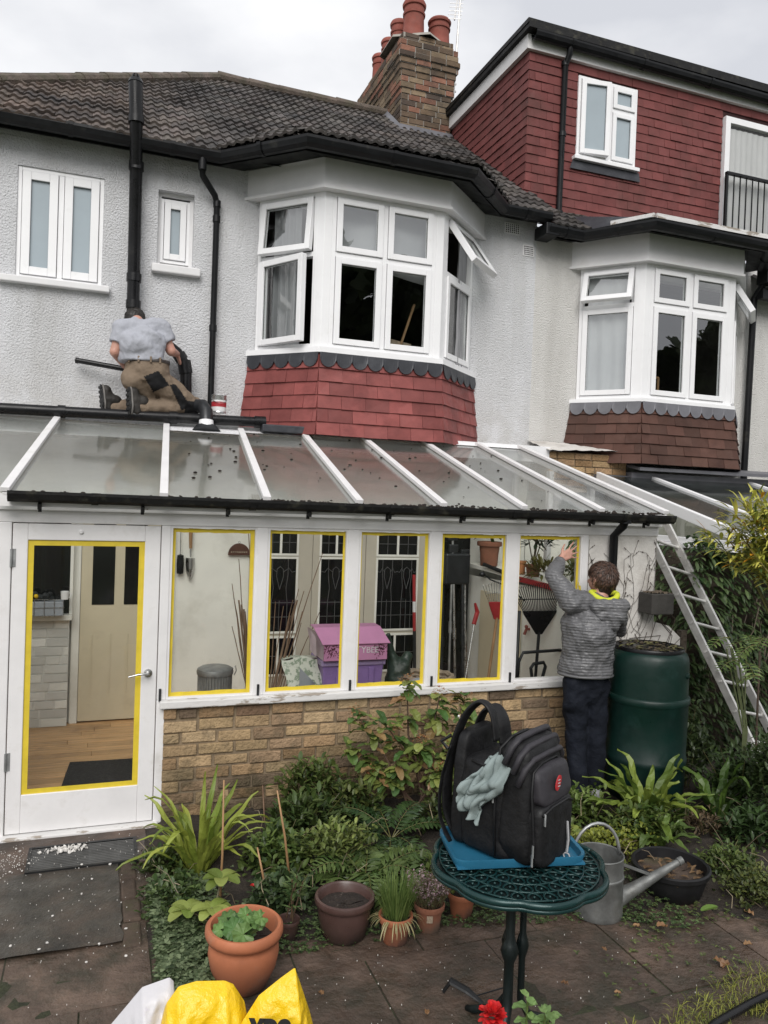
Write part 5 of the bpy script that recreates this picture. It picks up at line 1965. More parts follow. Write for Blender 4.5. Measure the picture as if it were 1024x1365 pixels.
def pot_shape(c, r_top, r_bot, h, rim=.03, rimh=.05, mat='terracotta', n=40, soil=.04):
    """Profile of a flower pot with a rolled rim and an open, soil-filled mouth."""
    f = MB()
    f.lathe([(0, 0), (r_bot * .97, 0), (r_bot, .006), (r_bot + (r_top - rim - r_bot) * .5, h * .45), (r_top - rim * .8, h - rimh), (r_top - rim * .1, h - rimh * .9), (r_top, h - rimh * .6), (r_top, h - rimh * .15), (r_top - rim * .25, h), (r_top - rim * .8, h - .004), (r_top - rim, h - rimh * .4), (r_bot * .85, h * .3)], c, n)
    return f


def soil_disc(c, r, z):
    f = MB()
    c = V(c)
    f.sheet(lambda a, b: c + V((r * b * math.cos(a * 6.2832), r * b * math.sin(a * 6.2832), z + .012 * fbm((a * 6, b * 4, c.x), 2))), 20, 4)
    return f


def leafy(f, c, rad, n, L, W, ca, cb, shape=1, droop=.4, up=.3, nseg=3, flat=1.0, fold=.25, lo=.2, dark=.4, rnd=.6):
    """Leaves spread through an irregular ellipsoid; inner and lower ones are darker."""
    c = V(c)
    for _ in range(n):
        t = rr(0, 6.283)
        ph = math.acos(rr(-.6 if flat == 1 else -.2, 1))
        q = rr(lo, 1) ** .6
        d = V((math.sin(ph) * math.cos(t), math.sin(ph) * math.sin(t), math.cos(ph)))
        w = .75 + .5 * noise.noise(d * 2.1 + c)
        p = c + V((d.x * rad[0], d.y * rad[1], d.z * rad[2])) * q * w
        dirv = (d * (1.3 - rnd) + V((rr(-rnd, rnd), rr(-rnd, rnd), rr(-rnd * .5, rnd) + up))).normalized()
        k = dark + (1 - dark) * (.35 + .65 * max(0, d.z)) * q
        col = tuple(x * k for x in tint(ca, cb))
        s = rr(.6, 1.25)
        f.leaf(p, dirv, L * s, W * s, droop * rr(.4, 1.5), nseg, shape, col, fold)


# plants on the shelf inside
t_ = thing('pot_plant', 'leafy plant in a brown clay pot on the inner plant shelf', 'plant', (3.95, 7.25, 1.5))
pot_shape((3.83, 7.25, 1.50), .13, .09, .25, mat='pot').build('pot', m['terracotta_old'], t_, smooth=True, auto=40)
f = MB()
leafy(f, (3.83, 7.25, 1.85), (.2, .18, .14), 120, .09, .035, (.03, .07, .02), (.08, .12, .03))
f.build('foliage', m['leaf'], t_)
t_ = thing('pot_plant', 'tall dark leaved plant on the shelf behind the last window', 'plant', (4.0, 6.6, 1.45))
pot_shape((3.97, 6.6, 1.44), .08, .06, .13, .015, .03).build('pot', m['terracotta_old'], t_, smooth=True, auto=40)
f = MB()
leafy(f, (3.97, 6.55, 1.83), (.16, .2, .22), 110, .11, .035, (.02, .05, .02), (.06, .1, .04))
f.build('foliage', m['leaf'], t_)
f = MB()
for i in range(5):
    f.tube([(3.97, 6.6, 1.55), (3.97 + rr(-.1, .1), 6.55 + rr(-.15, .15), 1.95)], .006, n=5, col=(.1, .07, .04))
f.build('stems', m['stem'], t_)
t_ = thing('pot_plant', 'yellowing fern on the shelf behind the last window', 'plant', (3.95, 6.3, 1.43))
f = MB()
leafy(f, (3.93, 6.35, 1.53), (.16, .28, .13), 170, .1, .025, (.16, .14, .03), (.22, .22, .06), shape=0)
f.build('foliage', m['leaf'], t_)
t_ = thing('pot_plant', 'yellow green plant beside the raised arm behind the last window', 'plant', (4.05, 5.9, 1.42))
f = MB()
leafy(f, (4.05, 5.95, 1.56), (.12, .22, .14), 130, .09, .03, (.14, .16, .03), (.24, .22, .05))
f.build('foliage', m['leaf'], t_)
t_ = thing('small_watering_can', 'small teal plastic watering can on the plant shelf', 'watering can', (3.9, 6.95, 1.47))
f = MB()
f.lathe([(.0, 0), (.065, 0), (.07, .05), (.065, .13), (.05, .15), (.04, .15), (.04, .1)], (3.86, 6.85, 1.475), 20)
f.build('body', m['teal'], t_, smooth=True, auto=40)
f = MB()
f.tube([(3.86, 6.90, 1.62), (3.86, 6.87, 1.68), (3.86, 6.80, 1.67), (3.86, 6.785, 1.58)], .01, n=8)
f.build('handle', m['teal'], t_)
t_ = thing('clay_pot', 'orange clay pot next to the teal can on the plant shelf', 'pot', (3.9, 6.6, 1.46))
pot_shape((3.90, 6.72, 1.465), .055, .045, .13, .012, .025).build('pot', m['orange_clay'], t_, smooth=True, auto=40)

# ------------------------------------------------------------------ garden things
def bz(x, y):
    y0 = bed_edge(x)
    if y < y0 or x < .2:
        return 0.0
    b = (y - y0) / max(.1, 6.2 - y0)
    h = min(1, b * 7)
    return -.02 + h * (.06 + .045 * fbm((x, y, 5), 2.2, 5) + .03 * fbm((x, y, 9), 9, 3))


# drain grating and edging bricks
gr = thing('drain_grating', 'dark slotted drain grating in the paving below the glazed door', 'grating', (0, 4.8, .01))
f = MB()
rect_frame(f, (-.33, 4.65, .008), (1, 0, 0), (0, 1, 0), UP, .60, .32, .018, 0, .016)
f.build('frame', m['grating'], gr)
f = MB()
for i in range(13):
    y_ = 4.676 + i * .0212
    f.box((-.312, y_, .010), (.252, y_ + .0095, .022))
for x_ in (-.17, 0, .16):
    f.box((x_, 4.668, .008), (x_ + .01, 4.952, .018))
f.build('slats', m['slat'], gr)
MB().box((-.31, 4.67, .009), (.25, 4.95, .0095)).build('sump', m['void'], gr)
for i in range(4):
    y_ = 3.80 + i * .222
    f = MB().box((.165 + rr(-.01, .01), y_, -.03), (.255 + rr(-.01, .01), y_ + .205, .016 + rr(-.006, .01)))
    tag(f.build('edging_brick', m['kerb_brick'], bevel=.012), 'mossy red brick set in the edge between the dark paving and the planting', 'brick', 'edging bricks along the bed')
f = MB()
for _ in range(620):
    if RND.random() < .35:
        x, y_ = RND.gauss(-.46, .10), RND.gauss(4.80, .10)
    elif RND.random() < .5:
        x, y_ = rr(-.6, .35), rr(3.7, 5.05)
    else:
        x, y_ = rr(-.6, 2.6), rr(2.6, 4.2)
        if y_ > bed_edge(x) or RND.random() < .4:
            y_ = rr(2.7, 3.4)
    z_ = .022 if (-.33 < x < .27 and 4.65 < y_ < 4.97) else .016
    s_ = rr(.0008, .0026) if (x > .3 or RND.random() < .93) else rr(.004, .009)
    k = RND.randint(5, 7)
    a0 = rr(0, 6)
    f.prism([(x + s_ * rr(.6, 1.2) * math.cos(a0 + i * 6.283 / k), y_ + s_ * rr(.6, 1.2) * math.sin(a0 + i * 6.283 / k), z_) for i in range(k)], (0, 0, rr(.002, .006)))
for _ in range(70):
    x, y_ = RND.gauss(-.12, .05), RND.gauss(4.88, .022)
    s_, k, a0 = rr(.004, .014), RND.randint(4, 6), rr(0, 6)
    f.prism([(x + s_ * rr(.6, 1.2) * math.cos(a0 + i * 6.283 / k), y_ + s_ * rr(.6, 1.2) * math.sin(a0 + i * 6.283 / k), .02 + rr(0, .02)) for i in range(k)], (0, 0, rr(.003, .008)))
tag(f.build('plaster_flakes', m['debris']), 'white flakes of plaster and paint scraped off onto the paving', 'debris', kind='stuff')

# pots -------------------------------------------------------------
t_ = thing('flower_pot', 'large orange terracotta pot with a rolled rim and round geranium leaves', 'pot', (.65, 3.37, 0))
c_ = (.65, 3.37, 0)
f = MB()
f.lathe([(0, 0), (.095, 0), (.105, .01), (.142, .09), (.154, .15), (.150, .19), (.142, .207), (.145, .215), (.163, .222), (.170, .24), (.168, .262), (.158, .272), (.146, .27), (.140, .25), (.13, .19)], c_, 48)
f.build('pot', m['terracotta'], t_, smooth=True, auto=50)
soil_disc(c_, .14, .2).build('soil', m['soil'], t_)


def geranium_leaf(f, p, nrm, r, col):
    nrm = V(nrm).normalized()
    x, y, a = frame(nrm)
    vs = [V(p)]
    k = 22
    for i in range(k):
        t = .35 + (6.283 - .7) * i / (k - 1)
        q = r * (1 + .08 * math.sin(t * 7 + 1))
        vs.append(V(p) + x * math.cos(t) * q * .55 + y * math.sin(t) * q * .55 + nrm * (.06 * r + .05 * r * math.sin(t * 7)))
    for i in range(k):
        t = .35 + (6.283 - .7) * i / (k - 1)
        q = r * (1 + .08 * math.sin(t * 7 + 1))
        vs.append(V(p) + x * math.cos(t) * q + y * math.sin(t) * q + nrm * (.02 * r + .16 * r * math.sin(t * 7)))
    c2 = tuple(q * .62 for q in col)
    f.add(vs[:1 + k], [(0, i + 1, i + 2) for i in range(k - 1)], tuple(q * 1.12 for q in col))
    f.add(vs[1:], [(i, k + i, k + i + 1, i + 1) for i in range(k - 1)], col)


f = MB()
st = MB()
for i in range(15):
    a, q = rr(0, 6.28), rr(.02, .12)
    p = V((.63 + q * math.cos(a), 3.36 + q * math.sin(a) * .8, .27 + rr(-.03, .06)))
    geranium_leaf(f, p, (math.cos(a) * .6 + rr(-.2, .2), math.sin(a) * .5 - .45, 1), rr(.034, .054), tint((.065, .15, .04), (.14, .24, .07)))
    st.tube([(.64, 3.37, .2), p - V((0, 0, .04)), p], .003, n=5, col=(.12, .17, .05))
f.build('geranium_leaves', m['leaf'], t_)
st.build('stems', m['stem'], t_)

t_ = thing('flower_pot', 'wide dark brown glazed pot holding only soil', 'pot', (1.19, 3.62, 0))
c_ = (1.19, 3.62, 0)
f = MB()
f.lathe([(0, 0), (.10, 0), (.108, .008), (.125, .08), (.133, .14), (.134, .158), (.146, .165), (.150, .182), (.146, .196), (.134, .199), (.126, .19), (.12, .1)], c_, 48)
f.build('pot', m['glazed_pot'], t_, smooth=True, auto=50)
soil_disc(c_, .126, .15).build('soil', m['soil'], t_)

t_ = thing('flower_pot', 'terracotta pot of green chives to the right of the brown glazed pot', 'pot', (1.415, 3.5, 0))
c_ = V((1.415, 3.5, 0))
pot_shape(c_, .085, .06, .135, .014, .035).build('pot', m['terracotta'], t_, smooth=True, auto=50)
soil_disc(c_, .075, .115).build('soil', m['soil'], t_)
f = MB()
for _ in range(330):
    a, q = rr(0, 6.283), .06 * math.sqrt(RND.random())
    d = V((math.cos(a) * rr(.0, .5), math.sin(a) * rr(0, .5), 1))
    f.leaf(c_ + V((q * math.cos(a), q * math.sin(a), .115)), d, rr(.10, .23), .0042, rr(0, .5), 4, 2, tint((.07, .13, .03), (.20, .27, .08)), .5)
for _ in range(60):
    a = rr(0, 6.283)
    f.leaf(c_ + V((.06 * math.cos(a), .06 * math.sin(a), .12)), (math.cos(a), math.sin(a), .4), rr(.06, .13), .005, 1.6, 4, 2, tint((.3, .26, .12), (.4, .36, .2)), .3)
f.build('chives', m['leaf'], t_)

t_ = thing('flower_pot', 'clay pot with a paper label and pink flowering thyme', 'pot', (1.615, 3.55, 0))
c_ = V((1.615, 3.55, 0))
pot_shape(c_, .078, .055, .135, .012, .03).build('pot', m['terracotta_old'], t_, smooth=True, auto=50)
f = MB()
f.sheet(lambda a, b: c_ + V((.0715 * math.cos(4.15 + .42 * a), .0715 * math.sin(4.15 + .42 * a), .065 + .035 * b)) * 1.0, 6, 1)
f.build('paper_label', m['wicker'], t_)
soil_disc(c_, .07, .115).build('soil', m['soil'], t_)
f = MB()
fl = MB()
for _ in range(150):
    a, q = rr(0, 6.283), rr(0, .06)
    p = c_ + V((q * math.cos(a), q * math.sin(a), .115))
    d = V((math.cos(a) * rr(.1, .75), math.sin(a) * rr(.1, .75), 1)).normalized()
    L_ = rr(.08, .19)
    e = p + d * L_
    f.tube([p, e], .0016, n=4, caps=False, col=(.2, .15, .09))
    for k in range(9):
        u = p + d * L_ * rr(.2, 1)
        f.leaf(u, (rr(-1, 1), rr(-1, 1), rr(-.2, .8)), .014, .006, .2, 2, 1, tint((.10, .13, .06), (.20, .22, .10)))
    for k in range(7):
        u = p + d * L_ * rr(.6, 1.05)
        fl.leaf(u, (rr(-1, 1), rr(-1, 1), rr(-.2, 1)), .012, .008, .2, 2, 1, tint((.36, .22, .28), (.50, .38, .40)))
f.build('foliage', m['leaf'], t_)
fl.build('flowers', m['leaf'], t_)

t_ = thing('flower_pot', 'small terracotta pot of yellow green seedlings at the left edge of the table', 'pot', (1.83, 3.62, 0))
c_ = V((1.83, 3.62, 0))
pot_shape(c_, .078, .055, .13, .012, .03).build('pot', m['terracotta'], t_, smooth=True, auto=50)
soil_disc(c_, .07, .11).build('soil', m['soil'], t_)
f = MB()
leafy(f, c_ + V((-.01, 0, .15)), (.06, .05, .04), 90, .03, .015, (.16, .22, .04), (.30, .33, .07))
f.build('seedlings', m['leaf'], t_)
t_ = thing('flower_pot', 'plain clay pot half hidden beneath the green table', 'pot', (2.0, 3.68, 0))
c_ = V((2.0, 3.68, 0))
pot_shape(c_, .075, .052, .13, .012, .03).build('pot', m['terracotta_old'], t_, smooth=True, auto=50)
soil_disc(c_, .068, .11).build('soil', m['soil'], t_)
t_ = thing('flower_pot', 'little dark red plastic pot with a leggy young plant', 'pot', (.92, 3.66, 0))
c_ = V((.92, 3.66, 0))
pot_shape(c_, .056, .042, .10, .006, .02).build('pot', m['glazed_pot'], t_, smooth=True, auto=50)
f = MB()
for k in range(5):
    p = c_ + V((rr(-.03, .03), rr(-.03, .03), .09))
    e = p + V((rr(-.05, .05), rr(-.04, .04), rr(.10, .2)))
    f.tube([p, e], .004, n=5, col=(.12, .08, .05))
    for q in range(14):
        u = p.lerp(e, rr(.5, 1))
        f.leaf(u, (rr(-1, 1), rr(-1, 1), rr(.1, 1)), rr(.04, .07), .014, .2, 3, 0, tint((.06, .12, .04), (.15, .2, .07)))
f.build('young_plant', m['leaf'], t_)

t_ = thing('planting_bowl', 'wide low black pot with dry brown leaves in it', 'pot', (3.08, 3.5, 0))
c_ = V((3.08, 3.52, 0))
f = MB()
f.lathe([(0, 0), (.15, 0), (.165, .01), (.19, .09), (.197, .13), (.212, .135), (.214, .158), (.205, .165), (.192, .16), (.185, .1)], c_, 44)
f.build('pot', m['pack_piping'], t_, smooth=True, auto=50)
soil_disc(c_, .188, .105).build('soil', m['kerb_brick'], t_)
f = MB()
for _ in range(40):
    a, q = rr(0, 6.283), .16 * math.sqrt(RND.random())
    f.leaf(c_ + V((q * math.cos(a), q * math.sin(a), .118)), (rr(-1, 1), rr(-1, 1), .2), .045, .022, .4, 3, 1, tint((.10, .06, .03), (.24, .15, .08)))
f.build('dry_leaves', m['leaf'], t_)

# watering can
t_ = thing('watering_can', 'galvanised watering can with a long spout behind the green table', 'watering can', (2.54, 3.44, 0))
c_ = V((2.54, 3.44, 0))
f = MB()
f.lathe([(0, .004), (.128, .004), (.131, .012), (.129, .03), (.127, .20), (.131, .205), (.131, .215), (.126, .22), (.125, .31), (.129, .318), (.126, .322), (.121, .318), (.12, .1)], c_, 40)
f.build('body', m['dull_steel2'], t_, smooth=True, auto=40)
f = MB()
f.tube([c_ + V((.10, -.02, .07)), c_ + V((.2, -.04, .12)), c_ + V((.45, -.08, .25))], [.05, .034, .017], n=14)
f.tube([c_ + V((.45, -.08, .25)), c_ + V((.475, -.083, .262))], [.022, .02], n=12)
f.build('spout', m['dull_steel2'], t_, smooth=True, auto=50)
f = MB()
f.bar(c_ + V((.11, -.02, .262)), c_ + V((.29, -.05, .19)), .022, .010)
f.build('brace', m['dull_steel2'], t_)
f = MB()
hp_ = [c_ + V((-.02 + .13 * math.cos(a), .0 - .02 * math.cos(a), .31 + .17 * math.sin(a))) for a in [i * math.pi / 12 for i in range(13)]]
f.tube(hp_, .009, n=8)
f.build('handle', m['dull_steel'], t_, smooth=True)

# table ------------------------------------------------------------
TC = V((1.615, 2.71, .72))
tb = thing('garden_table', 'round dark green cast iron table with a scalloped openwork top', 'table', (TC.x, TC.y, 0))
f = MB()
K = 96


def scal(t, r=.335):
    return r * (1 + .075 * abs(math.cos(4 * t + .4)) ** .7 - .045)


top = [TC + V((scal(2 * math.pi * i / K) * math.cos(2 * math.pi * i / K), scal(2 * math.pi * i / K) * math.sin(2 * math.pi * i / K), -.004)) for i in range(K)]
f.prism(list(top), (0, 0, -.012))
f.build('table_top', m['table_leg'], tb, bevel=.003)
f = MB()
f.tube(top + [top[0]], .012, n=8, flat=1.2)
f.tube([q - V((0, 0, .018)) for q in top + [top[0]]], .010, n=8)
f.build('rim', m['table_green'], tb, smooth=True)
f = MB()
for ring, (rad, cnt, lr) in enumerate(((.285, 30, .03), (.225, 24, .03), (.165, 18, .03), (.105, 12, .028), (.05, 6, .026))):
    for i in range(cnt):
        a = 2 * math.pi * (i + .5 * (ring % 2)) / cnt
        c = TC + V((rad * math.cos(a), rad * math.sin(a), .002))
        er, et = V((math.cos(a), math.sin(a), 0)), V((-math.sin(a), math.cos(a), 0))
        f.tube([c + er * lr * math.cos(q) + et * lr * .78 * math.sin(q) * (1 + .3 * math.cos(q)) for q in [j * math.pi / 5 for j in range(11)]], .0045, n=5, caps=False)
        f.ball(c, .006, 6, 4)
    f.tube([TC + V((rad * math.cos(q) + .0, rad * math.sin(q), .003)) + V((math.cos(q), math.sin(q), 0)) * .029 for q in [j * math.pi / 24 for j in range(49)]], .004, n=5, caps=False)
f.build('lattice', m['table_green'], tb, smooth=True)
for nm, (x0, y0), a_, r_ in (('a', (-.035, -.02), 3.9, .021), ('b', (.035, .0), .3, .015), ('c', (-.005, .04), 2.0, .017)):
    f = MB()
    p = TC + V((x0, y0, -.012))
    o2 = V((math.cos(a_), math.sin(a_), 0))
    q = [p, p + V((0, 0, -.1)), p + V((0, 0, -.28)), p + V((0, 0, -.30)), p + V((0, 0, -.33)), p + V((0, 0, -.36)), p + V((0, 0, -.38)), p + V((0, 0, -.55)), p + o2 * .05 + V((0, 0, -.63)), p + o2 * .16 + V((0, 0, -.69)), p + o2 * .2 + V((0, 0, -.705))]
    f.tube(q, [r_ * 1.25, r_ * .9, r_ * .9, r_ * 1.3, r_ * 1.75, r_ * 1.3, r_ * .9, r_ * .95, r_ * 1.1, r_, r_ * .8], n=12)
    f.build('leg', m['table_leg'], tb, smooth=True)

tr = thing('tray', 'blue plastic tray on the green table under the backpack', 'tray', (1.65, 2.8, .733))
tA, tB, tC, tD = V((1.334, 2.683, .735)), V((1.844, 2.585, .735)), V((1.905, 2.885, .735)), V((1.395, 2.985, .735))
f = MB()
f.prism([tA, tB, tC, tD], (0, 0, .008))
f.build('base', m['tray_blue'], tr)
f = MB()
ring = []
pts = [tA, tB, tC, tD]
for i in range(4):
    p, q, n_ = pts[i - 1], pts[i], pts[(i + 1) % 4]
    d1, d2 = (p - q).normalized(), (n_ - q).normalized()
    for t in (0, .25, .5, .75, 1):
        ring.append(q + d1 * .06 * (1 - t) ** 2 + d2 * .06 * t ** 2)
ctr = sum(pts, V((0, 0, 0))) / 4
prof = [(0.0, .0), (1.03, .038), (1.065, .040), (1.07, .034), (1.035, .0)]
vs = []
for s_, h in ((.985, .006), (1.0, .034), (1.045, .038), (1.05, .030), (1.012, .002)):
    vs += [ctr + (q - ctr) * s_ + UP * h for q in ring]
w_ = len(ring)
f.add(vs, [(k * w_ + i, k * w_ + (i + 1) % w_, (k + 1) * w_ + (i + 1) % w_, (k + 1) * w_ + i) for k in range(4) for i in range(w_)])
f.build('rim', m['tray_blue'], tr, smooth=True, auto=60)

# backpack -----------------------------------------------------------
BPK = V((1.60, 2.80, .745))
bk = thing('backpack', 'bulging black rucksack with grey pockets and a red oval badge, standing on the blue tray', 'backpack', BPK)
bx, by = V((.93, -.37, 0)), V((.37, .93, 0))      # picture right / away


def bp_(a, b, c):
    return BPK + bx * a + by * b + UP * c


def wrinkle(amp, sc):
    return lambda p, n: amp * fbm((p.x * sc, p.y * sc, p.z * sc * .6), 1, 4)


PF = (bx * .80 - by * .60).normalized()      # the way the pack's pockets face
PS = (-bx * .60 - by * .80).normalized()     # the side turned to the viewer


def pk(a, b, c):
    return BPK + bx * .025 + PF * a * 1.14 + PS * b * 1.12 + UP * (c * 1.0 - .004)


def squash(f, c, half, e1=.5, e2=.5, lean=0.0, topw=1.0, amp=.006, sc=12.0, nu=56, nv=40, sag=0.0):
    """Rounded bag-like block (superellipsoid) with cloth wrinkles, in the pack's own axes."""
    sg = lambda v, e: math.copysign(abs(v) ** e, v)

    def g_(u, v):
        t, ph = 2 * math.pi * u, math.pi * (v - .5)
        cz = sg(math.sin(ph), e1)
        k = sg(math.cos(ph), e1)
        w = 1 + (topw - 1) * (cz * .5 + .5)
        a = half[0] * k * sg(math.cos(t), e2) * w + lean * cz
        b_ = half[1] * k * sg(math.sin(t), e2) * w
        p = pk(c[0] + a, c[1] + b_, c[2] + half[2] * cz)
        n = (PF * (k * math.cos(t)) + PS * (k * math.sin(t)) + UP * math.sin(ph)).normalized()
        wr_ = fbm(p * sc, 1, 3) + .7 * math.sin(p.z * 60 + 5 * fbm(p * 6, 1, 2)) * max(0, fbm(p * 5, 1, 2))
        return p + n * amp * wr_
    f.sheet(g_, nu, nv)


f = MB()
squash(f, (-.035, 0, .19), (.125, .145, .19), .28, .5, amp=.011, sc=8)
f.build('main_compartment', m['pack_black'], bk, smooth=True)
f = MB()
squash(f, (.075, 0, .245), (.075, .150, .245), .42, .5, lean=-.012, topw=.93, amp=.009, sc=10)
f.build('front_compartment', m['pack_black'], bk, smooth=True)
f = MB()
squash(f, (.145, 0, .13), (.042, .128, .125), .4, .45, amp=.006, sc=13)
f.build('front_pocket', m['pack_black'], bk, smooth=True)
f = MB()
squash(f, (.135, -.005, .315), (.040, .118, .078), .5, .45, lean=-.012, amp=.005, sc=14)
f.build('top_pocket', m['pack_grey'], bk, smooth=True)
f = MB()
squash(f, (-.155, 0, .235), (.036, .135, .235), .35, .5, topw=.85, amp=.006, sc=9)
f.build('back_panel', m['pack_black'], bk, smooth=True)
for k in range(3):
    f = MB()
    z_, a_ = (.425, .470, .497)[k], (.128, .108, .075)[k]
    f.tube([pk(a_ - .03, .148, z_ - .10), pk(a_ - .012, .135, z_ - .035), pk(a_ - .004, .10, z_ - .006), pk(a_, 0, z_), pk(a_ - .004, -.10, z_ - .006), pk(a_ - .012, -.135, z_ - .035), pk(a_ - .03, -.148, z_ - .10)], .019, n=10, flat=.7)
    f.build('top_panel', m['pack_grey'], bk, smooth=True)
for path in ([(.02, .150, .03), (.015, .154, .2), (.015, .152, .34), (.02, .135, .45), (.04, .09, .492), (.05, 0, .50)],
             [(.155, .130, .02), (.158, .134, .12), (.150, .132, .22), (.14, .126, .30), (.135, .11, .375), (.135, .05, .40), (.135, -.06, .40), (.135, -.12, .34)],
             [(.182, .118, .225), (.186, .06, .243), (.186, -.06, .243), (.180, -.11, .22)],
             [(-.09, .140, .375), (-.04, .150, .372), (.0, .150, .375)]):
    f = MB()
    f.tube([pk(*q) for q in path], .0058, n=6)
    f.build('zip', m['pack_piping'], bk, smooth=True)
for a, b, c in ((.018, .160, .31), (.012, .162, .262), (.160, .142, .09), (.158, .142, .055), (.187, .115, .21)):
    f = MB()
    f.tube([pk(a, b, c + .024), pk(a + .002, b + .004, c - .02)], .0066, n=6, flat=.5)
    f.build('zip_pull', m['dull_steel'], bk)
f = MB()
f.tube([pk(.188, -.06, .15), pk(.195, -.058, .08), pk(.192, -.056, .03)], .008, n=6, flat=.5)
f.tube([pk(.192 + .012 * math.cos(i), -.056, .014 + .012 * math.sin(i)) for i in range(8)], .003, n=5)
f.build('tag_loop', m['shoe_grey'], bk)
cb_ = pk(.181, .015, .325)
f = MB()
f.prism([cb_ - PS * .020 * math.cos(t) + (UP + PS * -.35) * .028 * math.sin(t) for t in [i * 2 * math.pi / 20 for i in range(20)]], PF * .005)
f.build('badge', m['logo_red'], bk)
f = MB()
for k in (-.012, 0, .012):
    f.bar(cb_ + UP * k + PF * .006 - PS * .008, cb_ + UP * k + PF * .006 + PS * .008, .003, .003)
f.bar(cb_ - UP * .013 + PF * .006, cb_ + UP * .013 + PF * .006, .003, .003)
f.build('badge_mark', m['shoe_grey'], bk)


def strap(path, w, th, name='shoulder_strap', mt='pack_black', side=None):
    f = MB()
    pts = [pk(*q) for q in path]
    P = []
    for i in range(len(pts) - 1):
        p0, p1, p2, p3 = pts[max(0, i - 1)], pts[i], pts[i + 1], pts[min(len(pts) - 1, i + 2)]
        for k in range(6):
            t = k / 6
            P.append(.5 * ((2 * p1) + (p2 - p0) * t + (2 * p0 - 5 * p1 + 4 * p2 - p3) * t * t + (3 * p1 - p0 - 3 * p2 + p3) * t ** 3))
    P.append(pts[-1])
    f.tube(P, w, n=14, flat=th, side=side or PS)
    return f.build(name, m[mt], bk, smooth=True)


strap([(-.185, .06, .02), (-.225, .075, .12), (-.225, .08, .28), (-.20, .075, .42), (-.165, .06, .53), (-.115, .045, .585), (-.07, .04, .545), (-.05, .04, .44)], .038, .3)
strap([(-.19, -.08, .05), (-.215, -.08, .28), (-.185, -.07, .47), (-.13, -.06, .54), (-.08, -.05, .50), (-.06, -.05, .40)], .036, .3)
strap([(-.185, .11, .0), (-.225, .125, .10), (-.225, .125, .25), (-.195, .11, .40)], .013, .25, 'webbing')
f = MB()
f.tube([pk(-.20, .11, .44), pk(-.235, .12, .41), pk(-.205, .12, .385)], .008, n=6)
f.build('buckle', m['pack_piping'], bk)
f = MB()
q = pk(-.178, .085, .515)
for a, b in ((-.008, .004), (.006, .006), (-.001, -.006), (.010, -.003)):
    f.ball(q + bx * a + UP * b, .0048, 6, 4)
f.build('strap_badge', m['logo_white'], bk)

# cloth hanging out of the open top, over the side turned to the viewer
f = MB()


def clo(a, b):
    s_ = a - .5
    w = .045 + .10 * math.sin(min(1, b * 1.15 + .12) * 2.6) ** .8
    pf = .01 - .075 * b + s_ * w * .78 + .02 * math.sin(b * 6)
    ps = .10 + .075 * math.sin(min(1, b * 1.7) * 1.5708)
    z = .392 + .022 * math.sin(min(1, b * 3) * 3.14) - .25 * max(0, b - .12) * (1 + .25 * s_)
    ph = s_ * 8 + 3.4 * fbm((a * 2, b * 2.2, 4), 1, 2) * 2
    fold = .020 * math.sin(ph) * (.45 + .55 * b) + .020 * abs(fbm((a * 2.5 + b * 2, b * 3 - a * 2, 7), 1, 2)) + .008 * math.sin(b * 21 + a * 7)
    return pk(pf, ps + fold, z + .02 * fbm((a * 3, b * 3, 2), 1, 2))


f.sheet(clo, 40, 56)
ob = f.build('cloth', m['cloth'], smooth=True)
s_ = ob.modifiers.new('thick', 'SOLIDIFY')
s_.thickness = .007
tag(ob, 'grey green cloth spilling from the open top of the black rucksack', 'cloth')

# carrier bags at the bottom of the view --------------------------------
def bag(name, label, prof, mat, depth=.16, crumple=.02, seed=1, group=None):
    t_ = thing(name, label, 'bag', (prof[2][0], prof[2][1], 0), group)
    pr = [V(p) for p in prof]
    lens = [0]
    for i in range(len(pr) - 1):
        lens.append(lens[-1] + (pr[i + 1] - pr[i]).length)

    def topat(a):
        s = a * lens[-1]
        for i in range(len(pr) - 1):
            if s <= lens[i + 1] + 1e-9:
                return pr[i].lerp(pr[i + 1], (s - lens[i]) / max(1e-6, lens[i + 1] - lens[i]))
        return pr[-1]
    xm = sum(p.x for p in pr) / len(pr)

    def surf(sgn):
        def g_(a, b):
            p = topat(a)
            x = p.x + (p.x - xm) * .25 * (1 - b) ** 1.0
            z = p.z * b
            bul = math.sin(math.pi * min(1, a)) ** .6 * (1 - b) ** .5 * depth
            cr = crumple * (2.2 * (.6 - abs(noise.noise((x * 6 + z * 3, z * 5, seed)))) + 1.9 * (.5 - abs(noise.noise((x * 15 - z * 7, z * 12, seed + 4)))) + .9 * (.5 - abs(noise.noise((x * 34, z * 30, seed + 7))))) * min(1, a * 7, (1 - a) * 7, (1 - b) * 6)
            return V((x, p.y - sgn * (bul + cr), z))
        return g_
    f = MB()
    f.sheet(surf(1), 70, 64)
    f.sheet(surf(-1), 30, 20, flip=True)
    f.build('sack', mat, t_, smooth=True)
    return t_


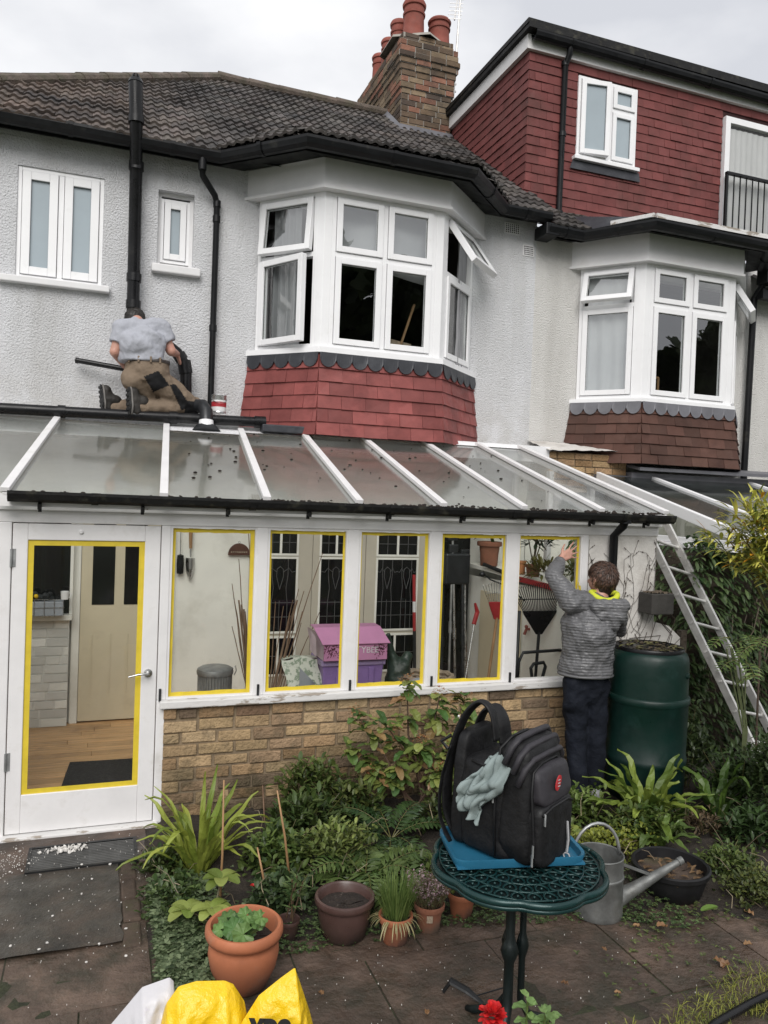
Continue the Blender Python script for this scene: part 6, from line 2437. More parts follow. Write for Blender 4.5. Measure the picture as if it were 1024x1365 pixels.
YB = 2.45
bag('carrier_bag', 'crumpled white polythene bag lying beside the yellow bags', [(0.063, 2.500, 0.485), (0.116, 2.500, 0.544), (0.169, 2.500, 0.603), (0.250, 2.500, 0.619), (0.264, 2.500, 0.604), (0.248, 2.500, 0.560), (0.233, 2.500, 0.505), (0.246, 2.500, 0.447)], m['bag_white'], .10, .035, 2)
bag('carrier_bag', 'plain bright yellow polythene bag, the left of two yellow bags', [(0.216, 2.420, 0.506), (0.236, 2.420, 0.590), (0.270, 2.420, 0.635), (0.324, 2.420, 0.642), (0.411, 2.420, 0.628), (0.438, 2.420, 0.612), (0.475, 2.420, 0.550), (0.497, 2.420, 0.450)], m['bag_yellow'], .12, .025, 5)
yb_ = bag('carrier_bag', 'bright yellow polythene bag with bold black lettering and a peaked top', [(0.447, 2.360, 0.511), (0.507, 2.360, 0.600), (0.576, 2.360, 0.644), (0.619, 2.360, 0.668), (0.640, 2.360, 0.611), (0.670, 2.360, 0.527), (0.692, 2.360, 0.450)], m['bag_yellow'], .10, .02, 9)
lp = (0.463, 2.260, 0.556)
text_mesh('lettering', 'ype', .085, lp, math.radians(80), m['print_black'], yb_, rz=math.radians(-20), bold=.004)

# red geranium and nettle close to the camera
t_ = thing('potted_geranium', 'bright red geranium flower head at the bottom edge of the view', 'plant', (1.1, 1.92, 0))
pot_shape((1.14, 1.95, 0), .13, .1, .30, .02, .05).build('pot', m['terracotta_old'], t_, smooth=True, auto=50)
f = MB()
cF = V((1.071, 1.900, 0.718))
for _ in range(110):
    a, ph = rr(0, 6.283), math.acos(rr(-.3, 1))
    d = V((math.sin(ph) * math.cos(a), math.sin(ph) * math.sin(a), math.cos(ph)))
    f.leaf(cF + d * rr(.012, .028), (d + V((rr(-.5, .5), rr(-.5, .5), rr(-.2, .3)))).normalized(), .018, .016, .3, 3, 1, tint((.45, .008, .01), (.72, .03, .03)), .1)
f.build('flower_head', m['leaf'], t_)
f = MB()
f.tube([(1.12, 1.93, .28), cF - V((0, 0, .02))], .004, n=6, col=(.14, .2, .06))
f.build('stem', m['stem'], t_)
t_ = thing('balm_plant', 'pale green toothed leaves beside the red flower at the bottom edge', 'plant', (1.24, 1.92, 0))
f = MB()
cN = V((1.227, 1.900, 0.733))
for k in range(3):
    b0 = V((1.2 + .03 * k, 1.95, .3))
    b1 = cN + V((.03 * (k - 1), rr(-.03, .03), -.02 * k))
    f.tube([b0, b1], .003, n=5, col=(.15, .2, .06))
    for j in range(10):
        t = .55 + .05 * j
        for s_ in (0, 1):
            a = j * 1.57 + s_ * 3.14
            f.leaf(b0.lerp(b1, min(1, t)), (math.cos(a), math.sin(a), .35), rr(.03, .05), rr(.02, .03), .6, 4, 1, tint((.11, .2, .06), (.2, .3, .1)), .2, wave=.12)
f.build('leaves', m['leaf'], t_)

# hose and small things on the paving
f = MB()
f.tube([(2.1, 2.36, .03), (2.45, 2.50, .035), (2.7, 2.56, .035), (3.1, 2.64, .03), (3.6, 2.7, .02)], .017, n=10)
tag(f.build('hose', m['black_plastic'], smooth=True), 'black hose lying in the grass at the bottom right corner', 'hose')
t_ = thing('metal_bracket', 'bent dark scrap of gutter bracket lying on the paving left of the table leg', 'bracket', (1.5, 3.0, 0))
f = MB()
f.tube([(1.47, 3.05, .012), (1.5, 3.04, .06), (1.55, 2.98, .045), (1.60, 2.93, .012)], [.012, .022, .02, .01], n=8, flat=.5)
f.tube([(1.57, 2.97, .02), (1.75, 3.0, .012)], .003, n=5)
f.build('scrap', m['grating'], t_)
LF = 'fallen leaves on the paving'
for i, (x, y_, s_) in enumerate(((2.79, 3.2, .06), (2.81, 2.9, .05), (2.86, 2.85, .06), (2.19, 2.82, .03), (2.0, 2.95, .035), (2.62, 3.25, .04), (3.3, 3.2, .05), (.95, 3.2, .03), (2.35, 3.1, .03), (1.35, 2.95, .03), (3.05, 2.95, .045))):
    f = MB()
    f.leaf((x, y_, .018), (rr(-1, 1), rr(-1, 1), .12), s_, s_ * .7, .25, 5, 1, tint((.20, .10, .045), (.34, .2, .1)), .5, wave=.2)
    tag(f.build('fallen_leaf', m['leaf']), 'curled brown dead leaf lying on the wet paving', 'leaf', LF)
t_ = V((3.03, 3.22, .05))
f = MB()
f.leaf(t_, (1, .1, .1), .12, .045, .15, 6, 1, (.13, .22, .04), .3)
tag(f.build('green_leaf', m['leaf']), 'single long bright green leaf lying right of the black pot', 'leaf')

# compost bin -----------------------------------------------------------
cbn = thing('compost_bin', 'tall dark green plastic compost bin beside the standing man, leaf litter on its lid', 'bin', (3.855, 4.73, 0))
c_ = V((3.855, 4.73, .03))
f = MB()
pf = [(.25, 0), (.272, .02), (.282, .10), (.285, .26), (.290, .275), (.293, .285), (.293, .315), (.286, .325), (.288, .50), (.291, .70), (.297, .712), (.301, .72), (.301, .75), (.295, .76), (.286, .765), (.286, .90), (.285, 1.0), (.280, 1.04), (.268, 1.068), (.250, 1.082), (.24, 1.085), (.236, 1.08), (.232, 1.05)]
f.lathe(pf, c_, 64)
f.build('barrel', m['bin_green'], cbn, smooth=True, auto=60)
f = MB()
f.lathe([(.247, 1.075), (.252, 1.098), (.246, 1.110), (.236, 1.108), (.21, 1.098), (.10, 1.10), (.0, 1.102)], c_, 56)
f.build('lid', m['black_plastic'], cbn, smooth=True, auto=40)
f = MB()
for i in range(60):
    a, q = rr(0, 6.283), .225 * math.sqrt(rr(0, 1))
    f.ball(c_ + V((q * math.cos(a), q * math.sin(a), 1.106)), rr(.004, .014), 6, 4, col=tint((.03, .022, .015), (.12, .09, .06)), sc=(1.6, 1, .6))
for i in range(38):
    a, q = rr(0, 6.283), .21 * math.sqrt(rr(0, 1))
    p = c_ + V((q * math.cos(a), q * math.sin(a), 1.11))
    a = rr(0, 6.283)
    f.leaf(p, (math.cos(a), math.sin(a), .1), rr(.03, .09), .022, .3, 3, 1, tint((.08, .06, .03), (.2, .2, .08)))
tag(f.build('leaf_litter', m['leaf']), 'dead leaves and twigs lying on the black lid of the green compost bin', 'leaf litter', kind='stuff')
f = MB()
f.lathe([(.022, 0), (.022, .01), (.012, .016)], c_ + V((.145, -.245, .93)), 14, axis=(.5, -.85, 0), caps=True)
f.build('hatch_peg', m['bin_green'], cbn)

# planter box fixed on the pier
t_ = thing('wall_planter', 'grey weathered planter box fixed to the end of the pier above the ladder', 'planter', (4.3, 5.05, 1.3))
f = MB()
f.box((4.085, 5.0, 1.32), (4.30, 5.165, 1.485))
f.build('box', m['planter'], t_, bevel=.008)
f = MB()
f.sheet(lambda a, b: V((4.093 + .2 * a, 5.008 + .15 * b, 1.488 + .02 * fbm((a * 5, b * 5, 2), 1.4))), 16, 10)
f.build('soil', m['litter'], t_)

# ladder ----------------------------------------------------------------
ld_ = thing('ladder', 'old aluminium ladder leaning between the lean-to pier and the ivy', 'ladder', (5.0, 4.6, 0))
P1 = V((4.955, 4.552, 0))
LD = V((-.47, .65, 1.49)).normalized()
RV = V((.345, .06, -.08))
LEN = 2.36
wn = RV.cross(LD).normalized()
for sgn, o2, L_ in ((0, V((0, 0, 0)), LEN), (1, RV + LD * .10, LEN + .06)):
    f = MB()
    p = P1 + o2
    e = p + LD * L_
    f.bar(p, e, .026, .064, up=wn)
    f.build('rail', m['alu'], ld_, bevel=.003)
for i in range(9):
    p = P1 + LD * (.16 + i * .25)
    f = MB()
    f.tube([p - RV.normalized() * .014, p + RV], .0135, n=10)
    f.lathe([(.0, .001), (.012, .001), (.02, 0), (.022, -.004)], p - RV.normalized() * .0135, 16, axis=-RV)
    f.build('rung', m['alu'], ld_, smooth=True, auto=40)
for p in (P1, P1 + RV + LD * .10):
    MB().bar(p - LD * .01, p + LD * .07, .034, .072, up=wn).build('foot', m['pack_piping'], ld_)

# fence post, pipes and a rusty stake in the right hand growth
f = MB()
f.box((4.56, 5.20, 0), (4.62, 5.26, 1.15))
tag(f.build('fence_post', m['bark'], bevel=.004), 'short dark timber post beside the pier', 'post')
f = MB()
f.tube([(4.53, 4.35, 0), (4.535, 4.36, 1.15)], .008, n=6)
tag(f.build('rusty_stake', m['kerb_brick']), 'rusty iron stake standing at the right edge', 'stake')

# ------------------------------------------------------------------ plants
HT_A, HT_B = (.14, .20, .028), (.34, .38, .07)


def strap_fern(name, label, c, n, L, spread, up, w=.045, ca=HT_A, cb=HT_B, lean=(0, 0)):
    c = V(c)
    f = MB()
    for i in range(n):
        a = 2 * math.pi * i / n + rr(-.3, .3)
        s_ = rr(.15, 1) * spread
        d = V((math.cos(a) * s_ + lean[0], math.sin(a) * s_ + lean[1], up * rr(.8, 1.2)))
        f.leaf(c + V((math.cos(a) * .04, math.sin(a) * .04, 0)), d, L * rr(.65, 1.15), w * rr(.75, 1.2), rr(.25, .9), 12, 2, tint(ca, cb), .35, wave=.22)
    ob = f.build(name, m['leaf'])
    ob['part_note'] = 0
    del ob['part_note']
    return tag(ob, label, 'fern')


strap_fern('hart_tongue_fern', 'upright yellow green strap leaved fern beside the brick wall and the door', (.58, 4.42, .0), 44, .52, .75, 1.25, .036)
strap_fern('hart_tongue_fern', 'broad glossy strap leaved fern in front of the compost bin', (3.52, 4.28, .05), 34, .50, 1.0, .75, .06, (.07, .12, .02), (.22, .28, .05), lean=(-.1, -.15))
strap_fern('hart_tongue_fern', 'small dark strap leaved fern right of the compost bin', (4.05, 4.2, .05), 12, .42, .9, 1.0, .05, (.04, .08, .015), (.10, .17, .03), lean=(.1, 0))
strap_fern('hart_tongue_fern', 'low spreading strap leaved fern behind the black pot', (3.35, 3.95, .05), 13, .30, 1.0, .5, .05, (.06, .10, .02), (.16, .24, .06))


def pinnate(f, p, d, L, W, droop, ca, cb, k=16):
    p, d = V(p), V(d).normalized()
    side = d.cross(UP).normalized()
    q = V(p)
    mid = [V(q)]
    for i in range(k):
        t = (i + .5) / k
        dd = (d + V((0, 0, -1)) * droop * t * 1.7).normalized()
        q = q + dd * (L / k)
        mid.append(V(q))
        w = W * math.sin(math.pi * (t * .85 + .12)) ** .9
        if t > .12:
            up = side.cross(dd)
            for s_ in (-1, 1):
                c = tint(ca, cb)
                pd = (side * s_ + dd * .45 + up * .05)
                f.leaf(q, pd, w, w * .22, .25, 4, 0, c, .15, nrm=up, wave=.25)
    f.tube(mid, [.0035 * (1 - .7 * i / k) for i in range(k + 1)], n=4, caps=False, col=(.16, .15, .05))


def lady_fern(name, label, c, n, L, W, ca=(.045, .085, .02), cb=(.12, .17, .05), spread=1.0, up=.9):
    f = MB()
    c = V(c)
    for i in range(n):
        a = 2 * math.pi * i / n + rr(-.3, .3)
        s_ = rr(.5, 1) * spread
        pinnate(f, c, (math.cos(a) * s_, math.sin(a) * s_, up * rr(.7, 1.2)), L * rr(.7, 1.1), W, rr(.5, 1.0), ca, cb)
    return tag(f.build(name, m['leaf']), label, 'fern')


lady_fern('lady_fern', 'feathery green fern behind the brown glazed pot', (1.42, 3.98, .04), 13, .50, .13)
lady_fern('lady_fern', 'darker feathery fern under the shrub near the wall', (1.75, 4.45, .05), 9, .45, .11, (.02, .05, .015), (.06, .10, .03))
lady_fern('lady_fern', 'pale feathery fern right of the watering can', (2.75, 3.95, .05), 9, .34, .09, (.12, .17, .03), (.25, .28, .06), up=.6)

# flowering shrub against the brick wall
sb = thing('flowering_shrub', 'leggy shrub with green leaves and rusty flower heads against the brick wall', 'shrub', (2.1, 4.78, 0))
f, lf = MB(), MB()
for px_, pz_, py_ in ((1.99, .93, 4.88), (1.62, .74, 4.86), (1.80, .68, 4.80), (2.25, .82, 4.9), (2.42, .80, 4.86), (2.05, .55, 4.74), (2.30, .52, 4.78), (1.58, .52, 4.86), (1.88, .42, 4.75), (2.48, .62, 4.82), (2.2, .36, 4.7), (1.72, .36, 4.8), (2.5, .42, 4.75)):
    e = V((px_, py_, pz_))
    b0 = V((2.1 + rr(-.12, .12), 4.80, 0))
    mid = b0.lerp(e, .55) + V((rr(-.06, .06), rr(-.04, .04), .05))
    f.tube([b0, mid, e], [.010, .007, .003], n=6, col=(.10, .06, .04))
    for j in range(25):
        u = mid.lerp(e, rr(.15, 1.0)) + V((rr(-.03, .03), rr(-.03, .03), rr(-.02, .02)))
        a = rr(0, 6.283)
        col = tint((.05, .12, .03), (.24, .27, .07))
        if RND.random() < .12:
            col = tint((.25, .17, .07), (.35, .2, .1))
        lf.leaf(u, (math.cos(a), math.sin(a) * .8 - .3, rr(-.6, .9)), rr(.07, .135), rr(.045, .075), rr(.3, .9), 5, 1, col, .25, wave=.08)
    if RND.random() < .75:
        fh = MB()
        for _ in range(45):
            d = V((RND.gauss(0, 1), RND.gauss(0, 1), RND.gauss(.2, .6))).normalized()
            fh.leaf(e + V((d.x * .06, d.y * .045, .02 + d.z * .03)) * rr(.4, 1), d, .014, .012, .2, 2, 1, tint((.22, .07, .035), (.38, .24, .10)))
        fh.build('flower_head', m['leaf'], sb)
f.build('branches', m['stem'], sb)
lf.build('leaves', m['leaf'], sb)

# leafy clumps in the bed
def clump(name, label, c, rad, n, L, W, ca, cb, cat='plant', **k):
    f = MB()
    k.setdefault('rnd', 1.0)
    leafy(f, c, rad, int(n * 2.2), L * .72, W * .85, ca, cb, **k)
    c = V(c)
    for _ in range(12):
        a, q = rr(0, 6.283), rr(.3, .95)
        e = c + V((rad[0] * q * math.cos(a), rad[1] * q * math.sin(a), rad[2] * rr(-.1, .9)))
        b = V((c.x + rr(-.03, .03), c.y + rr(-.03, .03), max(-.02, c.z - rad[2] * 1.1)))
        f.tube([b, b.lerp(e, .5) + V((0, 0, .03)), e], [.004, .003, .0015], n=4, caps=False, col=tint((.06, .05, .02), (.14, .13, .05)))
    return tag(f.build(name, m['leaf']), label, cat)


DG, MG = (.042, .082, .02), (.17, .24, .06)
rh = thing('evergreen_shrub', 'young shrub with a rosette of broad pale green leaves beside the terracotta pot', 'shrub', (.6, 3.72, 0))
f = MB()
for rc in ((.56, 3.74, .16), (.62, 3.86, .24), (.46, 3.84, .12)):
    for i in range(8):
        a = i * .785 + rr(-.2, .2)
        f.leaf(rc, (math.cos(a), math.sin(a), rr(.15, .6)), rr(.09, .13), rr(.058, .075), .6, 6, 1, tint((.14, .2, .035), (.30, .35, .09)), .2)
f.build('leaves', m['leaf'], rh)
f = MB()
f.tube([(.58, 3.8, 0), (.58, 3.79, .12), (.56, 3.74, .16)], .006, n=6, col=(.12, .1, .05))
f.tube([(.58, 3.79, .1), (.62, 3.86, .24)], .005, n=6, col=(.12, .1, .05))
f.tube([(.58, 3.79, .05), (.46, 3.84, .12)], .005, n=6, col=(.12, .1, .05))
f.build('stems', m['stem'], rh)
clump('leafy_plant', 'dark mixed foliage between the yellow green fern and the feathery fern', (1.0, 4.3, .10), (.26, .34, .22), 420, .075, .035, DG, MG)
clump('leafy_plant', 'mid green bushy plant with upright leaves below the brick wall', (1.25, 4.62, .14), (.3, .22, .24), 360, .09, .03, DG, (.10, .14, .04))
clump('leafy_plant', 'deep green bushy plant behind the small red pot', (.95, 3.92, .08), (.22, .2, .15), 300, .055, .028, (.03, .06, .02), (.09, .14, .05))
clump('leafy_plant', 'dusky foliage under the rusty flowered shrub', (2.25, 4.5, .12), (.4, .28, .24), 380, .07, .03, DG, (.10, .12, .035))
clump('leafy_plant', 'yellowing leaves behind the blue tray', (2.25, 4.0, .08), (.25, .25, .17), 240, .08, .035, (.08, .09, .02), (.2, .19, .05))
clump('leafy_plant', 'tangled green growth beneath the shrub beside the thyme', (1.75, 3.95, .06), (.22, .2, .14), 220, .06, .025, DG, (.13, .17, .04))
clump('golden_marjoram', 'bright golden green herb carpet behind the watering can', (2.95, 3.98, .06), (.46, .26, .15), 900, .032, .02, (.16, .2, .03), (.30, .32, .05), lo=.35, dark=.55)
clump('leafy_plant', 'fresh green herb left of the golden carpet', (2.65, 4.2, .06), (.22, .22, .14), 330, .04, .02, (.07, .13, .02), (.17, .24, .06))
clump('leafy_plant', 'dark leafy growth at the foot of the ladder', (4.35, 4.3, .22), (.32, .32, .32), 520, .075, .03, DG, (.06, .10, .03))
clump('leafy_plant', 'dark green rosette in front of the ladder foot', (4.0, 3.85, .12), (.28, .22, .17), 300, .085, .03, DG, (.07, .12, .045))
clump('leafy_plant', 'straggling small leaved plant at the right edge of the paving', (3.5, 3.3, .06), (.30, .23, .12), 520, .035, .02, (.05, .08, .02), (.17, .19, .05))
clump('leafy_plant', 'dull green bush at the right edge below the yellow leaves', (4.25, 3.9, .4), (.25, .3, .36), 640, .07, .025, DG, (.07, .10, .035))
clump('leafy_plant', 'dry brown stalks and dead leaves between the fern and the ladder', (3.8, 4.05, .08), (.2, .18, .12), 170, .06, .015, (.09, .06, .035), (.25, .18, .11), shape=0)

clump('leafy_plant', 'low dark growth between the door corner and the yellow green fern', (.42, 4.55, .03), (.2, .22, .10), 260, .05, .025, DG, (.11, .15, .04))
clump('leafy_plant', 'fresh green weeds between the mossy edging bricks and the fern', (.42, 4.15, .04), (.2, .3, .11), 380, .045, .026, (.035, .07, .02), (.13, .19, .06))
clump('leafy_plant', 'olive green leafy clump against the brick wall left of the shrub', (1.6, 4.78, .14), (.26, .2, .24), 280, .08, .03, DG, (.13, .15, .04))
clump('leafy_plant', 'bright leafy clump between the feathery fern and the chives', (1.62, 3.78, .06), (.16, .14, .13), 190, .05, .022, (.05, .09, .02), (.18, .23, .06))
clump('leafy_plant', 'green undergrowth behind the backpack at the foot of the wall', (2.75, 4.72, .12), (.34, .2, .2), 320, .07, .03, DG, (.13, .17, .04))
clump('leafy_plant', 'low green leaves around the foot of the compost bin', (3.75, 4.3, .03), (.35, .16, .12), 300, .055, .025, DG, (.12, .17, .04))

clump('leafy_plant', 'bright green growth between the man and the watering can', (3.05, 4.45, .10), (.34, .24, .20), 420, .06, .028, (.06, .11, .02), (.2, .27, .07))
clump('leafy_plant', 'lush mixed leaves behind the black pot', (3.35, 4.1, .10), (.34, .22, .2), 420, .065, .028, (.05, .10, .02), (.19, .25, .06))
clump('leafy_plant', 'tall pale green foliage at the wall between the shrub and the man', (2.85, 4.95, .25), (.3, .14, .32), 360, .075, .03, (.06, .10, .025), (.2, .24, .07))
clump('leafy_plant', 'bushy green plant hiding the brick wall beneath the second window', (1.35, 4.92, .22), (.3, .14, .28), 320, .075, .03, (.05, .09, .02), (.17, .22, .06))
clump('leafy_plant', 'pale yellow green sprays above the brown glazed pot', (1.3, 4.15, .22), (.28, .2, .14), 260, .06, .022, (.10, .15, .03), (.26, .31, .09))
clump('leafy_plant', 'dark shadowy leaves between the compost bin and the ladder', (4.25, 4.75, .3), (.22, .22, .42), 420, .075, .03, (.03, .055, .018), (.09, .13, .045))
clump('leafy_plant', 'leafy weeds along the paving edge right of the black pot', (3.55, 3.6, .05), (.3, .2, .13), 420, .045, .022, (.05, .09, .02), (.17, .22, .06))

# dry stems and thin twigs caught among the plants
f = MB()
for _ in range(120):
    x = rr(.35, 4.2)
    y_ = bed_edge(x) + rr(.1, 1.3)
    if y_ > 5.0:
        continue
    z_ = bz(x, y_) + rr(0, .15)
    p = V((x, y_, z_))
    d = V((rr(-1, 1), rr(-1, 1), rr(-.1, 1.2))).normalized() * rr(.05, .2)
    f.tube([p, p + d * .5 + V((rr(-.02, .02), rr(-.02, .02), .02)), p + d], [.0024, .002, .0012], n=4, caps=False, col=tint((.10, .07, .04), (.34, .28, .18)))
tag(f.build('dry_stems', m['stem']), 'dry brown stems and twigs tangled among the plants of the bed', 'twigs', kind='stuff')

# canes stuck in the bed
for lab, pts in (('tall pale stake standing in front of the brick wall above the rosette', [(.64, 4.0, 0), (.645, 4.0, .3), (.64, 4.0, .68)]), ('thin leaning stake behind the small red pot', [(1.02, 4.0, 0), (.97, 4.0, .35), (.92, 4.0, .60)]), ('short bent stake left of the small red pot', [(.86, 4.0, 0), (.86, 3.98, .15), (.825, 4.0, .31)])):
    f = MB()
    f.tube(pts, [.008, .006, .004], n=7)
    tag(f.build('garden_stake', m['wood'], smooth=True), lab, 'stake')

# single red blossom
rf = thing('red_flower', 'small red flower standing among the leaves above the terracotta pot', 'flower', (.77, 4.0, 0))
f = MB()
p = V((.80, 3.95, .13))
for _ in range(16):
    f.leaf(p, (rr(-1, 1), rr(-1, 1), rr(0, 1)), .018, .016, .2, 3, 1, tint((.5, .01, .012), (.68, .03, .03)))
f.build('petals', m['leaf'], rf)
f = MB()
f.tube([(.80, 4.0, 0), (.80, 3.95, .13)], .003, n=5, col=(.1, .15, .05))
f.build('stem', m['stem'], rf)

# ground cover
f = MB()


def trefoil(x, y, z, s, ca, cb):
    a0 = rr(0, 6.283)
    for k in range(3):
        a = a0 + k * 2.094
        f.leaf((x, y, z), (math.cos(a), math.sin(a), rr(.1, .7)), s, s * .75, .6, 2, 1, tint(ca, cb), .15)


for _ in range(5200):
    u = RND.random()
    if u < .42:
        x, y_ = .30 + abs(RND.gauss(0, .14)), rr(3.25, 4.3)
        if y_ < 3.6 and x > .55:
            continue
        hh = .5 + .5 * fbm((x, y_, 1), 6, 3)
        z_ = .01 + max(0, hh) * .13 * rr(.3, 1)
        if hh < .3 and RND.random() < .7:
            continue
        trefoil(x, y_, z_, rr(.010, .034), (.03, .055, .02), (.19, .24, .13))
    elif u < .75:
        x = rr(.5, 3.0)
        y_ = bed_edge(x) + abs(RND.gauss(.05, .22))
        trefoil(x, y_, bz(x, y_) + rr(0, .05), rr(.01, .022), (.03, .06, .02), (.13, .18, .07))
    else:
        x, y_ = rr(2.2, 4.3), rr(2.75, 4.3)
        if fbm((x, y_, 7), 2.2, 3) < -.05:
            continue
        trefoil(x, y_, bz(x, y_) + rr(0, .03), rr(.008, .02), (.04, .06, .02), (.15, .18, .06))
tag(f.build('ground_cover', m['leaf']), 'small leaved creeping ground cover spreading over the bed and its edge', 'ground cover', kind='stuff')
f = MB()
for _ in range(3400):
    x = rr(1.95, 3.7)
    yl = 2.40 + (x - 1.95) * .24
    y_ = yl + RND.gauss(0, .11)
    if y_ > yl + .2 or fbm((x, y_, 2), 4, 2) < -.12:
        continue
    f.leaf((x, y_, 0), (rr(-.9, .9), rr(-.9, .9), 1), rr(.02, .065), .0035, rr(.2, 1), 3, 2, tint((.10, .13, .02), (.32, .32, .06)), .4)
for _ in range(420):
    x, y_ = rr(-.7, -.15), rr(2.5, 3.0)
    f.leaf((x, y_, 0), (rr(-.7, .7), rr(-.7, .7), 1), rr(.03, .08), .004, rr(.2, 1), 3, 2, tint((.06, .09, .02), (.17, .2, .06)), .4)
tag(f.build('rough_grass', m['leaf']), 'tufts of rough grass growing at the bottom right corner of the paving', 'grass', kind='stuff')

# ivy over the boundary
iv = thing('ivy', 'dense dark ivy hanging over the boundary wall behind the ladder', 'ivy', (5.1, 5.4, 0))
f = MB()
for _ in range(5200):
    u = RND.random()
    if u < .55:      # front face
        x, z = rr(4.75, 6.6), rr(0, 1.86)
        y_ = 5.40 - .14 * (.5 + fbm((x, 0, z), 2.2, 3)) - rr(0, .08)
        d = V((rr(-.6, .6), -1, rr(-1.1, .2)))
    elif u < .85:    # side face
        y_, z = rr(5.3, 7.3), rr(0, 1.86)
        x = 4.93 - .12 * (.5 + fbm((0, y_, z), 2.2, 3)) - rr(0, .08)
        d = V((-1, rr(-.9, .3), rr(-1.1, .2)))
    else:            # top
        x, y_ = rr(4.8, 6.6), rr(5.25, 5.5)
        z = 1.80 + .10 * fbm((x, y_, 2), 3, 3) + rr(0, .06)
        d = V((rr(-1, 1), -.7, rr(-.6, .6)))
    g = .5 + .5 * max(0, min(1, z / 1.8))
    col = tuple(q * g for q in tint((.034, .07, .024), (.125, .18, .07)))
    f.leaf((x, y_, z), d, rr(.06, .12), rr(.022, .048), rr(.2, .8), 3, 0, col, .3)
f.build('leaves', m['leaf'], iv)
f = MB()
for _ in range(40):
    x, y_ = rr(4.9, 6.2), 5.33
    p = V((x, y_, rr(0, .6)))
    pts = [p]
    for k in range(4):
        p = p + V((rr(-.15, .15), rr(-.05, .03), rr(.15, .4)))
        p.z = min(p.z, 1.85)
        pts.append(V(p))
    f.tube(pts, .005, n=5, col=tint((.08, .06, .04), (.22, .18, .13)))
f.build('stems', m['stem'], iv)
f = MB()
f.box((4.97, 5.44, 0), (7.0, 5.50, 1.78))
f.box((4.97, 5.50, 0), (5.03, 7.3, 1.78))
tag(f.build('boundary_wall', m['bark']), 'dark boundary wall hidden under the ivy', 'wall')

# yellow leaved bush leaning in from the right
yb2 = thing('yellow_bush', 'bush with long yellow green leaves leaning in at the right edge', 'bush', (4.95, 4.35, 0))
f, sm = MB(), MB()
for i in range(40):
    b0 = V((4.95 + rr(-.1, .2), 4.35 + rr(-.12, .12), .9))
    ex_ = rr(0, 1) ** .6
    e = V((3.88 + .62 * ex_, rr(4.05, 4.4), rr(1.95 - .38 * ex_, 2.12 + .24 * ex_)))
    md = b0.lerp(e, .62) + V((.06, 0, .12))
    sm.tube([b0, md, e], [.008, .006, .002], n=5, col=tint((.12, .12, .03), (.3, .26, .1)))
    for k in range(30):
        u = md.lerp(e, rr(.1, 1)) + V((rr(-.04, .04), rr(-.04, .04), rr(-.04, .04)))
        d = (e - md).normalized() + V((rr(-.9, .6), rr(-.8, .8), rr(-.6, .5)))
        col = tint((.34, .37, .06), (.66, .60, .13))
        if RND.random() < .07:
            col = (.6, .28, .02)
        if RND.random() < .16:
            col = tint((.07, .12, .03), (.16, .2, .06))
        f.leaf(u, d, rr(.07, .17), rr(.014, .028), rr(.2, .9), 5, 0, col, .3)
f.build('leaves', m['leaf'], yb2)
sm.build('stems', m['stem'], yb2)
cl = thing('cut_leaved_shrub', 'shrub with divided pale green leaves overlapping the ladder at the right edge', 'shrub', (4.6, 4.3, 0))
f = MB()
for i in range(9):
    p = V((4.22 + rr(-.08, .25), 4.25 + rr(-.12, .12), rr(.95, 1.3)))
    a = rr(2.2, 4.6)
    pinnate(f, p, (math.cos(a), math.sin(a) * .6, rr(-.2, .5)), rr(.14, .26), .085, .7, (.06, .11, .025), (.17, .23, .07), 7)
f.build('leaves', m['leaf'], cl)
f = MB()
for i in range(5):
    f.tube([(4.35, 4.3, 0), (4.32 + rr(-.05, .05), 4.28, .6), (4.2 + rr(-.1, .1), 4.25, 1.2)], .006, n=5, col=(.1, .12, .05))
f.build('stems', m['stem'], cl)

# dead creeper on the pier
f = MB()
for i in range(17):
    x = rr(3.62, 4.2)
    z = rr(.9, 1.3)
    p = V((x, YF - .014, z))
    pts = [V(p)]
    dx = rr(-.25, .25)
    for k in range(7):
        p = p + V((dx * .25 + rr(-.045, .045), 0, rr(.05, .14)))
        p.x = min(max(p.x, 3.6), 4.24)
        if p.z > 1.92:
            break
        pts.append(V(p))
        if RND.random() < .6:
            q = p + V((rr(-.07, .07), -.002, rr(.01, .07)))
            if 3.6 < q.x < 4.24 and q.z < 1.92:
                f.tube([p, q], .0014, n=4, caps=False)
                for _ in range(3):
                    f.ball(p.lerp(q, rr(.4, 1.1)), rr(.003, .006), 5, 3)
    if len(pts) > 1:
        f.tube(pts, .0016, n=4, caps=False)
for i in range(14):
    x, z = rr(4.0, 4.5), rr(.7, 1.1)
    f.tube([(x, YF - .016, z), (x + rr(-.12, .12), YF - .016, z + rr(.05, .2)), (x + rr(-.2, .1), YF - .016, z + rr(.1, .3))], .003, n=4, caps=False)
tag(f.build('dead_creeper', m['moss']), 'dry brown creeper stems clinging to the white pier', 'creeper')

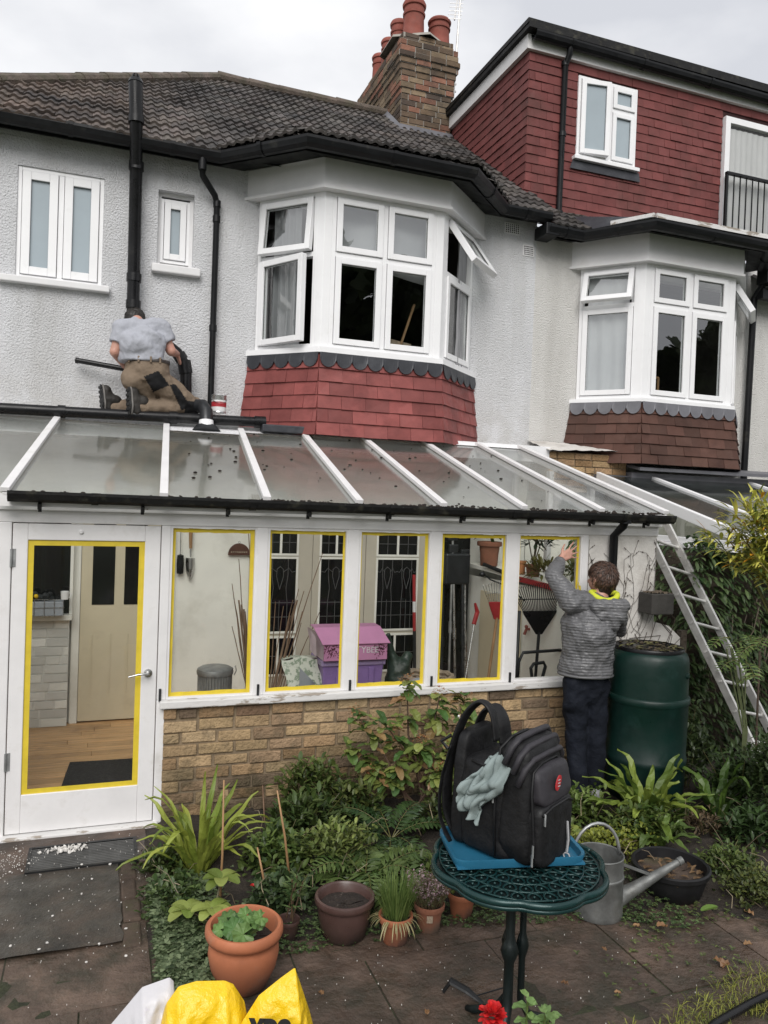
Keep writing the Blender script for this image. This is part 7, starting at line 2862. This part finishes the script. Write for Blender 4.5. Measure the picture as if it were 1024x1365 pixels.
# ------------------------------------------------------------------ people
def hand(mb, wrist, dirv, palm_n, thumb_side, L=.185, curl=.5, spread=.12):
    """Palm, four bent fingers and a thumb as capsules, to be fused with the arm."""
    w, d, n = V(wrist), V(dirv).normalized(), V(palm_n).normalized()
    s = V(thumb_side).normalized()
    pl = L * .52
    mb.cap(w, w + d * pl * .9, .027, .030, flat=.55, side=s)
    mb.cap(w + s * .014 + d * pl * .2, w + s * .022 + d * pl * .85, .020, .017)
    mb.cap(w - s * .014 + d * pl * .2, w - s * .026 + d * pl * .8, .019, .015)
    for k, (off, ln, r) in enumerate(((.030, .92, .0088), (.010, 1.0, .0092), (-.011, .93, .0088), (-.031, .74, .0078))):
        p = w + d * pl * (.96 - .03 * abs(k - 1)) + s * off
        dd = (d + s * spread * (1.2 - k) * .8).normalized()
        seg = L * .48 * ln
        for j, f_ in enumerate((.45, .32, .25)):
            dd = (dd + n * curl * (.35 + .25 * j)).normalized()
            q = p + dd * seg * f_
            mb.cap(p, q, r * (1 - .08 * j), r * (1 - .08 * (j + 1)), n=8)
            p = q
    p = w + d * pl * .25 + s * .026
    dd = (d * .65 + s * .8 + n * .25).normalized()
    for f_, r in ((.038, .0125), (.032, .0105), (.024, .009)):
        q = p + dd * f_
        mb.cap(p, q, r, r * .9, n=8)
        p = q
        dd = (dd + d * .45 + n * .15 * curl).normalized()


def head(mb, c, fwd, up, s=1.0):
    c, f_, u = V(c), V(fwd).normalized(), V(up).normalized()
    r = f_.cross(u).normalized()
    k = s
    mb.cap(c + f_ * .018 * k + u * .025 * k, c - f_ * .035 * k + u * .025 * k, .079 * k, .083 * k)
    mb.cap(c + f_ * .05 * k - u * .03 * k, c + f_ * .02 * k - u * .02 * k, .06 * k, .068 * k)
    mb.cap(c + f_ * .055 * k - u * .085 * k, c + f_ * .01 * k - u * .06 * k, .036 * k, .055 * k)
    mb.cap(c + f_ * .098 * k + u * .005 * k, c + f_ * .122 * k - u * .03 * k, .010 * k, .015 * k)      # nose
    mb.cap(c + f_ * .088 * k - u * .065 * k + r * .016 * k, c + f_ * .088 * k - u * .065 * k - r * .016 * k, .011 * k, .011 * k)   # lips
    for sg in (-1, 1):
        mb.cap(c + f_ * .085 * k + u * .032 * k + r * sg * .018 * k, c + f_ * .078 * k + u * .03 * k + r * sg * .045 * k, .012 * k, .010 * k)  # brow
        e = c - f_ * .005 * k + r * sg * .083 * k
        mb.cap(e + u * .022 * k, e - u * .02 * k + f_ * .006 * k, .013 * k, .010 * k)
        mb.cap(e + u * .022 * k - f_ * .01 * k + r * sg * .006 * k, e + u * .0 * k - f_ * .012 * k + r * sg * .006 * k, .010 * k, .009 * k)


def eyes(parent, c, fwd, up, s=1.0):
    c, f_, u = V(c), V(fwd).normalized(), V(up).normalized()
    r = f_.cross(u).normalized()
    b = MB()
    for sg in (-1, 1):
        b.ball(c + f_ * .084 * s + u * .008 * s + r * sg * .031 * s, .0125 * s, 10, 8)
    b.build('eyes', m['upvc'], parent, smooth=True)


def hair_tufts(name, mat, parent, c, fwd, up, n, L, rad, cover, cols):
    """Short overlapping locks over the scalp; cover(d_fwd, d_up) decides where."""
    c, f_, u = V(c), V(fwd).normalized(), V(up).normalized()
    r = f_.cross(u).normalized()
    b = MB()
    for _ in range(n):
        d = V((RND.gauss(0, 1), RND.gauss(0, 1), RND.gauss(0, 1))).normalized()
        a, h, q = d.x, d.y, d.z
        if not cover(a, h):
            continue
        p = c + f_ * (a * .103 - .010) * rad + u * (h * .098 + .027) * rad + r * q * .086 * rad
        nrm = (f_ * a + u * h + r * q).normalized()
        crown = (u * .8 - f_ * .55).normalized()
        flow = (nrm - crown * 1.0)
        flow = flow - nrm * flow.dot(nrm)
        if flow.length < .05:
            flow = r
        dv = (flow.normalized() + nrm * rr(.04, .26) + V((rr(-.22, .22), rr(-.22, .22), rr(-.22, .22)))).normalized()
        b.leaf(p, dv, L * rr(.6, 1.3), .007, rr(.1, .5), 3, 0, tint(*cols), .3, nrm=nrm)
    return b.build(name, mat, parent)


# --- the man on the lean-to roof, kneeling with his back to us ------------
A = {}
ROOF_Z = 2.79
m1 = thing('person', 'man in grey T-shirt and khaki trousers kneeling on the lean-to roof', 'person', (.45, 7.2, ROOF_Z))
pel = V((0.356, 7.120, 3.174))
wst = V((0.314, 7.110, 3.279))
chs = V((0.291, 7.130, 3.481))
nek = V((0.265, 7.220, 3.633))
hd = V((0.252, 7.380, 3.650))
shL, shR = V((0.141, 7.150, 3.540)), V((0.459, 7.150, 3.575))
elL, elR = V((0.086, 7.130, 3.331)), V((0.552, 7.130, 3.384))
haL, haR = V((0.179, 7.320, 3.245)), V((0.621, 7.330, 3.396))
hpL, hpR = V((0.258, 7.130, 3.114)), V((0.431, 7.100, 3.119))
knR = V((0.770, 7.220, 2.928))
knL = V((0.546, 7.360, 2.925))
anR = V((0.300, 7.100, 2.932))
anL = V((0.080, 7.260, 2.952))
knR.z = max(knR.z, ROOF_Z + .075)
knL.z = ROOF_Z + .075
anR.z = ROOF_Z + .075
anL.z = ROOF_Z + .085

b = MB()
b.cap(pel, wst, .125, .115, flat=.66, side=(.94, -.34, 0))
b.cap(wst, chs, .115, .130, flat=.6, side=(.94, -.34, 0))
b.cap(chs, nek - V((0, 0, .08)), .13, .065, flat=.55, side=(.94, -.34, 0))
b.cap(shL, shR, .052, .052)
b.cap(nek, hd, .052, .05)
head(b, hd, (.1, .75, -.65), (.05, .65, .75), .98)
for s_, e_, h_ in ((shL, elL, haL), (shR, elR, haR)):
    b.cap(s_, e_, .054, .044)
    b.cap(e_, h_, .045, .029)
for h_, k_, a_ in ((hpL, knL, anL), (hpR, knR, anR)):
    b.cap(h_, k_, .085, .058)
    b.cap(k_, a_, .055, .04)
hand(b, haL, (.5, .3, -.25), (.2, .6, -.5), (.2, .5, .8), curl=.9)
hand(b, haR, (.25, .35, -.5), (-.4, .6, .0), (-.3, .3, .8), curl=.9)
body = organic(b, 'body', m['skin'], m1, .0075, 4)
eyes(m1, hd, (.1, .75, -.65), (.05, .65, .75), .98)
b = MB()
f_, u_v = V((.1, .75, -.65)).normalized(), V((.05, .65, .75)).normalized()
b.cap(hd - f_ * .030 + u_v * .03, hd + f_ * .03 + u_v * .045, .092, .078)
b.cap(hd - f_ * .045 - u_v * .0, hd - f_ * .03 - u_v * .055, .082, .066)
organic(b, 'hair', m['hair_dark'], m1, .009, 3, wrinkle(.010, 40))


def folds(amp, k, dirv=(.5, 0, 1)):
    dv = V(dirv)

    def fn(p, n):
        s = p.dot(dv) * k + 1.8 * fbm(p, 5, 3)
        return amp * (math.sin(s) * .5 + fbm(p, 9, 3)) * (.5 + .5 * noise.noise(p * 3))
    return fn


b = MB()
sd_ = (.94, -.34, 0)
q0 = wst - V((0, 0, .02))
b.tube([q0, q0 + V((0, 0, .02)), wst.lerp(chs, .3), wst.lerp(chs, .7), chs], [.196, .200, .200, .204, .208], n=28, flat=.64, side=sd_)
b.cap(chs - V((0, 0, .02)), nek - V((0, 0, .085)), .206, .135, flat=.64, side=sd_)
b.cap(shL, shR, .088, .088)
b.cap(nek - V((0, 0, .05)), nek - V((0, .0, .012)), .085, .066)
for s_, e_ in ((shL, elL), (shR, elR)):
    b.tube([s_ + (s_ - e_) * .1, s_, s_.lerp(e_, .66)], [.05, .082, .078], n=18)
organic(b, 't_shirt', m['tee'], m1, .009, 5, folds(.022, 34, (.8, .2, 1)))
b = MB()
b.tube([pel + V((0, 0, .115)), pel + V((0, 0, .06)), pel, pel - V((0, 0, .08))], [.185, .190, .200, .17], n=28, flat=.70, side=sd_)
for h_, k_, a_ in ((hpL, knL, anL), (hpR, knR, anR)):
    b.cap(h_, h_.lerp(k_, .5), .114, .10)
    b.cap(h_.lerp(k_, .5), k_, .10, .082)
    b.cap(k_, k_.lerp(a_, .5), .074, .078)
    b.cap(k_.lerp(a_, .5), k_.lerp(a_, .98), .076, .066)
tro = organic(b, 'work_trousers', m['khaki'], m1, .010, 4, folds(.020, 38, (1, .3, .5)))


def patch_from(ob, pred, name, mat, parent, off=.004):
    """Sewn-on panel: the faces of a garment that pred accepts, lifted off it a little."""
    me = ob.data
    o_ = org(ob)
    b = MB()
    ids = {}
    vs, fs = [], []
    for p in me.polygons:
        if pred(p.center + o_, p.normal):
            f_ = []
            for i in p.vertices:
                if i not in ids:
                    ids[i] = len(vs)
                    vs.append(me.vertices[i].co + o_ + me.vertices[i].normal * off)
                f_.append(ids[i])
            fs.append(f_)
    if fs:
        b.add(vs, fs)
        ob2 = b.build(name, mat, parent, smooth=True)
        return ob2


def inside(p, poly):
    """Is p, seen square to the wall, inside a polygon given at about its own depth?"""
    x, z = p.x, p.z
    k = False
    for i in range(len(poly)):
        (x0, _, z0), (x1, _, z1) = poly[i - 1], poly[i]
        if (z0 > z) != (z1 > z) and x < (x1 - x0) * (z - z0) / (z1 - z0) + x0:
            k = not k
    return k


SEAT = [(0.326, 7.000, 3.122), (0.442, 7.000, 3.177), (0.539, 7.000, 3.070), (0.410, 7.000, 3.007)]
SIDE = [(0.543, 7.050, 3.076), (0.593, 7.050, 3.087), (0.739, 7.050, 2.909), (0.657, 7.050, 2.876)]
patch_from(tro, lambda p, n: n.y < .1 and inside(p, SEAT), 'seat_patch', m['black_canvas'], m1)
patch_from(tro, lambda p, n: n.y < .2 and inside(p, SIDE), 'side_panel', m['black_canvas'], m1)
patch_from(tro, lambda p, n: (p - knR).length < .13 and p.z < knR.z + .03, 'knee_pad', m['black_canvas'], m1)
patch_from(tro, lambda p, n: (p - knL).length < .12 and p.z < knL.z + .03, 'knee_pad', m['black_canvas'], m1)
ZB = pel.z + .098
patch_from(tro, lambda p, n: ZB - .018 < p.z < ZB + .012 and abs(p.x - pel.x) < .3 and n.z < .8, 'belt', m['belt'], m1, .006)
b = MB()
for t in (-2.3, -1.75, -1.2, -.75):
    c_ = pel + V((0, 0, .095)) + V((.94, -.34, 0)) * .190 * math.cos(t) + V((.34, .94, 0)) * .140 * math.sin(t)
    MB().box(tuple(c_ - V((.008, .010, .026))), tuple(c_ + V((.008, .010, .026)))).build('belt_loop', m['khaki'], m1, bevel=.003)


def boot(parent, ankle, knee, toe_dir, L=.27):
    """Boot of a kneeling figure: foot runs from the heel (behind the ankle) down to the toes."""
    a, t = V(ankle), V(toe_dir).normalized()
    sh = (V(knee) - a).normalized()
    back = -sh
    heel = a + back * .055 - t * .075
    toe = a + back * .03 + t * .085
    b = MB()
    b.cap(a + sh * .06, a + back * .01, .052, .050)
    b.cap(heel + sh * .035, a + sh * .0, .044, .05)
    b.cap(heel + sh * .035, toe + sh * .03, .044, .046)
    o = organic(b, 'boot', m['boot'], parent, .009, 5, wrinkle(.006, 20))
    side = t.cross(back).normalized()
    s = MB()
    pts = []
    for i in range(20):
        u = 2 * math.pi * i / 20
        lx = math.cos(u)
        w = .040 + (.012 if lx > 0 else .0)
        pts.append((heel + toe) / 2 + back * .008 + t * lx * .118 + side * math.sin(u) * w)
    s.prism(pts, back * .018)
    for k in range(6):
        q = (heel + toe) / 2 + back * .024 + t * (-.10 + .04 * k)
        for sg in (-1, 1):
            s.obox(q + side * (.004 if sg > 0 else -.038), side * .034, t * .022, back * .010)
    s.build('boot_sole', m['boot_sole'], parent, bevel=.003)
    s = MB()
    rim = [p - back * .006 for p in pts]
    s.tube(rim + [rim[0]], .008, n=6)
    s.build('boot_trim', m['boot_trim'], parent, smooth=True)


boot(m1, anR + V((-.03, -.03, .055)), knR, (.05, .0, -1))
boot(m1, anL + V((-.03, -.02, .06)), knL, (.10, .05, -1))

# pipework around him
t_ = thing('waste_pipe', 'long black plastic pipe lying along the top edge of the glass roof', 'pipe', (.4, 7.09, 2.78))
f = MB()
f.tube([(-1.6, 7.085, 2.765), (1.36, 7.085, 2.81)], .046, n=14)
f.build('pipe', m['black_plastic'], t_, smooth=True, auto=50)
for xa, xb in ((-.35, -.29), (.55, .62), (1.30, 1.40)):
    f = MB()
    f.tube([(xa, 7.085, 2.765 + .0152 * (xa + 1.6)), (xb, 7.085, 2.765 + .0152 * (xb + 1.6))], .055, n=14)
    f.build('pipe_coupling', m['black_plastic'], t_, smooth=True, auto=50)
t_ = thing('pipe_bend', 'black swan neck pipe bend held by the kneeling man', 'pipe', (.72, 7.4, 2.8))
f = MB()
pts = [(0.559, 7.400, 3.470), (0.627, 7.400, 3.422), (0.690, 7.400, 3.332), (0.713, 7.400, 3.238), (0.723, 7.400, 2.915)]
f.tube(pts, .052, n=16)
f.build('bend', m['black_plastic'], t_, smooth=True, auto=60)
f = MB()
f.tube([V(pts[2]) + V((0, 0, .02)), V(pts[3])], .062, n=16)
f.tube([(0.640, 7.400, 3.410), (0.676, 7.400, 3.358)], .06, n=16)
f.build('pipe_collar', m['black_plastic'], t_, smooth=True, auto=60)
t_ = thing('soil_pipe_boot', 'dark grey pipe elbow going down through a white collar in the glass roof', 'pipe', (.86, 7.05, 2.7))
f = MB()
pts = [(0.692, 7.220, 2.895), (0.768, 7.200, 2.932), (0.838, 7.120, 2.923), (0.865, 7.060, 2.866), (0.864, 7.030, 2.777)]
f.tube(pts, [.052, .056, .060, .060, .058], n=18)
f.build('elbow', m['dark_metal'], t_, smooth=True, auto=60)
pc = V(pts[-1])
f = MB()
f.tube([pc + V((0, 0, .01)), pc + V((0, -.01, -.05))], [.062, .066], n=18)
f.build('collar', m['bead_paint'], t_, smooth=True, auto=50)
f = MB()
f.tube([pc + V((0, -.01, -.04)), pc + V((0, -.03, -.085))], [.09, .125], n=18, flat=.6)
f.build('flange', m['dark_metal'], t_, smooth=True, auto=50)
f = MB()
f.tube([(-0.234, 7.460, 3.281), (0.187, 7.340, 3.222)], .024, n=12)
f.tube([(-0.234, 7.460, 3.281), (-0.209, 7.460, 3.276)], .027, n=12)
tag(f.build('short_pipe', m['black_plastic'], smooth=True, auto=50), 'thin black pipe pointing left in the kneeling man\'s left hand', 'pipe')
t_ = thing('paint_tin', 'silver paint tin with a red band beside the downpipe on the roof', 'tin', (1.0, 7.32, 2.79))
c_ = V((0.996, 7.220, 2.877))
f = MB()
f.lathe([(0, 0), (.066, 0), (.068, .005), (.066, .01), (.066, .155), (.069, .160), (.066, .165), (.058, .163), (.056, .15), (0, .148)], c_, 28)
f.build('can', m['tin'], t_, smooth=True, auto=40)
f = MB()
f.lathe([(.0667, .055), (.0667, .10)], c_, 28)
f.build('red_band', m['tin_label'], t_, smooth=True)
f = MB()
f.lathe([(.0667, .015), (.0667, .054)], c_, 28)
f.lathe([(.0667, .101), (.0667, .115)], c_, 28)
f.build('label', m['tin_white'], t_, smooth=True)
f = MB()
f.tube([c_ + V((.068 * math.cos(a), .068 * math.sin(a) - .02 * abs(math.sin(a)), .135 - .05 * abs(math.sin(a)))) for a in [math.pi + i * math.pi / 12 for i in range(13)]], .003, n=5)
f.build('wire_handle', m['steel'], t_)

# --- the man taping the last window ---------------------------------------
m2 = thing('person', 'man in grey quilted jacket and navy trousers reaching up to tape the last window', 'person', (3.45, 4.85, 0))
YM = 4.80
pel = V((3.356, 4.800, 0.896))
wst = V((3.361, 4.790, 1.046))
chs = V((3.368, 4.790, 1.309))
nek = V((3.479, 4.830, 1.466))
hd = V((3.513, 4.860, 1.612))
shL, shR = V((3.201, 4.800, 1.473)), V((3.614, 4.820, 1.399))
elL, elR = V((3.139, 4.940, 1.631)), V((3.768, 4.980, 1.224))
haL, haR = V((3.281, 5.060, 1.749)), V((3.609, 5.080, 1.327))
hpL, hpR = V((3.268, 4.800, 0.862)), V((3.455, 4.800, 0.853))
knL, knR = V((3.314, 4.820, 0.454)), V((3.468, 4.800, 0.449))
anL, anR = V((3.311, 4.760, 0.074)), V((3.487, 4.820, 0.080))
anL.z, anR.z = .10, .10
sd_ = (.94, -.34, 0)
HF_, HU_ = (-.25, .97, .05), (-.06, -.02, 1)
b = MB()
b.cap(pel, wst, .125, .115, flat=.66, side=sd_)
b.cap(wst, chs, .115, .130, flat=.6, side=sd_)
b.cap(chs, nek - V((0, 0, .08)), .13, .065, flat=.55, side=sd_)
b.cap(shL, shR, .05, .05)
b.cap(nek - V((0, 0, .03)), hd - V((0, 0, .05)), .056, .054)
head(b, hd, HF_, HU_, 1.02)
for s_, e_, h_ in ((shL, elL, haL), (shR, elR, haR)):
    b.cap(s_, e_, .052, .043)
    b.cap(e_, h_, .043, .028)
for h_, k_, a_ in ((hpL, knL, anL), (hpR, knR, anR)):
    b.cap(h_ + (k_ - h_) * .12, k_, .066, .052)
    b.cap(k_, a_, .052, .038)
hand(b, haL, V((3.496, 5.110, 1.851)) - haL, (.25, .9, -.1), (-.35, .15, .9), L=.205, curl=.12, spread=.35)
hand(b, haR, (-.2, .6, .2), (0, .8, -.4), (-.6, .2, .5), curl=.5)
organic(b, 'body', m['skin'], m2, .0068, 4)
eyes(m2, hd, HF_, HU_, 1.02)
b = MB()
f_, u_v = V(HF_).normalized(), V(HU_).normalized()
r_v = f_.cross(u_v).normalized()
b.cap(hd - f_ * .030 + u_v * .035, hd + f_ * .03 + u_v * .05, .092, .078)
b.cap(hd - f_ * .045 + u_v * .0, hd - f_ * .035 - u_v * .045, .080, .066)
hc = organic(b, 'hair_cap', m['hair_brown'], m2, .009, 4, wrinkle(.012, 30))
hc.data.color_attributes.new('Col', 'FLOAT_COLOR', 'CORNER').data.foreach_set('color', [.55, .5, .5, 1.0] * len(hc.data.loops))
hair_tufts('hair', m['hair_brown'], m2, hd + u_v * .004 - f_ * .004, HF_, HU_, 3600, .036, 1.06, lambda a, h: h > .15 or (a < .15 and h > -.62), ((.6, .55, .5), (2.1, 1.75, 1.5)))


def quilt(axis_fn, pitch, amp, fold=.006):
    def fn(p, n):
        s = axis_fn(p)
        ph = (s / pitch + .35 * fbm(p, 4, 2)) % 1.0
        puff = abs(math.sin(math.pi * ph)) ** .55
        return amp * (puff - .6) + fold * fbm(p, 11, 4) + .0015 * fbm(p, 40, 2)
    return fn


b = MB()
hem = pel + V((.0, 0, .035))
b.tube([hem, hem + V((0, 0, .03)), wst, wst.lerp(chs, .5), chs], [.190, .196, .188, .196, .205], n=32, flat=.74, side=sd_)
b.cap(chs - V((0, 0, .02)), nek - V((0, 0, .09)), .203, .125, flat=.72, side=sd_)
b.cap(shL, shR, .088, .088)
zax = V((.16, .0, 1)).normalized()
organic(b, 'jacket', m['jacket'], m2, .0065, 7, quilt(lambda p: p.dot(zax), .0225, .0, .016))
b = MB()
b.tube([hem + V(sd_) * .193 * math.cos(t) + V((.34, .94, 0)) * .145 * math.sin(t) + V((0, 0, .004)) for t in [i * math.pi / 16 for i in range(33)]], .011, n=8)
b.build('jacket_hem', m['jacket'], m2, smooth=True)
for nm, s_, e_, h_ in (('l', shL, elL, haL), ('r', shR, elR, haR)):
    b = MB()
    d0 = (e_ - s_).normalized()
    d1 = (h_ - e_).normalized()
    b.cap(s_ - d0 * .02, e_, .084, .062)
    b.tube([e_, e_.lerp(h_, .4), e_.lerp(h_, .84)], [.064, .056, .045], n=18)
    b.cap(e_, e_ + d1 * .01, .062, .062)
    def ax(p, s_=s_, e_=e_, h_=h_, d0=d0, d1=d1):
        t = (p - e_).dot(d1)
        return (e_ - s_).length + t if t > 0 else (p - s_).dot(d0)
    organic(b, 'sleeve', m['jacket'], m2, .0065, 5, quilt(ax, .0225, .0, .013))
b = MB()
wr = haL.lerp(elL, .17)
d1 = (haL - elL).normalized()
b.tube([wr - d1 * .012, wr + d1 * .010], .043, n=18)
b.build('cuff', m['jacket'], m2, smooth=True)
# hood lying on the back, lime lining showing round the neck
b = MB()
hc_ = nek + V((-.02, -.145, -.066))
rv = V(sd_)
b.cap(hc_ - rv * .09 + V((0, -.0, .035)), hc_ + rv * .09 + V((0, .01, .035)), .062, .062)
b.cap(hc_ - rv * .06 + V((0, -.012, -.03)), hc_ + rv * .065 + V((0, -.008, -.03)), .056, .056)
b.cap(hc_ - rv * .03 + V((0, -.018, -.085)), hc_ + rv * .035 + V((0, -.014, -.085)), .045, .045)
b.cap(hc_ - rv * .09 + V((0, .04, .035)), nek - rv * .07 + V((0, .05, -.01)), .04, .03)
b.cap(hc_ + rv * .09 + V((0, .04, .035)), nek + rv * .07 + V((0, .05, -.01)), .04, .03)
organic(b, 'hood', m['jacket'], m2, .0085, 5, lambda p, n: .009 * fbm(p, 13, 3) + .004 * math.sin(p.x * 90 + p.z * 60))
b = MB()
rg = []
for i in range(21):
    t = 2 * math.pi * i / 20
    rg.append(nek + V((-.008, -.058, .045)) + rv * .094 * math.cos(t) + V((.34, .94, 0)) * .082 * math.sin(t) + V((0, 0, .012 * math.cos(2 * t) - .018 * math.sin(t) * -1)))
b.tube(rg, .021, n=8, flat=.9)
b.build('collar_lining', m['lime'], m2, smooth=True)
b = MB()
b.cap(pel + V((0, 0, .03)), pel - V((0, 0, .05)), .145, .150, flat=.78, side=sd_)
for h_, k_, a_ in ((hpL, knL, anL), (hpR, knR, anR)):
    b.cap(h_, k_, .096, .078)
    b.cap(k_, a_ + V((0, 0, -.01)), .078, .07)
organic(b, 'trousers', m['navy'], m2, .010, 4, folds(.022, 26, (.4, .4, 1)))
for a_, d in ((anL, V((.05, .9, 0))), (anR, V((.25, .9, 0)))):
    b = MB()
    d = d.normalized()
    b.cap(V((a_.x, a_.y, .055)) - d * .06, V((a_.x, a_.y, .045)) + d * .17, .046, .042, flat=.95)
    b.cap(V((a_.x, a_.y, .06)) - d * .04, V((a_.x, a_.y, .10)), .046, .05)
    organic(b, 'shoe', m['shoe_grey'], m2, .008, 4, wrinkle(.003, 25))
    s = MB()
    sd2 = V((d.y, -d.x, 0))
    pts = []
    for i in range(20):
        u = 2 * math.pi * i / 20
        pts.append(V((a_.x, a_.y, .0)) + d * (.055 + .155 * math.cos(u)) + sd2 * math.sin(u) * (.045 + .005 * math.cos(u)))
    s.prism(pts, (0, 0, .024))
    s.build('shoe_sole', m['boot_sole'], m2)


# ------------------------------------------------------------------ trees behind the photographer (they are mirrored in the panes)
def back_tree(x, y, h, r, label):
    t_ = thing('garden_tree', label, 'tree', (x, y, 0))
    f = MB()
    f.tube([(x, y, 0), (x + .1, y, h * .4), (x, y + .1, h * .85)], [.22, .16, .05], n=8)
    for i in range(5):
        a = i * 1.3
        f.tube([(x + .05, y, h * (.35 + .09 * i)), (x + math.cos(a) * r * .6, y + math.sin(a) * r * .6, h * (.5 + .08 * i))], [.08, .03], n=6)
    f.build('trunk', m['bark'], t_)
    f = MB()
    leafy(f, (x, y, h * .55), (r, r, h * .45), 2600, .75, .6, (.018, .03, .014), (.075, .10, .04), nseg=2, lo=.35)
    f.build('crown', m['hedge'], t_)


back_tree(6.3, -11.5, 11.6, 3.3, 'broad dark tree behind the viewpoint, nearest the middle of the garden')
back_tree(11.5, -12.5, 11.0, 3.3, 'round dark tree behind the viewpoint, second from the middle')
back_tree(17.0, -12.0, 10.0, 3.4, 'tall dark tree behind the viewpoint, third from the middle')
back_tree(23.0, -11.0, 10.4, 3.8, 'wide dark tree behind the viewpoint at the far end of the row')
back_tree(1.0, -13.0, 7.5, 2.6, 'small dark tree behind the viewpoint at the near end of the row')

# ------------------------------------------------------------------ daylight, overcast
wd = bpy.data.worlds.new('World')
SC.world = wd
wd.use_nodes = True
nt = wd.node_tree
N, L = nt.nodes, nt.links
N.clear()
o_ = N.new('ShaderNodeOutputWorld')
bg = N.new('ShaderNodeBackground')
bg.inputs['Strength'].default_value = .105
sky = N.new('ShaderNodeTexSky')
sky.sky_type = 'NISHITA'
sky.sun_disc = False
SUN_EL, SUN_AZ = math.radians(40), math.radians(200)
sky.sun_elevation = SUN_EL
sky.sun_rotation = SUN_AZ
tc = N.new('ShaderNodeTexCoord')
mp = N.new('ShaderNodeMapping')
mp.inputs['Scale'].default_value = (1.0, 1.0, 2.2)
L.new(tc.outputs['Generated'], mp.inputs[0])
n1 = N.new('ShaderNodeTexNoise')
n1.inputs['Scale'].default_value = 2.3
n1.inputs['Detail'].default_value = 6
n1.inputs['Roughness'].default_value = .5
L.new(mp.outputs[0], n1.inputs['Vector'])
r = N.new('ShaderNodeValToRGB')
r.color_ramp.elements[0].position = .36
r.color_ramp.elements[0].color = (6.9, 7.05, 7.5, 1)
r.color_ramp.elements[1].position = .62
r.color_ramp.elements[1].color = (10.4, 10.4, 10.5, 1)
L.new(n1.outputs['Fac'], r.inputs[0])
mx = N.new('ShaderNodeMix')
mx.data_type = 'RGBA'
mx.inputs[0].default_value = .93
L.new(sky.outputs[0], mx.inputs[6])
L.new(r.outputs[0], mx.inputs[7])
L.new(mx.outputs[2], bg.inputs[0])
L.new(bg.outputs[0], o_.inputs[0])
sl = bpy.data.lights.new('sun', 'SUN')
sl.energy = 2.7
sl.angle = math.radians(40)
sl.color = (1.0, .97, .93)
so = bpy.data.objects.new('sun', sl)
COL.objects.link(so)
sd = V((math.sin(SUN_AZ) * math.cos(SUN_EL), math.cos(SUN_AZ) * math.cos(SUN_EL), math.sin(SUN_EL)))
so.rotation_euler = sd.to_track_quat('Z', 'Y').to_euler()

cam = bpy.data.cameras.new('camera')
co = bpy.data.objects.new('camera', cam)
COL.objects.link(co)
cam.sensor_fit = 'HORIZONTAL'
cam.sensor_width = 36
cam.lens = 36 * 1040 / 1024
cam.clip_start = .05
cam.clip_end = 500
R_, U_, B_ = ((0.938969, -0.342045, 0.036639), (-0.028802, 0.027964, 0.999194), (-0.342794, -0.939267, 0.016405))
co.matrix_world = Matrix(((R_[0], U_[0], B_[0], 0), (R_[1], U_[1], B_[1], 0), (R_[2], U_[2], B_[2], 2.15), (0, 0, 0, 1)))
SC.camera = co
SC.view_settings.view_transform = 'Standard'
SC.view_settings.look = 'None'
SC.view_settings.exposure = 0
SC.view_settings.gamma = 1
SC.cycles.max_bounces = 8
SC.cycles.transparent_max_bounces = 16
SC.cycles.use_denoising = True
